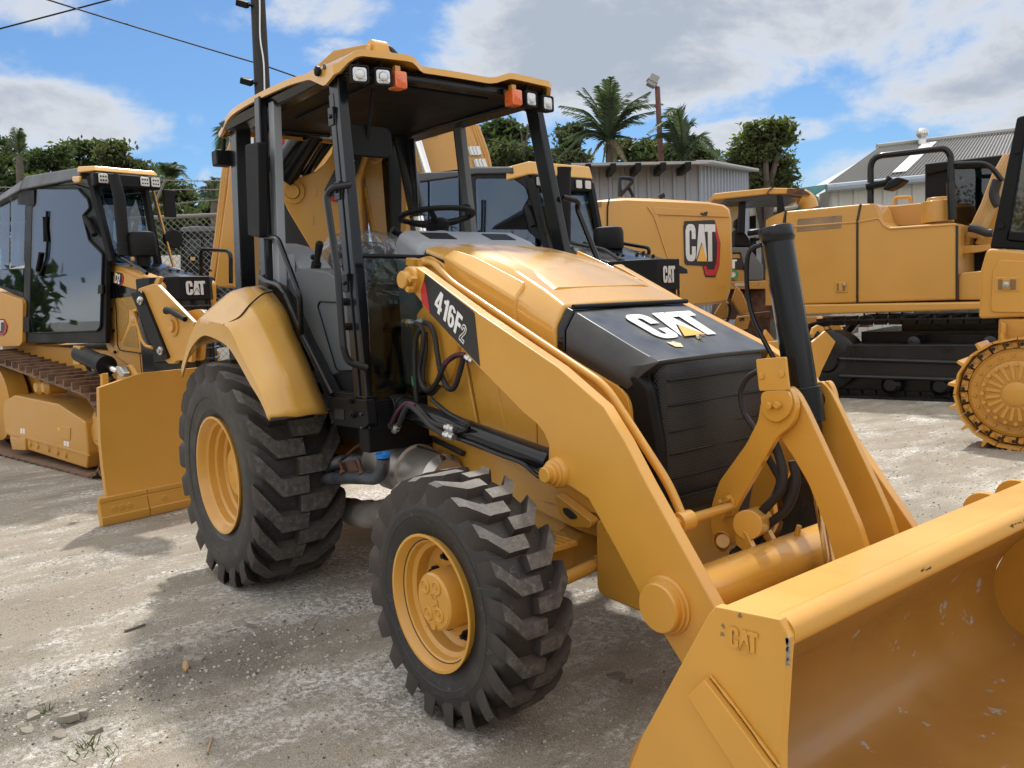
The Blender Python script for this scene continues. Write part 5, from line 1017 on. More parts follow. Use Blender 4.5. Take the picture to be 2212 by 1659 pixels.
for fx, b in ((.3, .15), (.42, .2), (.36, .42), (.3, .6), (.45, .62), (.9, .2)): p = V((zf.x-fx+.1, hl+b, zf.z+.03+(fx-.1)*(zr.z-zf.z)/(zf.x-zr.x))); m.cyl(p, p+Zv*.025, .018, .015, 8)
m.build('hood_bolts', BLM, hb)
p = B.L(hl+.40, ZC(790, 715))[0]; m = MB(); m.cyl(p-Zv*.08, p+Zv*.03, .07, .07, 16); m.lathe([(.09, .02), (.150, .03), (.16, .06), (.16, .20), (.145, .25), (.10, .265), (0, .27)], p, Zv, 28); m.build('air_precleaner', BLP, DB)
m = MB(); q0, q1, q2 = B.L(hl+.22, ZB(1790, 1100), ZB(1790, 560), ZB(1795, 400)); m.tube([q0, q1, lerp(q1, q2, .7), q2], [.078, .078, .074, .080], 22); m.build('exhaust_stack', BLP, DB)
m = MB(); m.tube(round_path(B.L(hl, *zz(ZC, (320, 600), (740, 685), (915, 805))), .06), .018, 10); m.tube(round_path(B.L(hl+.85, *zz(ZC, (560, 620), (560, 550), (1240, 670), (1225, 780))), .07), .02, 10); m.build('hood_rail', BLK, DB)
m = MB(); m.hexa([B.P(-5, cl+.0, .5), B.P(nx-.3, cl+.0, .5), B.P(nx-.3, cl+1.1, .5), B.P(-5, cl+1.1, .5)], [B.P(-5, cl+.1, 1.4), B.P(nx-.3, cl+.1, 1.4), B.P(nx-.3, cl+1., 1.4), B.P(-5, cl+1., 1.4)]); m.build('chassis', YED, DB, bevel=.02)
track(B, oval(-5.0, .55, .53, nx-1.0, .52, .50), cl-.35, cl+.1, .17, .018, .05, [TRK, BLM], DB); track(B, oval(-5.0, .55, .53, nx-1.0, .52, .50), cl+.95, cl+1.4, .17, .018, .05, [TRK, BLM], DB)
# blade: near end wing hidden, far folded end seen beyond the tilt cylinder
bx = nx+.55; zq = lambda u, v: B.F(bx, (u, v))[0]
m = MB()
def bl2(l, top): return [V((bx+d, l, top*z/1.12)) for d, z in prof]+[V((bx-.05+d, l, top*z/1.12)) for d, z in prof[::-1]]
e1 = zq(1742, 790).y; e0 = cl-.9
m.loft([bl2(e0, .95), bl2(e0+.4, 1.05), bl2(e1-.1, 1.05), bl2(e1+.05, 1.0)]); m.build('blade', YED, DB, smooth=40)
m = MB(); m.prism(B.F(bx-.1, (1742, 745), (1778, 715), (1800, 738), (1770, 800), (1748, 858), (1742, 858)), B.f*.03); m.build('blade_wing', YED, DB, bevel=.006)
k = MB(); k.prism(B.F(bx-.16, (1748, 722), (1752, 708), (1762, 702), (1773, 706), (1780, 722), (1776, 728), (1770, 718), (1762, 713), (1756, 720), (1752, 730)), B.f*.03); k.build('lifting_eye', YED, DB, bevel=.004)
m = MB(); m.prism(B.F(bx-.25, (1640, 745), (1650, 712), (1668, 735), (1668, 790), (1640, 790)), B.f*.03); m.build('blade_bracket', YED, DB, bevel=.004)
# ------------------------------------------------------------------ excavator with the badged counterweight and the tall boom
En = V((FW.x, FW.y, 0)).normalized(); E_ = FR(0)
ang = math.degrees(math.atan2(RT.y, RT.x))+6
X1 = FR(ang); X1d = (CAM+FW*13.6).dot(X1.l)
EX = thing('excavator', 'big yellow excavator with hexagon badge on its counterweight, raised boom arching behind the canopy', 'excavator', loc=X1.P((CAM+FW*13.6).dot(X1.f)+3, X1d+1.2, 0))
def XL(dl, *uv): return X1.L(X1d+dl, *uv)
ZE = zoomf(.5424/1.852, 1188, 162); ZF = zoomf(.3617/1.852, 1161, 405)
body = zz(ZF, (-900, 230), (350, 170), (790, 118), (940, 105), (1250, 108), (1900, 150), (2080, 185), (2140, 230), (2165, 330), (2175, 900), (2150, 1150), (2110, 1270), (1960, 1300), (1700, 1330), (1200, 1330), (-900, 1330))
m = MB(); q = XL(0, *body); cen = sum(q, V())/len(q)
q2 = [p+X1.l*.18 for p in q]; inner = [cen+(p-cen)*1.0 for p in q]
front = [p+(cen-p).normalized()*.07-X1.l*.03 for p in q]; front2 = [p+(cen-p).normalized()*.015+X1.l*.04 for p in q]
m.loft([front, front2, q2, [p+X1.l*2.3 for p in q], [p+(cen-p).normalized()*.1+X1.l*2.45 for p in q]]); cw = m.build('counterweight', YEX, EX, smooth=50)
k = MB(); k.tube(XL(-.045, *zz(ZF, (795, 122), (775, 215), (772, 520), (770, 1200))), .012, 6); k.build('body_seam', BLM, cw)
BRN = mk('body_stripe', (.22, .125, .045), .5, var=.1)
for pts in (((360, 195), (715, 155), (705, 215), (360, 245)), ((370, 385), (700, 352), (697, 462), (370, 480))): k = MB(); k.prism(XL(-.04, *zz(ZF, *pts)), X1.l*-.004); k.build('body_label', BRN, cw)
m = MB(); m.prism([p for p in XL(-.05, *zz(ZF, (1215, 215), (1290, 225), (1330, 300), (1465, 790), (1440, 790), (1290, 330)))], X1.l*.03); m.prism(round_poly(XL(-.055, *zz(ZF, (1260, 215), (2110, 260), (2130, 330), (1300, 300))), .03), X1.l*.03); m.build('body_crease', YEX, cw, bevel=.008)
cat_badge(X1, X1d, lambda x, y: XL(-.04, ZF(1640+x*185-y*5, 815-y*410+x*2))[0], cw)
k = MB()
for x, y in ((1815, 290), (1850, 285), (1835, 300), (1870, 280), (1862, 302)): c = XL(-.06, ZF(x, y))[0]; k.cyl(c, c-X1.l*.01, .02, .02, 6)
k.build('body_holes', DBK, cw)
m = MB(); m.tube(round_path(XL(.6, *zz(ZE, (515, 905-105+100), (515, 760), (605, 765), (605, 790), (520, 900-10)) ), .04), .035, 8); m.tube(XL(.6, *zz(ZE, (575, 815), (610, 890), (610, 905))), .03, 8); m.tube(XL(.6, *zz(ZE, (800, 905), (840, 885))), .05, 8); m.build('top_handrail', BLK, EX)
m = MB(); a = X1.S(XL(0, ZF(900, 1330))[0]); m.hexa([X1.P(a[0]-6, X1d+.2, .0), X1.P(a[0]+1.0, X1d+.2, .0), X1.P(a[0]+1.0, X1d+2.6, .0), X1.P(a[0]-6, X1d+2.6, .0)], [X1.P(a[0]-6, X1d+.2, .9), X1.P(a[0]+1.0, X1d+.2, .9), X1.P(a[0]+1.0, X1d+2.6, .9), X1.P(a[0]-6, X1d+2.6, .9)]); m.build('undercarriage', TRB, EX, bevel=.1)
# boom: one continuous arch, its top hidden by the canopy
boom = [(1120, 520), (1000, 500), (960, 420), (905, 374), (860, 366), (760, 370), (660, 376), (605, 400), (575, 450), (540, 545), (534, 620), (462, 620), (480, 480), (500, 330), (515, 296), (600, 215), (720, 108), (800, 92), (870, 130), (1000, 240), (1030, 310), (1056, 362), (1120, 420)]
m = MB(); m.prism(XL(.4, *boom), X1.l*.9); bo = m.build('boom', YEX, EX, bevel=.03)
k = MB(); k.prism(XL(.38, (534, 620), (505, 620), (520, 450), (545, 430)), X1.l*.05); k.build('stick_plate', YED, bo, bevel=.01)
cat_badge(X1, X1d, lambda x, y: XL(.39, (540+x*36, 322-y*40))[0], bo)
k = MB(); a, b = XL(.2, (895, 285), (930, 400)); k.cyl(a, b, .085, .085, 20); k.build('cylinder_rod', CHR, bo); 
k = MB(); a, b = XL(.2, (902, 275), (880, 238)); k.lathe([(0, -.03), (.2, -.03), (.2, 0), (.3, .01), (.3, .1)], XL(.4, (930, 268))[0], X1.l, 24); k.build('boom_pin', YEX, bo)
k = MB()
for d in (0, 6, 12, 18): k.tube(smooth_path(XL(.5, (1012+d, 262+d*.5), (1025+d, 305), (1036+d, 340), (1044+d, 385))), .035, 8)
for d in (0, 4, 8): k.tube(smooth_path(XL(.5, (508-d, 300+d), (494-d, 350), (484-d, 430), (474-d, 520), (460-d*.6, 600))), .03, 8)
k.build('boom_line', YEX, bo)
k = MB()
for d in (0, 7, 14):
    for y0 in (318, 345): a, b = XL(.42, (1014+d+(y0-318)*.45, y0), (1020+d+(y0-318)*.45, y0+18)); k.cyl(a, b, .06, .06, 10)
k.build('line_clamps', STL, bo)
# ------------------------------------------------------------------ excavator on black tracks
G = FR(12.4); gl0 = 8.42; ZG = zoomf(.5726/1.852, 1566, 243); ZH = zoomf(.5407/1.852, 1566, 621)
XF = thing('excavator', 'yellow excavator on glossy black tracks with tall black handrail, at the right', 'excavator', loc=G.P(1.0, gl0+1.4, 0))
bp = panel(G, gl0, zz(ZG, (420, 690), (945, 640), (1045, 632), (1070, 660), (1105, 755), (1150, 800), (1610, 768), (1622, 790), (1622, 1310), (420, 1345)), 2.3, 'body', YEX, XF, .03)
m = MB(); pr = [G.L(gl0, p)[0] for p in zz(ZG, (418, 690), (415, 1345))]; rg = []
for k_ in range(9):
    t = rad(90*k_/8); off = -.42*sin(t); li = .42*(1-cos(t)); rg.append([G.P(G.S(p)[0]+off, gl0+li, p.z-(.10*sin(t) if i_ == 0 else 0)) for i_, p in enumerate(pr)]+[G.P(G.S(p)[0]+off, gl0+li+.05, p.z) for p in pr[::-1]])
rb = [[r[0], r[1]] for r in rg]; m.loft([[r[0], r[1], G.P(G.S(r[1])[0], gl0+2.3, r[1].z), G.P(G.S(r[0])[0], gl0+2.3, r[0].z)] for r in rb]); m.build('counterweight', YEX, XF, smooth=50)
k = MB()
for pts in (((948, 640), (925, 760), (925, 1330)), ((1622, 790), (1622, 1312)), ((425, 690), (410, 770))): k.tube(G.L(gl0-.004, *zz(ZG, *pts)), .016, 6)
k.build('door_gap', DBK, bp)
k = MB(); k.tube(G.L(gl0-.002, *zz(ZG, (455, 800), (925, 765), (1075, 740), (1110, 790), (1150, 812), (1615, 782))), .014, 6); k.build('body_crease', YEX, bp)
panel(G, gl0-.004, zz(ZG, (508, 745), (820, 718), (812, 808), (500, 835)), .01, 'body_label', mk('brown_label', (.24, .16, .09), .35, var=.25, vs=4), bp, 0, .02)
def latch(fr, lv, Z, x0, y0, x1, y1, par):
    panel(fr, lv, [Z(x0, y0), Z(x1, y0), Z(x1, y1), Z(x0, y1)], .03, 'door_latch', YEX, par, .008)
    w, h = x1-x0, y1-y0
    panel(fr, lv-.004, [Z(x0+w*.15, y0+h*.15), Z(x0+w*.85, y0+h*.15), Z(x0+w*.85, y0+h*.85), Z(x0+w*.15, y0+h*.85)], .01, 'latch_recess', BRN, par, 0)
    panel(fr, lv-.012, [Z(x0+w*.32, y0+h*.15), Z(x0+w*.62, y0+h*.15), Z(x0+w*.62, y0+h*.85), Z(x0+w*.32, y0+h*.85)], .02, 'latch_paddle', YEX, par, .004)
latch(G, gl0-.012, ZG, 768, 1183, 853, 1258, bp)
m = MB(); c = G.L(gl0-.03, ZG(833, 1203))[0]; m.lathe([(.025, .0), (.022, -.01), (0, -.012)], c, G.l, 12); m.build('latch_key', STL, bp)
panel(G, gl0+.06, zz(ZG, (1630, 1150), (1650, 1118), (1860, 1100), (1860, 1310), (1630, 1312)), 1.0, 'toolbox', YEX, XF, .02); panel(G, gl0+.35, zz(ZG, (1640, 935), (1850, 920), (1850, 960), (1780, 975), (1640, 990)), .1, 'step_rail', YEX, XF, .01)
panel(G, gl0-.05, zz(ZG, (330, 1345), (1900, 1320), (1900, 1375), (340, 1420)), 2.5, 'deck_beam', YEX, XF, .03)
panel(G, gl0+.6, zz(ZG, (1060, 650), (1180, 650), (1405, 628), (1405, 790), (1060, 800)), 1.4, 'rear_deck', YEX, XF, .02)
m = MB(); c = G.L(gl0+.3, ZG(1486, 770))[0]; m.cyl(c, c+Zv*.28, .20, .20, 24); m.cyl(c+Zv*.27, c+Zv*.33, .15, .13, 20); m.build('filler_cap', YEX, XF, bevel=.01)
m = MB(); m.tube(round_path(G.L(gl0+.1, *zz(ZG, (1018, 640), (1018, 310), (1540, 250), (1580, 300), (1580, 750))), .16), .042, 12); m.tube(round_path(G.L(gl0+.1, *zz(ZG, (1580, 362), (1840, 352), (1940, 480))), .15), .032, 10); m.tube(G.L(gl0+.08, *zz(ZG, (1577, 490), (1590, 745))), .052, 10); m.build('top_handrail', BLK, XF)
m = MB(); m.tube(G.L(gl0+.05, *zz(ZG, (990, 520), (1130, 490), (1160, 455))), .05, 8); m.build('mirror_arm', BLM, XF)
k = MB(); a, b, c = G.L(gl0-.05, *zz(ZG, (1095, 540), (1180, 505), (1255, 475))); d = (c-a).normalized(); u_ = V((.2, .1, 1)).normalized(); k.prism([a+(c-a)*t+u_*h for t, h in ((0, 0), (.2, .09), (.6, .10), (1, .02), (.7, -.03), (.3, -.04))], G.l*.3); k.build('mirror', BLP, XF, bevel=.03)
m = MB(); m.tube(round_path(G.L(gl0+.9, *zz(ZG, (1185, 645), (1185, 595), (1300, 590), (1300, 632))), .08), .026, 8); m.build('deck_handle', YEX, XF)
cbx = panel(G, gl0+1.0, zz(ZG, (1395, 352), (1560, 330), (1560, 780), (1395, 780)), 1.3, 'cab_rear', BLM, XF, .03)
panel(G, gl0+.95, zz(ZG, (1395, 355), (2050, 280), (2050, 380), (1600, 395), (1395, 440)), 1.3, 'cab_roof', BLM, XF, .03)
k = MB(); k.prism(G.L(gl0+1.0, *zz(ZG, (1560, 380), (2050, 345), (2050, 790), (1560, 790))), G.l*.01); k.build('cab_window', GLA, XF)
k = MB(); k.prism(round_poly(G.L(gl0+1.9, *zz(ZG, (1650, 560), (1690, 450), (1860, 420), (1860, 740), (1660, 770))), .1), G.l*.01); k.build('far_window', GLL, XF)
m = MB(); m.ball(G.L(gl0+1.4, ZG(1725, 580))[0], .22, 14, 10, (1, .7, 1.15)); m.box(G.L(gl0+1.4, ZG(1735, 700))[0], (.5, .5, .6), G.R()); m.build('seat', mk('plastic_wrapped_seat', (.10, .105, .11), .3, var=.4, vs=9, bump=.4, bs=12), XF, bevel=.08)
m = MB()
for d in (0, 30, 60): m.tube(G.L(gl0+.5, *zz(ZG, (1720+d*.8, 870), (1830+d*.6, 640), (1905+d*.6, 440), (1985+d*.7, 300))), .07, 8)
m.build('boom_line', mk('tan_pipe', (.52, .31, .12), .45, var=.1), XF)
panel(G, gl0+.75, zz(ZG, (1740, 920), (1900, 640), (2100, 300), (2100, 700), (1990, 960)), .6, 'boom', YEX, XF, .02)
panel(G, gl0+1.1, zz(ZG, (1600, 790), (1900, 790), (1900, 1320), (1600, 1320)), .5, 'gap_fill_panel', BLM, XF, .02)  # black panel added to darken the bright gap beside the boom
k = MB(); k.tube(smooth_path(G.L(gl0+.3, *zz(ZG, (1705, 805), (1760, 815), (1830, 840), (1870, 838))), 5), .055, 10); k.tube(smooth_path(G.L(gl0+.3, *zz(ZG, (1905, 470), (1880, 560), (1895, 620), (1915, 650))), 5), .06, 10); k.build('wiring_hose', HOS, XF)
# tracks
tp = [G.S(p) for p in G.L(gl0, *zz(ZH, (660, 700), (660, 400)))]
fi = G.S(G.L(gl0, ZH(745, 560))[0])[0]
pth = oval(fi, .55, .53, fi+5.2, .55, .53); tk = track(G, pth, gl0-.02, gl0+.58, .19, .02, .035, [TRB, TRB], XF); track(G, pth, gl0+2.2, gl0+2.8, .19, .02, .035, [TRB, TRB], XF)
panel(G, gl0+.06, zz(ZH, (850, 520), (905, 420), (2300, 420), (2300, 680), (1790, 690), (860, 665), (845, 640)), .45, 'track_frame', TRB, XF, .02)
panel(G, gl0+.30, zz(ZH, (700, 640), (2300, 650), (2300, 800), (760, 790)), .1, 'dark_gap_panel', TRB, XF, .01)  # black panel added behind the rollers to stand in for shade
k = MB()
for y in (528, 655): k.tube(G.L(gl0+.04, *zz(ZH, (850, y), (1790, y+30))), .03, 8)
k.build('frame_rib', TRB, XF)
m = MB(); c = G.P(fi, gl0+.05, .52); m.lathe([(0, -.05), (.15, -.05), (.18, 0), (.36, .02), (.42, .04), (.42, .45)], c, G.l, 32); m.build('idler', TRB, XF)
for i in range(6): c = G.P(fi+.85+i*.62, gl0+.1, .19); m = MB(); m.lathe([(0, -.05), (.08, -.05), (.13, 0), (.13, .4)], c, G.l, 18); m.build('track_roller', TRB, XF)
for x in (1395, 1960): c = G.L(gl0+.1, ZH(x, 405))[0]; m = MB(); m.lathe([(0, -.02), (.05, -.02), (.08, 0), (.08, .3)], c, G.l, 18); m.build('carrier_roller', TRB, XF)
m = MB(); m.box(G.P(fi+2.8, gl0+1.5, .62), (5.0, 1.7, .55), G.R()); m.box(G.P(fi+2.5, gl0+1.6, .95), (3.4, 1.5, .35), G.R()); m.cyl(G.P(fi+2.6, gl0+1.4, .5), G.P(fi+2.6, gl0+1.4, 1.2), .7, .7, 32); m.box(G.P(fi+2.6, gl0+1.4, .6), (2.2, 1.8, .5), G.R()); m.build('slew_ring_gap_fill', TRB, XF)  # slew ring and centre frame, plus black boxes added as darkness under the body
# ------------------------------------------------------------------ dozer at the right edge
H = FR(12.4); hl0 = 5.10
DG = thing('bulldozer', 'yellow bulldozer cut off by the right edge, big bolted sprocket and black cab post', 'bulldozer', loc=H.P(3.4, hl0+.8, 0))
hb = panel(H, hl0+.12, zz(ZG, (1785, 1100), (1825, 960), (1860, 950), (2400, 990), (2400, 1420), (1770, 1440), (1778, 1300)), .9, 'rear_body', YED, DG, .03)
panel(H, hl0+.10, zz(ZG, (1868, 1120), (1915, 1025), (2400, 1060), (2400, 1405), (1855, 1395)), .03, 'tank_door', YED, hb, .01, .04)
latch(H, hl0+.095, ZG, 1880, 1150, 2060, 1255, hb)
m = MB(); c = H.L(hl0+.07, ZG(1965, 1203))[0]; m.lathe([(.030, .0), (.028, -.012), (0, -.014)], c, H.l, 14); m.build('latch_key', STL, hb)
panel(H, hl0+.2, zz(ZG, (1850, 945), (2040, 30), (2085, 20), (2400, 20), (2400, 110), (2110, 110), (2090, 190), (1975, 890), (2400, 930), (2400, 985)), .10, 'cab_frame', BLM, DG, .02)
k = MB(); k.prism(H.L(hl0+.25, *zz(ZG, (2095, 110), (2400, 110), (2400, 930), (1980, 890))), H.l*.01); k.build('cab_window', GLA, DG)
panel(H, hl0+.18, zz(ZG, (1985, 830), (2400, 860), (2400, 930), (1975, 890)), .05, 'cab_sill', BLM, DG, .01)
k = MB(); k.cyl(H.L(hl0+.2, ZG(2045, 265))[0]-H.l*.03, H.L(hl0+.2, ZG(2045, 265))[0], .03); k.cyl(H.L(hl0+.2, ZG(1930, 790))[0]-H.l*.03, H.L(hl0+.2, ZG(1930, 790))[0], .03); k.build('frame_bolts', BLP, DG)
panel(H, hl0+.15, zz(ZG, (1910, 1440), (2400, 1440), (2400, 1800), (1900, 1800)), .7, 'final_drive_housing', YED, DG, .02); panel(H, hl0+.08, zz(ZG, (1925, 1460), (1965, 1480), (1960, 1570), (1925, 1620)), .05, 'drive_guard', YED, DG, .01)
sc0 = H.L(hl0, (2195, 852))[0]; sf, _, sz = H.S(sc0); R_ = .50
tk = track(H, oval(sf, sz, R_, sf+2.6, sz-.02, R_-.02, 12), hl0-.0, hl0+.5, .20, .02, .06, [YED, YED], DG)
m = MB(); m.lathe([(0, -.06), (.09, -.06), (.11, -.05), (.11, -.04), (.26, -.03), (.30, -.01), (.31, .03), (.38, .03), (.41, .05), (.41, .2)], H.P(sf, hl0+.06, sz), H.l, 48); sp = m.build('sprocket', YED, DG, smooth=30)
k = MB(); kk = MB()
for i in range(20):
    a = 2*pi*i/20; c = H.P(sf+.275*cos(a), hl0+.03, sz+.275*sin(a)); k.cyl(c, c-H.l*.035, .02, .02, 6)
    d0, d1 = [H.P(sf+r*cos(a+.15), hl0+.02, sz+r*sin(a+.15)) for r in (.13, .25)]; t = H.P(-sin(a+.15)*.012, 0, cos(a+.15)*.012); kk.prism([d0-t, d1-t*1.5, d1+t*1.5, d0+t], -H.l*.012)
    c = H.P(sf+.35*cos(a+.1), hl0+.09, sz+.35*sin(a+.1)); k.cyl(c, c-H.l*.02, .016, .012, 10)
k.build('sprocket_bolts', YED, sp, bevel=.003); kk.build('sprocket_rib', YED, sp, bevel=.003)
k = MB(); k2 = MB()
for i in range(24):
    a = 2*pi*i/24; a2 = a+2*pi/24
    c = lambda aa, r, o: H.P(sf+r*cos(aa), hl0+.12+o, sz+r*sin(aa))
    k.loft([[c(a+.02, .42, 0), c(a+.02, .48, 0), c(a+.02, .48, .05), c(a+.02, .42, .05)], [c(a2-.03, .415, -.02), c(a2-.03, .475, -.02), c(a2-.03, .475, .05), c(a2-.03, .415, .05)]])
    q = c(a+.07, .45, -.012); k.cyl(q, q-H.l*.02, .022, .022, 12)
    q = c(a2-.06, .452, -.02); k2.cyl(q, q-H.l*.006, .018, .018, 6)
k.build('chain_link', YED, DG, bevel=.002); k2.build('link_hole', DBK, DG)
# ------------------------------------------------------------------ old dozer under the worn canopy
ZI = zoomf(.3617/1.852, 1539, 378)
K_ = FR(math.degrees(math.atan2(RT.y, RT.x))-8); kd = (CAM+FW*17.0).dot(K_.l)
OD = thing('bulldozer', 'old bulldozer with chipped yellow canopy and empty black seat, left of the tilt cylinder', 'bulldozer', loc=K_.P((CAM+FW*17+RT*5).dot(K_.f), kd+1, 0))
def KL(d, *uv): return K_.L(kd+d, *uv)
m = MB(); m.prism(KL(0, *zz(ZI, (10, 205), (180, 185), (640, 140), (900, 145), (1070, 175), (1090, 225), (1000, 235), (830, 212), (600, 215), (10, 278))), K_.l*1.9); rf = m.build('canopy_roof', YEW, OD, bevel=.03)
k = MB(); k.prism(KL(.05, *zz(ZI, (140, 270), (600, 215), (800, 215), (1000, 240), (820, 250), (700, 240), (250, 300))), K_.l*1.8); k.build('canopy_lining', DBK, OD)
k = MB(); k.prism(KL(-.01, *zz(ZI, (590, 210), (635, 148), (680, 140), (600, 205))), K_.l*-.01); k.prism(KL(-.01, *zz(ZI, (830, 150), (1000, 155), (1090, 220), (960, 225), (825, 205))), K_.l*-.01); k.build('canopy_rust', RST, rf)
for pts, d in ((((720, 220), (775, 225), (805, 400), (750, 400)), 0), (((300, 290), (370, 300), (360, 640), (285, 640)), .2), (((270, 300), (300, 300), (290, 900), (260, 900)), 1.7), (((720, 250), (760, 250), (770, 500), (730, 500)), 1.7)): k = MB(); k.prism(KL(d, *zz(ZI, *pts)), K_.l*.15); k.build('canopy_post', BLM, OD, bevel=.01)
k = MB(); k.prism(round_poly(KL(.9, *zz(ZI, (150, 300), (260, 300), (290, 370), (245, 780), (180, 780))), .03), K_.l*.05); k.build('rear_panel', mk('cream_panel', (.55, .50, .33), .6), OD)
m = MB(); m.prism(round_poly(KL(.5, *zz(ZI, (255, 490), (300, 465), (345, 500), (345, 570), (300, 590), (245, 575))), .08), K_.l*.35); m.prism(round_poly(KL(.4, *zz(ZI, (245, 610), (290, 580), (340, 610), (420, 720), (425, 790), (330, 800), (245, 790))), .08), K_.l*.6); m.build('seat', BLP, OD, bevel=.04)
od = MB(); od.prism(KL(.05, *zz(ZI, (100, 870), (305, 868), (385, 1180), (100, 1180))), K_.l*1.8); ob = od.build('body', YEW, OD, bevel=.02)
k = MB(); k.prism(KL(.0, *zz(ZI, (200, 800), (400, 800), (560, 1000), (560, 1165), (390, 1165), (310, 860), (200, 860))), K_.l*1.7); k.build('fender', GRP, OD, bevel=.02)
k = MB(); k.prism(KL(.04, *zz(ZI, (100, 918), (330, 920), (345, 1045), (100, 1040))), K_.l*-.01); k.build('body_decal', DBK, ob)
F_ = lambda x, y: KL(.025, ZI(70+x*112, 1035-y*100))[0]
k = MB(); letters(k, [CAT_C, CAT_A, CAT_T], F_, -K_.l, .01); k.build('body_lettering', WHI, ob)
k = MB(); k.prism(KL(.03, *zz(ZI, (200, 1050), (265, 1052), (262, 1155), (200, 1150))), K_.l*-.01); k.build('sticker', WHI, ob)
k = MB(); c = KL(.015, ZI(228, 1100))[0]; k.lathe([(.10, 0), (.10, -.01), (.055, -.01), (.055, 0)], c, K_.l, 20); k.build('sticker_emblem', GRN, ob)
k = MB(); k.prism(KL(.0, *zz(ZI, (100, 1180), (620, 1165), (620, 1260), (100, 1265))), K_.l*2.0); k.build('side_step', YEW, OD, bevel=.02); k = MB(); k.prism(KL(-.01, *zz(ZI, (245, 1195), (378, 1190), (378, 1228), (245, 1232))), K_.l*-.01); k.build('number_plate', SIL, OD)
k = MB(); k.prism(KL(.3, *zz(ZI, (100, 1265), (700, 1255), (720, 1600), (60, 1600))), K_.l*1.6); k.build('track', RST, OD, bevel=.1)
k = MB(); k.tube(smooth_path(KL(.2, *zz(ZI, (1080, 370), (1050, 290), (980, 240), (900, 205))), 5), [.16]*11+[.10]*5, 14); k.build('exhaust_elbow', YEX, OD)
k = MB(); k.tube(smooth_path(KL(.5, *zz(ZI, (395, 820), (440, 740), (540, 700), (600, 690))), 5), .03, 8); k.tube(KL(.3, *zz(ZI, (390, 650), (520, 630))), .05, 8); k.build('control_lever', BLM, OD)
for pts, d in ((((215, 1390), (270, 1230), (330, 1300), (430, 1530), (380, 1560), (310, 1540)), -1.3), (((20, 1545), (110, 1400), (180, 1400), (170, 1580), (90, 1600)), -1.0)): k = MB(); k.prism(KL(d, *zz(ZI, *pts)), K_.l*.15); k.build('push_arm', YEW, OD, bevel=.02)
k = MB(); k.prism(KL(-1.6, *zz(ZI, (270, 1560), (330, 1540), (600, 1510), (640, 1510), (640, 1900), (250, 1900))), K_.l*.08); bl_ = k.build('blade', RST, OD, bevel=.01)
k = MB(); k.prism(KL(-1.63, *zz(ZI, (240, 1640), (270, 1570), (410, 1545), (420, 1600), (390, 1700), (250, 1750))), K_.l*.05); k.build('blade_corner', YEW, OD, bevel=.01)
k = MB(); letters(k, [CAT_C, CAT_A, CAT_T], lambda x, y: KL(-1.632, ZI(300+x*32, 1615-y*38))[0], -K_.l, .01); k.build('blade_emblem', BLM, OD)
k = MB(); k.tube(smooth_path(KL(-1.2, *zz(ZI, (180, 1420), (200, 1500), (170, 1600), (130, 1620))), 5), .03, 8); k.build('blade_hose', HOS, OD)
# ------------------------------------------------------------------ worn ripper frame beneath the excavator
RW = thing('ripper_frame', 'worn yellow and rusty ripper frame lying behind the black crawler track', 'ripper', loc=G.P(-2.5, gl0+4.2, 0))
for pts, d, mt in ((((530, 1430), (640, 1425), (700, 1520), (560, 1525)), 4.0, YEW), (((620, 1470), (740, 1440), (800, 1470), (820, 1520), (760, 1530), (700, 1470), (630, 1490)), 3.8, YEW), (((560, 1480), (620, 1540), (900, 1545), (900, 1420), (700, 1420)), 4.3, RST), (((740, 1440), (980, 1420), (1010, 1500), (870, 1500)), 4.6, RST)): panel(G, gl0+d, zz(ZG, *pts), .3, 'frame_piece', mt, RW, .02)
# small cab machine beyond the left dozer
SM = thing('compact_loader', 'small machine with black framed glass cab beyond the left bulldozer', 'compact loader', loc=A.P(-11.2, 5.4, 0))
ZS = zoomf(.2441, 0, 216); sl = (CAM+FW*17).dot(A.l)
S_ = FR(math.degrees(math.atan2(RT.y, RT.x))); sdist = (CAM+FW*16.5).dot(S_.l)
def SL(d, *uv): return S_.L(sdist+d, *uv)
m = MB(); m.prism(SL(0, *zz(ZS, (1590, 1130), (1700, 1115), (1915, 1120), (1915, 1165), (1600, 1170))), S_.l*1.2); m.build('cab_roof', GRP, SM, bevel=.03)
for pts in (((1590, 1160), (1630, 1160), (1640, 1520), (1595, 1520)), ((1770, 1200), (1800, 1200), (1815, 1510), (1785, 1510)), ((1895, 1160), (1925, 1160), (1925, 1520), (1900, 1520))): m = MB(); m.prism(SL(0, *zz(ZS, *pts)), S_.l*1.1); m.build('cab_post', BLM, SM, bevel=.02)
m = MB(); m.prism(SL(.02, *zz(ZS, (1630, 1200), (1900, 1190), (1905, 1430), (1640, 1430))), S_.l*.02); m.build('cab_window', GLL, SM)
m = MB(); m.prism(SL(-.02, *zz(ZS, (1600, 1430), (1930, 1430), (1930, 2200), (1600, 2200))), S_.l*1.4); m.build('body', BLM, SM, bevel=.03)
m = MB(); m.prism(SL(-.03, *zz(ZS, (1690, 1390), (1730, 1390), (1725, 1420), (1690, 1420))), S_.l*-.02); m.build('label', DYE, SM)
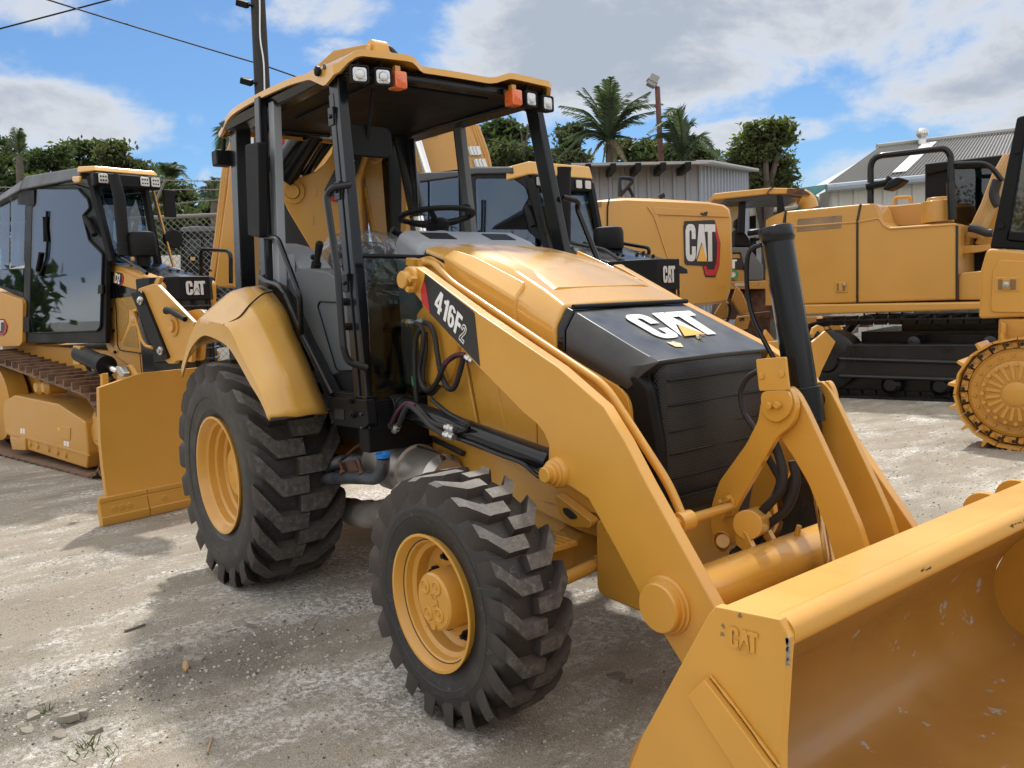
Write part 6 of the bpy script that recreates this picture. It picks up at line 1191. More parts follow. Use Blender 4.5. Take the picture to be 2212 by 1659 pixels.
# ================================================================== GROUND
def ground_mat():
    m, nt, b, N = nodes('crushed_limestone'); L = nt.links.new
    tc = N('ShaderNodeTexCoord'); P = tc.outputs['Object']
    mp = N('ShaderNodeMapping'); L(P, mp.inputs[0]); mp.inputs['Rotation'].default_value = (0, 0, rad(6)); mp.inputs['Scale'].default_value = (1.9, .75, 1)
    def noise_(vec, s, d=6., r=.6): n = N('ShaderNodeTexNoise', Scale=s, Detail=d, Roughness=r); L(vec, n.inputs['Vector']); return n.outputs[0]
    def rng(x, a, b_, c=0., d=1.): n = N('ShaderNodeMapRange'); n.inputs[1].default_value = a; n.inputs[2].default_value = b_; n.inputs[3].default_value = c; n.inputs[4].default_value = d; L(x, n.inputs[0]); return n.outputs[0]
    def mix(f, a, bb):
        n = N('ShaderNodeMix', data_type='RGBA'); L(f, n.inputs[0])
        for i, v in ((6, a), (7, bb)):
            if isinstance(v, tuple): n.inputs[i].default_value = c4(v)
            else: L(v, n.inputs[i])
        return n.outputs[2]
    def mul(a, bb): n = N('ShaderNodeMath', operation='MULTIPLY'); L(a, n.inputs[0]); L(bb, n.inputs[1]); return n.outputs[0]
    Q = mp.outputs[0]
    base = mix(rng(noise_(P, .6, 4.), .36, .64), (.285, .252, .200), (.405, .365, .300))
    base = mix(rng(noise_(Q, 1.7, 5., .65), .48, .66, 0, .45), base, (.185, .166, .138))
    n9 = noise_(P, 34., 5., .75)
    st = mul(rng(noise_(Q, .9, 8., .68), .47, .60), rng(n9, .44, .58)); st = mul(st, rng(noise_(P, .55, 4.), .38, .56))
    base = mix(st, base, (.76, .745, .71))
    s2 = mul(rng(noise_(Q, 3.0, 7., .72), .55, .66), rng(n9, .46, .56)); base = mix(s2, base, (.68, .66, .62))
    base = mix(rng(noise_(P, 1.3, 4.), .62, .74, 0, .35), base, (.44, .29, .15))
    base = mix(mul(rng(noise_(Q, 4.2, 6., .7), .62, .70, 0, .6), rng(n9, .40, .55)), base, (.12, .11, .098))
    # churned rut earth, with the canopy's shadow painted in as a dark band
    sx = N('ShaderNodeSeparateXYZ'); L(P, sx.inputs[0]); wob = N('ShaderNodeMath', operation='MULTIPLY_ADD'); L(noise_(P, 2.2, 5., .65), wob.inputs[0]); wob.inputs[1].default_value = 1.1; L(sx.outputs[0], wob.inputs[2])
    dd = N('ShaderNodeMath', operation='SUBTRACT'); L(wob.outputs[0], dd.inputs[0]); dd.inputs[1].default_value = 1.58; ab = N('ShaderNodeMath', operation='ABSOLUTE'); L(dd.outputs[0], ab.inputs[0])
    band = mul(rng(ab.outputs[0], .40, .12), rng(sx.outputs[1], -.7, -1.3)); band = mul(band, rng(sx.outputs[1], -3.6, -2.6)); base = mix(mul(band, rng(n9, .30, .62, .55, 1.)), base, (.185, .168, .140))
    fine = noise_(P, 190., 3., .8); fm = N('ShaderNodeMix', data_type='RGBA', blend_type='MULTIPLY'); fm.inputs[0].default_value = 1.; L(base, fm.inputs[6])
    fc = mix(rng(fine, .34, .66), (.50, .49, .48), (1.50, 1.50, 1.50)); L(fc, fm.inputs[7]); L(fm.outputs[2], b.inputs['Base Color'])
    b.inputs['Roughness'].default_value = .95; b.inputs['Specular IOR Level'].default_value = .2
    h = N('ShaderNodeMath', operation='ADD'); L(n9, h.inputs[0]); L(mul(fine, rng(noise_(P, 1.2, 2.), .3, .7, .2, .6)), h.inputs[1])
    bp = N('ShaderNodeBump'); bp.inputs['Strength'].default_value = .8; bp.inputs['Distance'].default_value = .018; L(h.outputs[0], bp.inputs['Height']); L(bp.outputs[0], b.inputs['Normal'])
    return m
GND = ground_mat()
def gh(x, y):
    """height of the beaten yard: slight swells, a churned strip with ruts beside the loader"""
    h = .012*noise.noise(V((x*.7, y*.7, 0)))
    # churned strip with ruts runs along y about x = 1.05
    c = 1.05+.06*(y+1.8); d = (x-c)/.40
    if -3.6 < y < -.6 and abs(d) < 1.4:
        k = max(0, 1-(d/1.4)**2)*max(0, min(1, (y+3.4)/.6, (-.6-y)/.5))
        h += k*(.022*noise.noise(V((x*15+9, y*1.3, 1)))+.012*noise.noise(V((x*40, y*6, 5)))+.020*abs(noise.noise(V((x*15, y*5, 3))))-.008)
    return h
def ground():
    m = MB(); xs = [-400, -150, -60, -30, -16, -10]+[-7+.25*i for i in range(26)]; 
    xs = sorted(set([-600, -250, -100, -50, -28, -18, -12, -9]+[-7+.07*i for i in range(0, 100)]+[.02*i for i in range(0, 140)]+[2.8+.06*i for i in range(0, 40)]+[5.5, 7, 10, 20, 60, 200, 600])); ys = sorted(set([-600, -200, -60, -20, -8, -5]+[-4+.045*i for i in range(0, 130)]+[2.2, 3, 4, 5, 6, 8, 10, 14, 20, 40, 100, 300, 700]))
    near = lambda x, y: 1 if (-7 <= x <= 5 and -4 <= y <= 1.9) else 0
    vs = [V((x, y, (gh(x, y) if near(x, y) else 0)-.004)) for x in xs for y in ys]; ny = len(ys)
    fs = [[i*ny+j, (i+1)*ny+j, (i+1)*ny+j+1, i*ny+j+1] for i in range(len(xs)-1) for j in range(ny-1)]
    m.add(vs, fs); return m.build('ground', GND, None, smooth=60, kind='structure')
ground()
# ================================================================== BUILDINGS, POLES, FENCE, TREES
VW = FR(math.degrees(math.atan2(RT.y, RT.x)))          # frame looking along the view: l = away from the road edge
def VL(d, *uv):
    lv = CAM.dot(VW.l)+d; return VW.L(lv, *uv)
def wallmat(name, col, n=.14, axis=None, rough=.55, metal=.2):
    return mk(name, col, rough, metal=metal, var=.10, vs=.8, bump=.03, bs=20, col2=(col[0]*.7, col[1]*.68, col[2]*.66), thr=(.62, .75), ps=1.6)
def ribbed(a, b, z0, z1, n, pitch, dep, mat, name, par):
    """profiled metal sheet from a to b (ground points), outward normal n"""
    m = MB(); L_ = (b-a).length; t = (b-a).normalized(); N = int(L_/pitch); row = []
    z0f = z0 if callable(z0) else (lambda s: z0); z1f = z1 if callable(z1) else (lambda s: z1)
    for i in range(N+1):
        for f, o in ((0, 0), (.62, 0), (.70, dep), (.92, dep)):
            s = min((i+f)*pitch, L_); row.append((s, o))
    r0 = [a+t*s+n*o+Zv*z0f(s/L_) for s, o in row]; r1 = [a+t*s+n*o+Zv*z1f(s/L_) for s, o in row]
    m.loft([r0, r1], closed=False); o = m.build(name, mat, par, smooth=0); return o
ZK = zoomf(.2929, 1188, 162)
SHM = wallmat('shed_cladding', (.27, .30, .35)); 
sh0 = VL(20, (1268, 405))[0]; sh1 = VL(20, ZK(1110, 690))[0]; sh2 = VL(24.0, ZK(1455, 730))[0]
SH = thing('storage_shed', 'grey corrugated metal shed with a thin sloping roof, below the palms', 'shed', loc=(sh1.x, sh1.y, 0))
g = lambda p, z=0: V((p.x, p.y, z))
n1_ = -VW.l; d2 = (g(sh2)-g(sh1)).normalized(); n2_ = V((d2.y, -d2.x, 0))
zt0 = VL(20, ZK(300, 672))[0].z; zt1 = VL(20, ZK(1110, 650))[0].z; zt2 = VL(24.0, ZK(1455, 700))[0].z
ribbed(g(sh0), g(sh1), 0, lambda t: lerp(zt0, zt1, t), n1_, .30, .045, SHM, 'wall', SH); ribbed(g(sh1), g(sh2), 0, lambda t: lerp(zt1, zt2, t), n2_, .30, .045, SHM, 'wall', SH)
bk_ = VW.l*4
m = MB(); e0 = VL(19.2, ZK(155, 650))[0]; e1 = VL(19.2, ZK(1170, 632))[0]; e2 = VL(24.5, ZK(1525, 695))[0]; e3 = e0+VW.l*5.3+Zv*.1
e3 = e0+(e2-e1)
m.prism([e0, e1, e2, e3], (0, 0, -.06)); rf = m.build('roof', wallmat('shed_roof', (.33, .34, .35)), SH)
m = MB()
for i in range(40): p = lerp(e1, e2, (i+.5)/40); m.tube([p-Zv*.03-RT*.3, p-Zv*.03+RT*.06], .05, 6)
m.build('roof_corrugation', MATS['shed_roof'], rf)
m = MB()
for t in (.12, .30, .48, .66, .84): p = lerp(e0, e1, t)-Zv*.13; m.box(p+VW.l*.5, (.12, 1.4, .16), VW.R())
m.build('rafters', BLM, SH)
m = MB(); m.prism([g(sh0, .1)+VW.l*.1, g(sh1, .1)+VW.l*.1, g(sh1, zt1)+VW.l*.1, g(sh0, zt0)+VW.l*.1], VW.l*3.5); m.build('shed_core', MATS['shed_cladding'], SH)
# workshop with the ribbed grey roof
ZM = zoomf(.3091, 1566, 243)
BD = thing('workshop_building', 'workshop with ribbed grey metal roof and a spinning roof ventilator, behind the right excavator', 'building', loc=g(VL(27, ZM(1060, 600))[0]))
ea, eb_ = VL(26, *zz(ZM, (700, 512), (2400, 345))); ra, rb_ = VL(32, *zz(ZM, (1062, 253), (2400, 95)))
RM = wallmat('roof_sheet', (.26, .255, .24), metal=.05)
m = MB(); N = 62; nr = (eb_-ea).cross(ra-ea).normalized(); nr = nr if nr.z > 0 else -nr; row0 = []; row1 = []
for i in range(N):
    for f, o in ((0, 0), (.80, 0), (.86, .07), (.95, .07)): t = (i+f)/N; row0.append(lerp(ea, eb_, t)+nr*o); row1.append(lerp(ra, rb_, t)+nr*o)
m.loft([row0, row1], closed=False); rf = m.build('roof', RM, BD, smooth=0)
m = MB(); q = ra+(ra-ea)*.0; m.prism([ra, rb_, rb_+VW.l*6-Zv*2.2, ra+VW.l*6-Zv*2.2], (0, 0, -.05)); m.tube([ra+nr*.06, rb_+nr*.06], .12, 8); m.build('roof_back', RM, BD)
SKM = mk('skylight_sheet', (.70, .72, .72), .4, var=.12, vs=1.5)
for t0, t1, s0, s1 in ((.235, .335, .10, .92), (.72, .80, .08, .80)):
    m = MB(); f_ = lambda t, s: lerp(lerp(ea, eb_, t), lerp(ra, rb_, t), s)+nr*.085
    m.sheet([f_(t0+.02, s0), f_(t1-.02, s0), f_(t1-.03+.02, s1), f_(t0+.04-.02, s1)]); m.build('skylight', SKM, rf)
m = MB(); c = VL(31.6, ZM(1378, 208))[0]; m.lathe([(.15, -.2), (.14, .10), (.11, .14), (.12, .18), (.17, .22), (.20, .32), (.18, .42), (.10, .49), (0, .50)], c, Zv, 28)
vt = m.build('roof_ventilator', STL, BD, smooth=30)
k = MB()
for i in range(20): a = 2*pi*i/20; k.tube([c+V((r*cos(a), r*sin(a), z)) for r, z in ((.12, .18), (.18, .23), (.21, .32), (.19, .42), (.08, .5))], .008, 5)
k.build('ventilator_blades', CHR, vt)
m = MB(); m.tube([ea-Zv*.08-VW.l*.1, eb_-Zv*.08-VW.l*.1], .12, 8); m.build('gutter', mk('gutter_blue', (.27, .32, .38), .5), BD)
WM = wallmat('wall_sheet', (.42, .42, .39), metal=.05)
wa, wb = g(lerp(ea, eb_, .03)+VW.l*.3), g(eb_+VW.l*.3)
ribbed(wa, wb, 0, lambda t: lerp(ea.z, eb_.z, t)-.05, -VW.l, .45, .04, WM, 'wall', BD)
m = MB(); m.prism([wa, wa+Zv*(ea.z-.1), g(ra)+Zv*(ra.z-.1), wa+VW.l*12+Zv*(ea.z-.5), wa+VW.l*12], VW.f*.1); m.build('gable_wall', WM, BD)
# open shed with turquoise fascia
OS = thing('open_shed', 'dark open sided shed with turquoise fascia, left of the workshop', 'shed', loc=g(VL(30, ZM(400, 700))[0]))
m = MB(); m.prism(VL(28, *zz(ZM, (-200, 640), (545, 530), (690, 512), (735, 578), (600, 610), (100, 640), (-200, 700))), VW.l*.15); m.build('fascia', mk('turquoise_paint', (.10, .30, .31), .5, var=.12), OS)
m = MB(); m.prism(VL(28.2, *zz(ZM, (-300, 660), (545, 525), (720, 500), (900, 560), (900, 560), (-300, 680))), VW.l*9); m.build('roof', RM, OS)
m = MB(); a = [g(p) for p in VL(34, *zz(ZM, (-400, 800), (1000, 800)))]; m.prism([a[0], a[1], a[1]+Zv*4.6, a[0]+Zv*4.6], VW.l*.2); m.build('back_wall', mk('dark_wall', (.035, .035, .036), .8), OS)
for x in (-100, 240, 715): m = MB(); p = VL(28.3, ZM(x, 640))[0]; m.cyl(g(p), p+Zv*.3, .12, .12, 10); m.build('post', WM, OS)
PV = mk('pvc_pipe', (.66, .64, .58), .5, var=.1)
for pts, r in ((((160, 693), (500, 637)), .16), (((640, 612), (725, 590), (1420, 524)), .16), (((140, 850), (330, 830)), .14)):
    m = MB(); m.tube(VL(27.2, *zz(ZM, *pts)), r, 10); tag(m.build('pipe', PV), 'white overhead pipe run along the open shed' if pts[0][0] == 160 else ('white pipe run along the workshop wall under its eave' if pts[0][0] == 640 else 'short white pipe low in the open shed'), 'pipe')
# utility pole, wires, floodlight pole
UP_ = thing('utility_pole', 'dark utility pole rising behind the left end of the canopy', 'utility pole', loc=g(VL(13, (563, 165))[0]))
m = MB(); a, b = VL(13, (570, 260), (551, -120)); bt = a+(a-b)*1.6; m.tube([V((bt.x, bt.y, -.1)), a, b], [.13, .118, .10], 14); m.build('pole', mk('pole_wood', (.030, .028, .027), .85, var=.3, bump=.2, bs=30), UP_)
m = MB(); m.tube(smooth_path(VL(12.86, (572, 240), (570, 140), (562, 80), (561, 0), (556, -100)), 5), .012, 6); m.build('conduit', STL, UP_)
for u, v, w in ((524, 8, 1), (533, 176, -1)):
    m = MB(); c = VL(12.9, (u, v))[0]; m.box(c, (.17, .13, .09), Matrix.Rotation(.5, 3, 'Y') @ VW.R()); m.tube([c, c+RT*.16-UP*.03], .025, 6); m.build('flood_lamp', BLP, UP_, bevel=.02)
def wire(a, b, name, label, sag=.15, r=.012):
    m = MB(); m.tube([lerp(a, b, t/16)-Zv*(sag*4*(t/16)*(1-t/16)) for t in range(17)], r, 5); return tag(m.build(name, BLM), label, 'cable')
wire(VL(9, (-900, -330))[0], VL(13.2, (566, 140))[0], 'overhead_wire', 'long black overhead wire reaching the utility pole from the left', .05); wire(VL(13.2, (566, 140))[0], VL(24, (1500, 410))[0], 'overhead_wire', 'black overhead wire falling right from the utility pole behind the canopy', .2)
wire(VL(11, (-1500, 430))[0], VL(13, (1000, -210))[0], 'overhead_wire', 'black wire crossing the top left corner of the sky', .1)
FP = thing('floodlight_pole', 'thin rusty pole with a grey floodlight box, standing above the shed roof', 'light pole', loc=g(VL(25, (1428, 350))[0]))
m = MB(); a, b = VL(25, (1428, 350), (1420, 188)); bt = a+(a-b)*2.2; m.tube([V((bt.x, bt.y, -.2)), a, b], [.10, .085, .075], 10); m.build('pole', mk('red_rust_pole', (.15, .065, .05), .75, var=.2), FP)
m = MB(); c = VL(24.9, (1410, 175))[0]; m.box(c, (.26, .30, .32), VW.R() @ Matrix.Rotation(.5, 3, 'Y')); m.box(c-UP*.02+RT*-.02, (.32, .34, .06), VW.R() @ Matrix.Rotation(.5, 3, 'Y')); m.tube([c-UP*.12, b], .05, 8); m.build('flood_lamp', mk('lamp_grey', (.25, .25, .25), .5), FP, bevel=.02)
# chain-link fence on the left with barbed wire, wall beyond
ZQ = zoomf(.2441, 0, 216); FE = thing('chain_link_fence', 'chain link fence topped with barbed wire behind the left bulldozer', 'fence', loc=g(VL(14.5, (200, 600))[0]))
fa, fb_ = VL(14.5, (-900, 524))[0], VL(14.5, (640, 490))[0]; t = (fb_-fa); Lf = t.length; t.normalize(); top = fa.z
m = MB(); m.tube([fa, V((fb_.x, fb_.y, top))], .035, 8); m.build('top_rail', WIR, FE)
m = MB(); N = int(Lf/.11)
for i in range(-25, N):
    for sg in (1, -1):
        x0 = i*.11; h = 2.6; p = []
        for z in range(0, 27):
            s = x0+sg*z*.1+(0 if sg > 0 else 2.6)
            if 0 <= s <= Lf: p.append(V((fa.x, fa.y, top-.02-z*.1))+V((t.x, t.y, 0))*s+VW.l*(.012*sg))
        if len(p) > 1: m.tube(p, .0042, 3, False)
m.build('wire_mesh', WIR, FE, smooth=0)
for i in range(8): m = MB(); s = Lf*(i+.35)/8; p = V((fa.x, fa.y, 0))+V((t.x, t.y, 0))*s; m.cyl(p, p+Zv*(top+.1), .04, .04, 10); m.tube([p+Zv*top, p+Zv*(top+.62)+VW.f*.35], .025, 6); m.build('fence_post', WIR, FE)
for hgt in (.22, .42, .60):
    m = MB(); q = [V((fa.x, fa.y, top+hgt+.03*sin(i*.7+hgt*9)))+V((t.x, t.y, 0))*(Lf*i/40)+VW.f*hgt*.5 for i in range(41)]; m.tube(q, .008, 4)
    for i in range(120): s = Lf*i/120; c = V((fa.x, fa.y, top+hgt+.03*sin(s/Lf*40*.7+hgt*9)))+V((t.x, t.y, 0))*s+VW.f*hgt*.5; m.tube([c-Zv*.03, c+Zv*.03], .006, 3)
    m.build('barbed_wire', WIR, FE)
m = MB(); a = VL(19, (-1300, 575))[0]; b = VL(19, (520, 545))[0]; m.prism([g(a), g(b), g(b, b.z), g(a, b.z)], VW.l*.25); tag(m.build('boundary_wall', mk('white_wall', (.62, .62, .57), .8, var=.1)), 'white wall beyond the chain link fence', 'wall')
# ------------------------------------------------------------------ vegetation
def leafmat(name, col, tr=.35, var=.35):
    m, nt, b, N = nodes(name); L = nt.links.new; out = nt.nodes['Material Output']
    tc = N('ShaderNodeTexCoord'); n = N('ShaderNodeTexNoise', Scale=.9, Detail=3.); L(tc.outputs['Object'], n.inputs['Vector']); n2 = N('ShaderNodeTexNoise', Scale=9., Detail=2.); L(tc.outputs['Object'], n2.inputs['Vector'])
    ad = N('ShaderNodeMath', operation='ADD'); L(n.outputs[0], ad.inputs[0]); L(n2.outputs[0], ad.inputs[1])
    mr = N('ShaderNodeMapRange'); mr.inputs[1].default_value = .75; mr.inputs[2].default_value = 1.25; mr.inputs[3].default_value = 1-var; mr.inputs[4].default_value = 1+var; L(ad.outputs[0], mr.inputs[0])
    vm = N('ShaderNodeVectorMath', operation='SCALE'); vm.inputs[0].default_value = col; L(mr.outputs[0], vm.inputs['Scale']); L(vm.outputs[0], b.inputs['Base Color']); b.inputs['Roughness'].default_value = .5; b.inputs['Specular IOR Level'].default_value = .35
    t = N('ShaderNodeBsdfTranslucent'); vm2 = N('ShaderNodeVectorMath', operation='MULTIPLY'); L(vm.outputs[0], vm2.inputs[0]); vm2.inputs[1].default_value = (1.3, 1.5, .6); L(vm2.outputs[0], t.inputs[0])
    mx = N('ShaderNodeMixShader'); mx.inputs[0].default_value = tr; L(b.outputs[0], mx.inputs[1]); L(t.outputs[0], mx.inputs[2]); L(mx.outputs[0], out.inputs[0]); return m
LF1 = leafmat('leaf_mid', (.068, .092, .036), .42); LF2 = leafmat('leaf_dark', (.045, .066, .032), .40); LF3 = leafmat('leaf_pale', (.092, .110, .044), .45); LF4 = leafmat('leaf_olive', (.082, .086, .042), .42); PLM = leafmat('palm_leaf', (.060, .084, .048), .35); PLD_ = leafmat('palm_dry', (.17, .135, .085), .3); FLW = mk('red_flower', (.45, .03, .02), .6)
BRK = mk('bark', (.085, .07, .055), .9, var=.3, vs=6, bump=.4, bs=30)
def tree(name, d, base, blobs, n, ls, mats, label, group=None, spread=.55, flowers=0, flat=.75, twigs=()):
    """trunk with limbs to every lump of the crown; leaf-sized faces gathered in twig clusters inside each lump"""
    rnd = random.Random(hash((base, d, n)) & 0xffff); px = lambda r: r*d/FOC
    b0 = VL(d, base)[0]; o = thing(name, label, 'tree', loc=g(b0), group=group)
    cs = [(VL(d+rnd.uniform(-.9, .9)*px(r)*1.2, (u, v))[0], px(r)) for u, v, r in blobs]
    m = MB(); zmin = min(c.z-r for c, r in cs); fork = V((b0.x, b0.y, max(1.2, zmin*.75))); m.tube([g(b0, -.1), V((b0.x+.05, b0.y, fork.z*.5)), fork], [.20, .16, .14], 10)
    for c, r in cs: mid = lerp(fork, c, .5)+V((rnd.uniform(-.3, .3), rnd.uniform(-.3, .3), .1)); m.tube(smooth_path([fork, mid, c, c+V((rnd.uniform(-.5, .5)*r, 0, r*.6))], 3), [.11, .1, .09, .075, .06, .05, .04, .03, .025, .015], 6)
    for (u0, v0, u1, v1) in twigs: a, b = VL(d, (u0, v0), (u1, v1)); m.tube([a, lerp(a, b, .5)+V((.05, 0, .05)), b], [.035, .025, .010], 5)
    m.build('trunk', BRK, o)
    m = MB(); tot = sum(r*r for _, r in cs); vs = []; fs = []; mi = []
    lumps = []
    for c, r in cs:
        for q in range(10):
            dr = V((rnd.gauss(0, 1), rnd.gauss(0, 1), rnd.gauss(0, 1))).normalized()*r*rnd.uniform(.30, 1.05); lumps.append((c+V((dr.x, dr.y, dr.z*flat)), r*rnd.uniform(.14, .40)))
    tot = sum(r*r for _, r in lumps)
    for c, r in lumps:
        k = max(3, int(n*r*r/tot/16))
        for q in range(k):
            dr = V((rnd.gauss(0, 1), rnd.gauss(0, 1), rnd.gauss(0, 1))).normalized(); rad_ = r*(rnd.random()**(.5))*(1+.25*noise.noise(c*3+dr*1.7)); tw = c+V((dr.x*rad_, dr.y*rad_, dr.z*rad_*flat)); cm = rnd.choices(range(len(mats)), [5]+[3]*(len(mats)-1))[0]
            for w in range(16):
                p = tw+V((rnd.gauss(0, 1), rnd.gauss(0, 1), rnd.gauss(0, .55)))*(ls*1.5); nn = V((rnd.gauss(0, .7), rnd.gauss(0, .7), rnd.uniform(.2, 1))).normalized(); a = nn.cross(V((rnd.gauss(0, 1), rnd.gauss(0, 1), rnd.gauss(0, 1)))).normalized(); bb = nn.cross(a); s = ls*rnd.uniform(.6, 1.25); i = len(vs)
                vs += [p-a*s, p+bb*s*.42-a*s*.1, p+a*s-nn*s*.25, p-bb*s*.42-a*s*.1]; fs.append([i, i+1, i+2, i+3]); mi.append(cm)
    m.v = vs; m.f = fs; m.mi = mi; m.build('crown', mats, o, smooth=0, recalc=False)
    if flowers:
        k = MB()
        for q in range(flowers): c, r = rnd.choice(cs); dr = V((rnd.gauss(0, 1), -abs(rnd.gauss(0, 1)), rnd.gauss(0, 1))).normalized(); k.ball(c+dr*r*.95, ls*.40, 6, 4)
        k.build('blossom', FLW, o)
    return o
def palm(name, d, base, crown, fronds, label, mats=None, group=None, droop=.25, wid=.5, dry=0, wind=0):
    """fronds are pixel tips; each is a rachis with two rows of hanging leaflets"""
    rnd = random.Random(int(crown[0]*7+crown[1])); o = thing(name, label, 'palm tree', loc=g(VL(d, base)[0]), group=group); c = VL(d, crown)[0]; b = g(VL(d, base)[0])
    m = MB(); m.tube(smooth_path([b-Zv*.1, lerp(b, c, .5)+V((.1, .05, 0)), c-Zv*.1], 5), [.15]*4+[.12]*6+[.08], 12); m.build('trunk', BRK, o)
    for gi, (lst, mt, nm) in enumerate(((fronds[:len(fronds)-dry] if dry else fronds, PLM, 'frond'), (fronds[len(fronds)-dry:] if dry else [], PLD_, 'dry_frond'))):
        for (u, v) in lst:
            tip = VL(d+rnd.uniform(-1.3, 1.3), (u, v))[0]; L_ = (tip-c).length; up = Zv*L_*(droop+rnd.uniform(0, .1)); mid = lerp(c, tip, .5)+up; pth = smooth_path([c, lerp(c, mid, .5)+up*.35, mid, tip], 7); k = MB(); k.tube(pth, [.03*(1-i/len(pth))+.006 for i in range(len(pth))], 5)
            n = 46
            for i in range(3, n):
                t = i/n; f = t*(len(pth)-1); j = min(int(f), len(pth)-2); p = lerp(pth[j], pth[j+1], f-j); ax = (pth[j+1]-pth[j]).normalized(); sd = ax.cross(Zv)
                if sd.length < .05: sd = RT.copy()
                sd.normalize(); ln = wid*L_*.55*(sin(pi*min(1, .12+t*.86))**.6)*rnd.uniform(.75, 1.1)
                for sg in (1, -1):
                    dr = (sd*sg*.62+ax*.75-Zv*rnd.uniform(.05, .40)+RT*wind).normalized(); e = p+dr*ln-Zv*ln*.15; w = ax*.020*(1+L_*.12)
                    k.add([p-w, p+w, lerp(p, e, .55)+w*.9+Zv*ln*.05, e, lerp(p, e, .55)-w*.9+Zv*ln*.05], [[0, 1, 2, 3, 4]])
            k.build(nm, mt, o, smooth=0, recalc=False)
    return o
GT = 'trees along the yard edge'
tree('broadleaf_tree', 31, (30, 690), [(5, 345, 50), (40, 390, 52), (-30, 400, 50), (15, 450, 55), (0, 310, 26), (60, 460, 50)], 11000, .12, [LF2, LF1], 'dense dark tree at the left edge of the photo', GT)
tree('broadleaf_tree', 29, (120, 690), [(80, 370, 42), (125, 345, 36), (110, 420, 60), (70, 430, 40), (160, 390, 42), (150, 450, 50)], 12000, .115, [LF1, LF2], 'mid green tree with a lumpy top above the left bulldozer', GT)
tree('almond_tree', 33, (215, 690), [(160, 322, 22), (195, 318, 18), (145, 335, 20), (215, 325, 14), (205, 360, 40), (240, 400, 52), (180, 390, 40)], 9000, .13, [LF2, LF1], 'flat topped tree with reddish leaves above the left bulldozer roof', GT, flowers=9, flat=.45)
tree('feathery_tree', 30, (285, 690), [(235, 330, 17), (255, 318, 12), (265, 350, 28), (300, 375, 30), (290, 420, 50), (245, 400, 40), (325, 420, 28), (335, 470, 40)], 8000, .12, [LF4, LF1], 'feathery olive tree right of the flat topped one', GT, flat=.6)
tree('round_bush_tree', 26, (385, 680), [(385, 430, 38), (365, 470, 34), (405, 470, 36), (360, 410, 26), (415, 500, 30), (390, 520, 44), (345, 520, 40)], 8500, .12, [LF1, LF3], 'round bright green tree above the far chain link fence', GT)
tree('broadleaf_tree', 27, (455, 680), [(440, 470, 26), (470, 450, 30), (450, 510, 40), (480, 520, 40), (430, 540, 30)], 5000, .13, [LF2, LF1], 'dark tree at the left side of the tall boom', GT)
palm('palm_tree', 28, (41, 690), (41, 330), [(30, 275), (44, 276), (52, 290), (22, 300), (56, 310), (18, 330)], 'ragged little palm top rising above the trees at far left', droop=.1, wind=.3)
palm('palm_tree', 27, (372, 690), (366, 400), [(345, 350), (362, 352), (378, 350), (396, 360), (408, 385), (412, 400), (340, 380), (335, 400)], 'palm behind the left bulldozer cab', droop=.2)
palm('palm_tree', 24, (462, 690), (462, 430), [(432, 405), (445, 390), (430, 425), (435, 450), (450, 398), (480, 390), (495, 410)], 'palm close to the left side of the tall boom, lower of two', droop=.2)
palm('palm_tree', 17, (505, 690), (508, 300), [(460, 345), (468, 330), (480, 300), (478, 352), (492, 345), (520, 260), (540, 300)], 'palm with hanging fronds under the rear end of the canopy', droop=.22)
tree('umbrella_tree', 27, (1078, 660), [(1060, 295, 22), (1085, 280, 22), (1100, 300, 16), (1045, 300, 12), (1075, 315, 22), (1115, 290, 10)], 3800, .13, [LF1, LF2], 'layered tree seen between the canopy posts', GT, flat=.5)
tree('flowering_tree', 25, (1110, 660), [(1060, 345, 28), (1100, 340, 32), (1140, 330, 26), (1130, 370, 34), (1080, 380, 34), (1165, 350, 24), (1030, 370, 24)], 7500, .11, [LF2, LF4, LF1], 'red flowered tree seen under the layered tree', GT, flowers=12, twigs=((1128, 320, 1122, 275), (1135, 320, 1140, 268), (1170, 330, 1178, 280)))
tree('broadleaf_tree', 29, (1225, 660), [(1205, 340, 24), (1225, 300, 20), (1240, 350, 34), (1210, 380, 30), (1200, 420, 34), (1250, 400, 36), (1235, 280, 12)], 6500, .12, [LF4, LF2], 'thin dry looking tree left of the big palm', GT, flowers=6, twigs=((1210, 310, 1200, 262),))
tree('broadleaf_tree', 30, (1380, 660), [(1350, 325, 26), (1385, 320, 26), (1410, 335, 24), (1440, 335, 24), (1370, 345, 30), (1500, 335, 24), (1530, 345, 20), (1465, 345, 22)], 6500, .12, [LF1, LF4, LF2], 'low hedge like tree right behind the shed roof', GT, flowers=8)
palm('palm_tree', 25, (1316, 660), (1315, 305), [(1320, 166), (1308, 172), (1330, 178), (1249, 196), (1262, 190), (1209, 228), (1218, 240), (1290, 185), (1404, 198), (1398, 215), (1431, 224), (1415, 240), (1190, 325), (1200, 345), (1215, 300), (1390, 265), (1240, 270), (1370, 300), (1340, 330), (1360, 200), (1270, 352), (1300, 365), (1330, 360), (1352, 350)], 'tall coconut palm with wide spreading fronds above the shed', droop=.14, wid=.42, dry=4)
palm('palm_tree', 24, (1486, 660), (1480, 345), [(1420, 268), (1432, 250), (1445, 246), (1462, 245), (1390, 300), (1385, 318), (1405, 285), (1478, 260), (1500, 270), (1508, 300), (1505, 320), (1560, 345), (1572, 352), (1440, 300), (1430, 330)], 'wind swept palm bending left, right of the floodlight pole', droop=.34, wid=.48, wind=-.35)
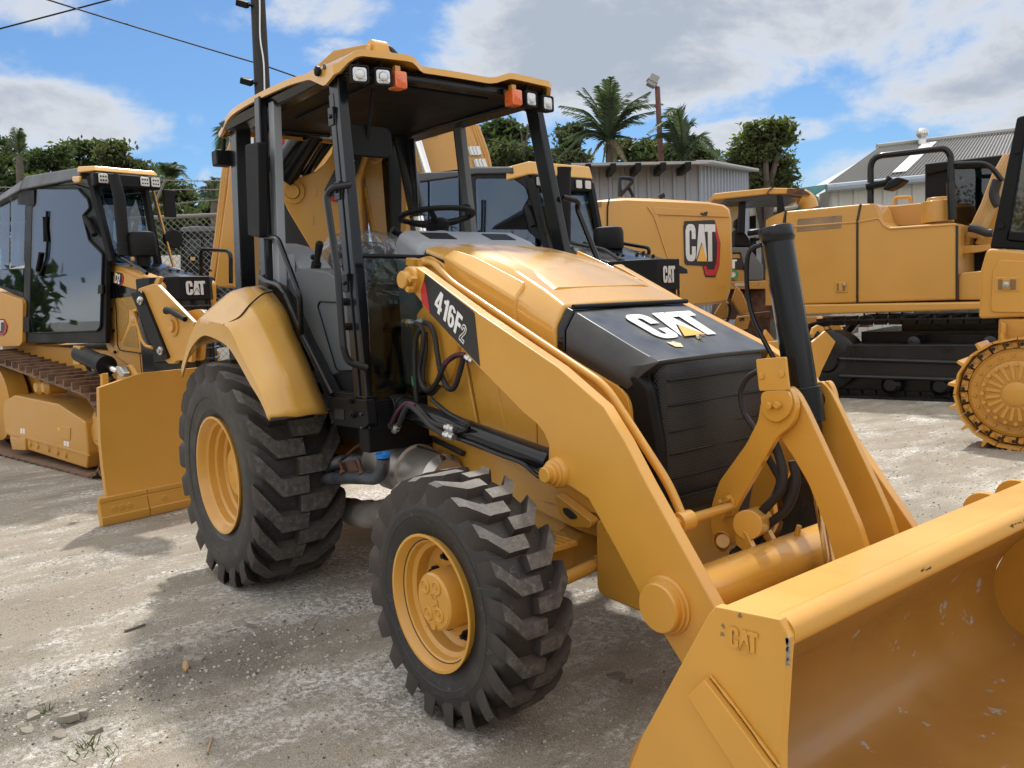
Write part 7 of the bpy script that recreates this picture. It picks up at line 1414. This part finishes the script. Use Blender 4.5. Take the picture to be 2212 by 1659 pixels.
tree('broadleaf_tree', 27, (1655, 660), [(1625, 330, 34), (1660, 325, 36), (1690, 350, 26), (1600, 320, 18), (1640, 370, 44), (1685, 385, 30), (1590, 350, 26), (1650, 290, 20), (1620, 300, 18), (1680, 300, 14), (1640, 405, 40), (1685, 410, 34), (1605, 392, 30)], 8500, .10, [LF3, LF1, LF4], 'leafy yellowish green tree right of the shed', GT, flowers=14)
tree('almond_tree', 26.5, (1662, 660), [(1640, 278, 7), (1655, 283, 8), (1672, 280, 9), (1688, 276, 7), (1665, 288, 8), (1690, 300, 9)], 1100, .13, [LF3, LF1], 'thin flat topped sapling sticking out above the leafy tree', GT, flat=.4)
# belt of bush closing the horizon all round the yard
def belt():
    rnd = random.Random(5); vs = []; fs = []; mi = []; cx, cy = CAM.x, CAM.y
    for q in range(8000):
        a = rnd.uniform(0, 2*pi); fr = cos(a-YAW); d = rnd.uniform(38, 50) if fr > .5 else rnd.uniform(20, 27); x, y = cx+d*cos(a), cy+d*sin(a); top = (3.6+1.5*noise.noise(V((a*6, 0, 0)))) if fr > .5 else (5.2+2.2*noise.noise(V((a*5, 3, 0)))); z = rnd.random()**.8*top; sc_ = 1 if fr > .5 else 1.35
        for w in range(9 if sc_ == 1 else 20):
            p = V((x, y, z))+V((rnd.gauss(0, .5), rnd.gauss(0, .5), rnd.gauss(0, .3))); nn = V((rnd.gauss(0, 1), rnd.gauss(0, 1), rnd.uniform(0, 1))).normalized(); t = nn.cross(V((rnd.gauss(0, 1), rnd.gauss(0, 1), .1))).normalized(); b = nn.cross(t); s = rnd.uniform(.2, .42) if sc_ == 1 else rnd.uniform(.06, .13); i = len(vs); vs += [p-t*s, p+b*s*.5, p+t*s, p-b*s*.5]; fs.append([i, i+1, i+2, i+3]); mi.append(q % 2)
    m = MB(); m.v = vs; m.f = fs; m.mi = mi; m.build('far_bushes', [LF2, LF1], None, smooth=0, recalc=False, kind='stuff')
belt()
# ------------------------------------------------------------------ small things on the ground
def gravel():
    rnd = random.Random(11); m = MB(); mi = 0
    def stone(p, r):
        a = rnd.uniform(0, 6.28); k = [V((cos(a+i*2*pi/5)*r*rnd.uniform(.6, 1.2), sin(a+i*2*pi/5)*r*rnd.uniform(.6, 1.2), 0)) for i in range(5)]; h = r*rnd.uniform(.3, .7); b = len(m.v)
        m.v += [p+q-Zv*r*.3 for q in k]+[p+q*.6+Zv*h for q in k]; m.f += [[b+i, b+(i+1) % 5, b+5+(i+1) % 5, b+5+i] for i in range(5)]+[[b+5+i for i in range(5)]]; c = rnd.choice((0, 0, 0, 0, 1, 1, 1, 1, 2)); m.mi += [c]*6
    for q in range(3600):
        u, v = rnd.uniform(-100, 1500), 1659-(rnd.random()**.8)*560; p = on(u, v, 2, 0)
        if (p-CAM).length < 9: p.z = gh(p.x, p.y)-.003; stone(p, rnd.uniform(.002, .0065)*(1 if rnd.random() < .97 else 2.))
    for q in range(1200):
        u, v = rnd.uniform(1780, 2230), rnd.uniform(880, 1180); p = on(u, v, 2, 0); p.z = -.004; stone(p, rnd.uniform(.004, .011))
    for q in range(700):
        y = rnd.uniform(-2.7, -.9); x = 1.05+.06*(y+1.8)+rnd.gauss(0, .20); p = V((x, y, gh(x, y)-.004)); stone(p, rnd.uniform(.004, .011))
    m.build('gravel', [mk('stone_pale', (.50, .47, .42), .9), mk('stone_grey', (.24, .22, .19), .9), mk('stone_dark', (.085, .08, .075), .9)], None, smooth=0, recalc=False, kind='stuff')
gravel()
def grass():
    rnd = random.Random(3); m = MB()
    for u, v, n, r in ((185, 1618, 30, .03), (225, 1645, 14, .04), (100, 1535, 16, .018)):
        c = on(u, v, 2, 0)
        for i in range(n):
            p = c+V((rnd.gauss(0, r), rnd.gauss(0, r), 0)); p.z = gh(p.x, p.y)-.006; d = V((rnd.gauss(0, .5), rnd.gauss(0, .5), 1)).normalized(); h = rnd.uniform(.02, .06); w = V((rnd.gauss(0, 1), rnd.gauss(0, 1), 0)).normalized()*.0025
            m.add([p-w, p+w, p+d*h*.6+w*.7, p+d*h+V((d.x, d.y, -.2))*h*.3, p+d*h*.6-w*.7], [[0, 1, 2, 3, 4]])
    m.build('grass', leafmat('grass_blade', (.10, .12, .045)), None, smooth=0, recalc=False, kind='stuff')
grass()
def litter(name, label, cat, pts, mat, h=.004):
    q = [on(u, v, 2, 0) for u, v in pts]
    for p in q: p.z = gh(p.x, p.y)+.002
    m = MB(); m.prism(q, (0, 0, h)); return tag(m.build(name, mat, None, smooth=0), label, cat)
litter('dry_leaf', 'curled tan dry leaf on the churned dirt', 'leaf', ((395, 1436), (404, 1432), (408, 1442), (402, 1450), (394, 1445)), mk('dry_leaf', (.42, .26, .12), .8), .012)
litter('stick', 'thin pale stick lying on the ground near the bottom edge', 'stick', ((446, 1628), (450, 1630), (461, 1596), (458, 1595)), mk('stick_wood', (.33, .22, .13), .8), .006)
litter('twig', 'thin dark twig on the bare ground below the blade', 'twig', ((268, 1363), (269, 1366), (315, 1351), (314, 1349)), BRK, .004)
def clods():
    rnd = random.Random(21)
    for u, v, s in ((70, 1545, .05), (95, 1560, .045), (150, 1555, .06), (180, 1545, .04), (205, 1580, .05), (130, 1590, .04), (60, 1580, .05), (40, 1560, .04), (520, 1345, .06), (545, 1352, .05), (500, 1360, .04), (410, 1415, .05), (385, 1400, .04), (430, 1425, .04), (300, 1480, .035), (1330, 1455, .05), (1350, 1468, .04)):
        c = on(u, v, 2, 0); n = 7; a0 = rnd.uniform(0, 6); k = [V((cos(a0+i*2*pi/n)*s*rnd.uniform(.5, 1.1), sin(a0+i*2*pi/n)*s*rnd.uniform(.4, .8), 0)) for i in range(n)]; z = gh(c.x, c.y); tilt = V((rnd.gauss(0, .2), rnd.gauss(0, .2), 0))
        m = MB(); m.loft([[V((c.x+q.x, c.y+q.y, z-.014)) for q in k], [V((c.x+q.x*.9, c.y+q.y*.9, z+.003+q.dot(tilt)+rnd.uniform(0, .004))) for q in k], [V((c.x+q.x*.5, c.y+q.y*.5, z+.006+q.dot(tilt)*.5)) for q in k]])
        tag(m.build('dirt_clod', CLO, None, smooth=30), 'flat cracked grey dirt flake on the churned strip of ground', 'dirt clod', 'dirt flakes on the churned ground')
CLO = mk('dirt_clod', (.23, .205, .17), .95, var=.25, vs=14, bump=.4, bs=60)
clods()
# cloud banks seen over the yard: px centre, half-widths in radians, weight
CLOUDS = [(150, 10, .17, .038, .72), (110, 255, .12, .055, .75), (280, 300, .06, .025, .5), (760, 20, .10, .035, .6), (1620, 20, .37, .105, 1.05), (2060, 130, .17, .080, .95), (1640, 285, .13, .022, .6), (2100, 255, .07, .018, .5), (428, 262, .018, .016, .45), (420, 325, .02, .012, .4), (470, 380, .03, .02, .45), (740, 110, .05, .02, .55), (-600, 200, .3, .2, .6), (2900, 100, .4, .25, .8)]
SKYT = (.27, .385, .49)
OVER = (6.6, 6.3, 5.9, 1)
# ================================================================== SKY AND LIGHT
SAZ, SEL = rad(139.7), rad(57.5)
sc = bpy.context.scene
w = bpy.data.worlds.new('World'); sc.world = w; w.use_nodes = True; nt = w.node_tree; L = nt.links.new
def WN(t, **k): return _new(nt, t, k)
bg = nt.nodes['Background']; sky = WN('ShaderNodeTexSky', sky_type='NISHITA', sun_disc=False)
sky.sun_elevation = SEL; sky.sun_rotation = rad(90)-SAZ; sky.air_density = 1.0; sky.dust_density = .6; sky.ozone_density = 1.6
bg.inputs['Strength'].default_value = .12
tc = WN('ShaderNodeTexCoord'); nrm = WN('ShaderNodeVectorMath', operation='NORMALIZE'); L(tc.outputs['Generated'], nrm.inputs[0]); D = nrm.outputs[0]
def cloud_blob(cx, cy, rx, ry, amp):
    """one bank of cloud: centre direction, angular half-sizes (radians)"""
    c = ray(cx, cy).normalized(); r = c.cross(V((0, 0, 1))).normalized(); u = r.cross(c)
    def dot(v):
        n = WN('ShaderNodeVectorMath', operation='DOT_PRODUCT'); L(D, n.inputs[0]); n.inputs[1].default_value = v; return n.outputs['Value']
    a = WN('ShaderNodeMath', operation='MULTIPLY'); L(dot(r), a.inputs[0]); a.inputs[1].default_value = 1/rx
    b = WN('ShaderNodeMath', operation='MULTIPLY'); L(dot(u), b.inputs[0]); b.inputs[1].default_value = 1/ry
    cb = WN('ShaderNodeCombineXYZ'); L(a.outputs[0], cb.inputs[0]); L(b.outputs[0], cb.inputs[1])
    f = WN('ShaderNodeMath', operation='SUBTRACT'); f.inputs[0].default_value = 1.; L(dot(c), f.inputs[1])
    m4 = WN('ShaderNodeMath', operation='MULTIPLY'); L(f.outputs[0], m4.inputs[0]); m4.inputs[1].default_value = 1.5; L(m4.outputs[0], cb.inputs[2])
    le = WN('ShaderNodeVectorMath', operation='LENGTH'); L(cb.outputs[0], le.inputs[0])
    mr = WN('ShaderNodeMapRange', interpolation_type='SMOOTHSTEP'); mr.inputs[1].default_value = 1.45; mr.inputs[2].default_value = .35; mr.inputs[3].default_value = 0; mr.inputs[4].default_value = amp; L(le.outputs['Value'], mr.inputs[0])
    return mr.outputs[0]
K = 1/FOC
blobs = [cloud_blob(*b) for b in CLOUDS] if 'CLOUDS' in globals() else []
acc = None
for o in blobs:
    if acc is None: acc = o
    else:
        n = WN('ShaderNodeMath', operation='MAXIMUM'); L(acc, n.inputs[0]); L(o, n.inputs[1]); acc = n.outputs[0]
sx = WN('ShaderNodeVectorMath', operation='MULTIPLY'); L(D, sx.inputs[0]); sx.inputs[1].default_value = (1, 1, 1.7)
n1 = WN('ShaderNodeTexNoise', Scale=5.5, Detail=7., Roughness=.60, Distortion=.2); L(sx.outputs[0], n1.inputs['Vector'])
n2 = WN('ShaderNodeTexNoise', Scale=3.0, Detail=4., Roughness=.5); L(sx.outputs[0], n2.inputs['Vector'])
nc = WN('ShaderNodeMapRange'); nc.inputs[1].default_value = .28; nc.inputs[2].default_value = .72; L(n1.outputs[0], nc.inputs[0])
ad = WN('ShaderNodeMath', operation='ADD'); L(acc, ad.inputs[0]); L(nc.outputs[0], ad.inputs[1])
ms = WN('ShaderNodeMapRange', interpolation_type='SMOOTHSTEP'); ms.inputs[1].default_value = .82; ms.inputs[2].default_value = 1.34; L(ad.outputs[0], ms.inputs[0])
# thick parts grey, thin parts and rims bright
th = WN('ShaderNodeMapRange', interpolation_type='SMOOTHSTEP'); th.inputs[1].default_value = 1.08; th.inputs[2].default_value = 1.62; L(ad.outputs[0], th.inputs[0])
gm = WN('ShaderNodeMix', data_type='RGBA'); L(th.outputs[0], gm.inputs[0]); gm.inputs[6].default_value = (3.25, 3.35, 3.5, 1); gm.inputs[7].default_value = (1.85, 2.10, 2.5, 1)
sk = WN('ShaderNodeVectorMath', operation='MULTIPLY'); L(sky.outputs[0], sk.inputs[0]); sk.inputs[1].default_value = SKYT
mx = WN('ShaderNodeMix', data_type='RGBA'); L(ms.outputs[0], mx.inputs[0]); L(sk.outputs[0], mx.inputs[6]); L(gm.outputs[2], mx.inputs[7])
# unseen sky overhead and behind: bright broken cloud added as fill light
dt = WN('ShaderNodeVectorMath', operation='DOT_PRODUCT'); L(D, dt.inputs[0]); dt.inputs[1].default_value = (FW+V((0, 0, .08))).normalized()
mo = WN('ShaderNodeMapRange', interpolation_type='SMOOTHSTEP'); mo.inputs[1].default_value = .80; mo.inputs[2].default_value = .50; L(dt.outputs['Value'], mo.inputs[0])
cv = WN('ShaderNodeMapRange'); cv.inputs[1].default_value = .38; cv.inputs[2].default_value = .55; cv.inputs[3].default_value = .45; cv.inputs[4].default_value = 1.; L(n2.outputs[0], cv.inputs[0])
ob = WN('ShaderNodeMix', data_type='RGBA'); L(cv.outputs[0], ob.inputs[0]); ob.inputs[6].default_value = (1.4, 2.4, 4.2, 1); ob.inputs[7].default_value = OVER
m2 = WN('ShaderNodeMix', data_type='RGBA'); L(mo.outputs[0], m2.inputs[0]); L(mx.outputs[2], m2.inputs[6]); L(ob.outputs[2], m2.inputs[7]); L(m2.outputs[2], bg.inputs['Color'])
ld = bpy.data.lights.new('sun', 'SUN'); lo_ = bpy.data.objects.new('sun', ld); C.objects.link(lo_); ld.energy = 2.0; ld.angle = rad(2.5); ld.color = (1, .96, .90)
sd_ = V((cos(SEL)*cos(SAZ), cos(SEL)*sin(SAZ), sin(SEL))); lo_.matrix_world = sd_.to_track_quat('Z', 'Y').to_matrix().to_4x4()
vs_ = sc.view_settings; vs_.view_transform = 'Standard'; vs_.look = 'None'; vs_.exposure = 1.0; vs_.gamma = 1

cy = sc.cycles; cy.max_bounces = 7; cy.diffuse_bounces = 3; cy.glossy_bounces = 3; cy.transmission_bounces = 4; cy.transparent_max_bounces = 10; cy.caustics_reflective = False; cy.caustics_refractive = False
w.cycles.sampling_method = 'NONE'
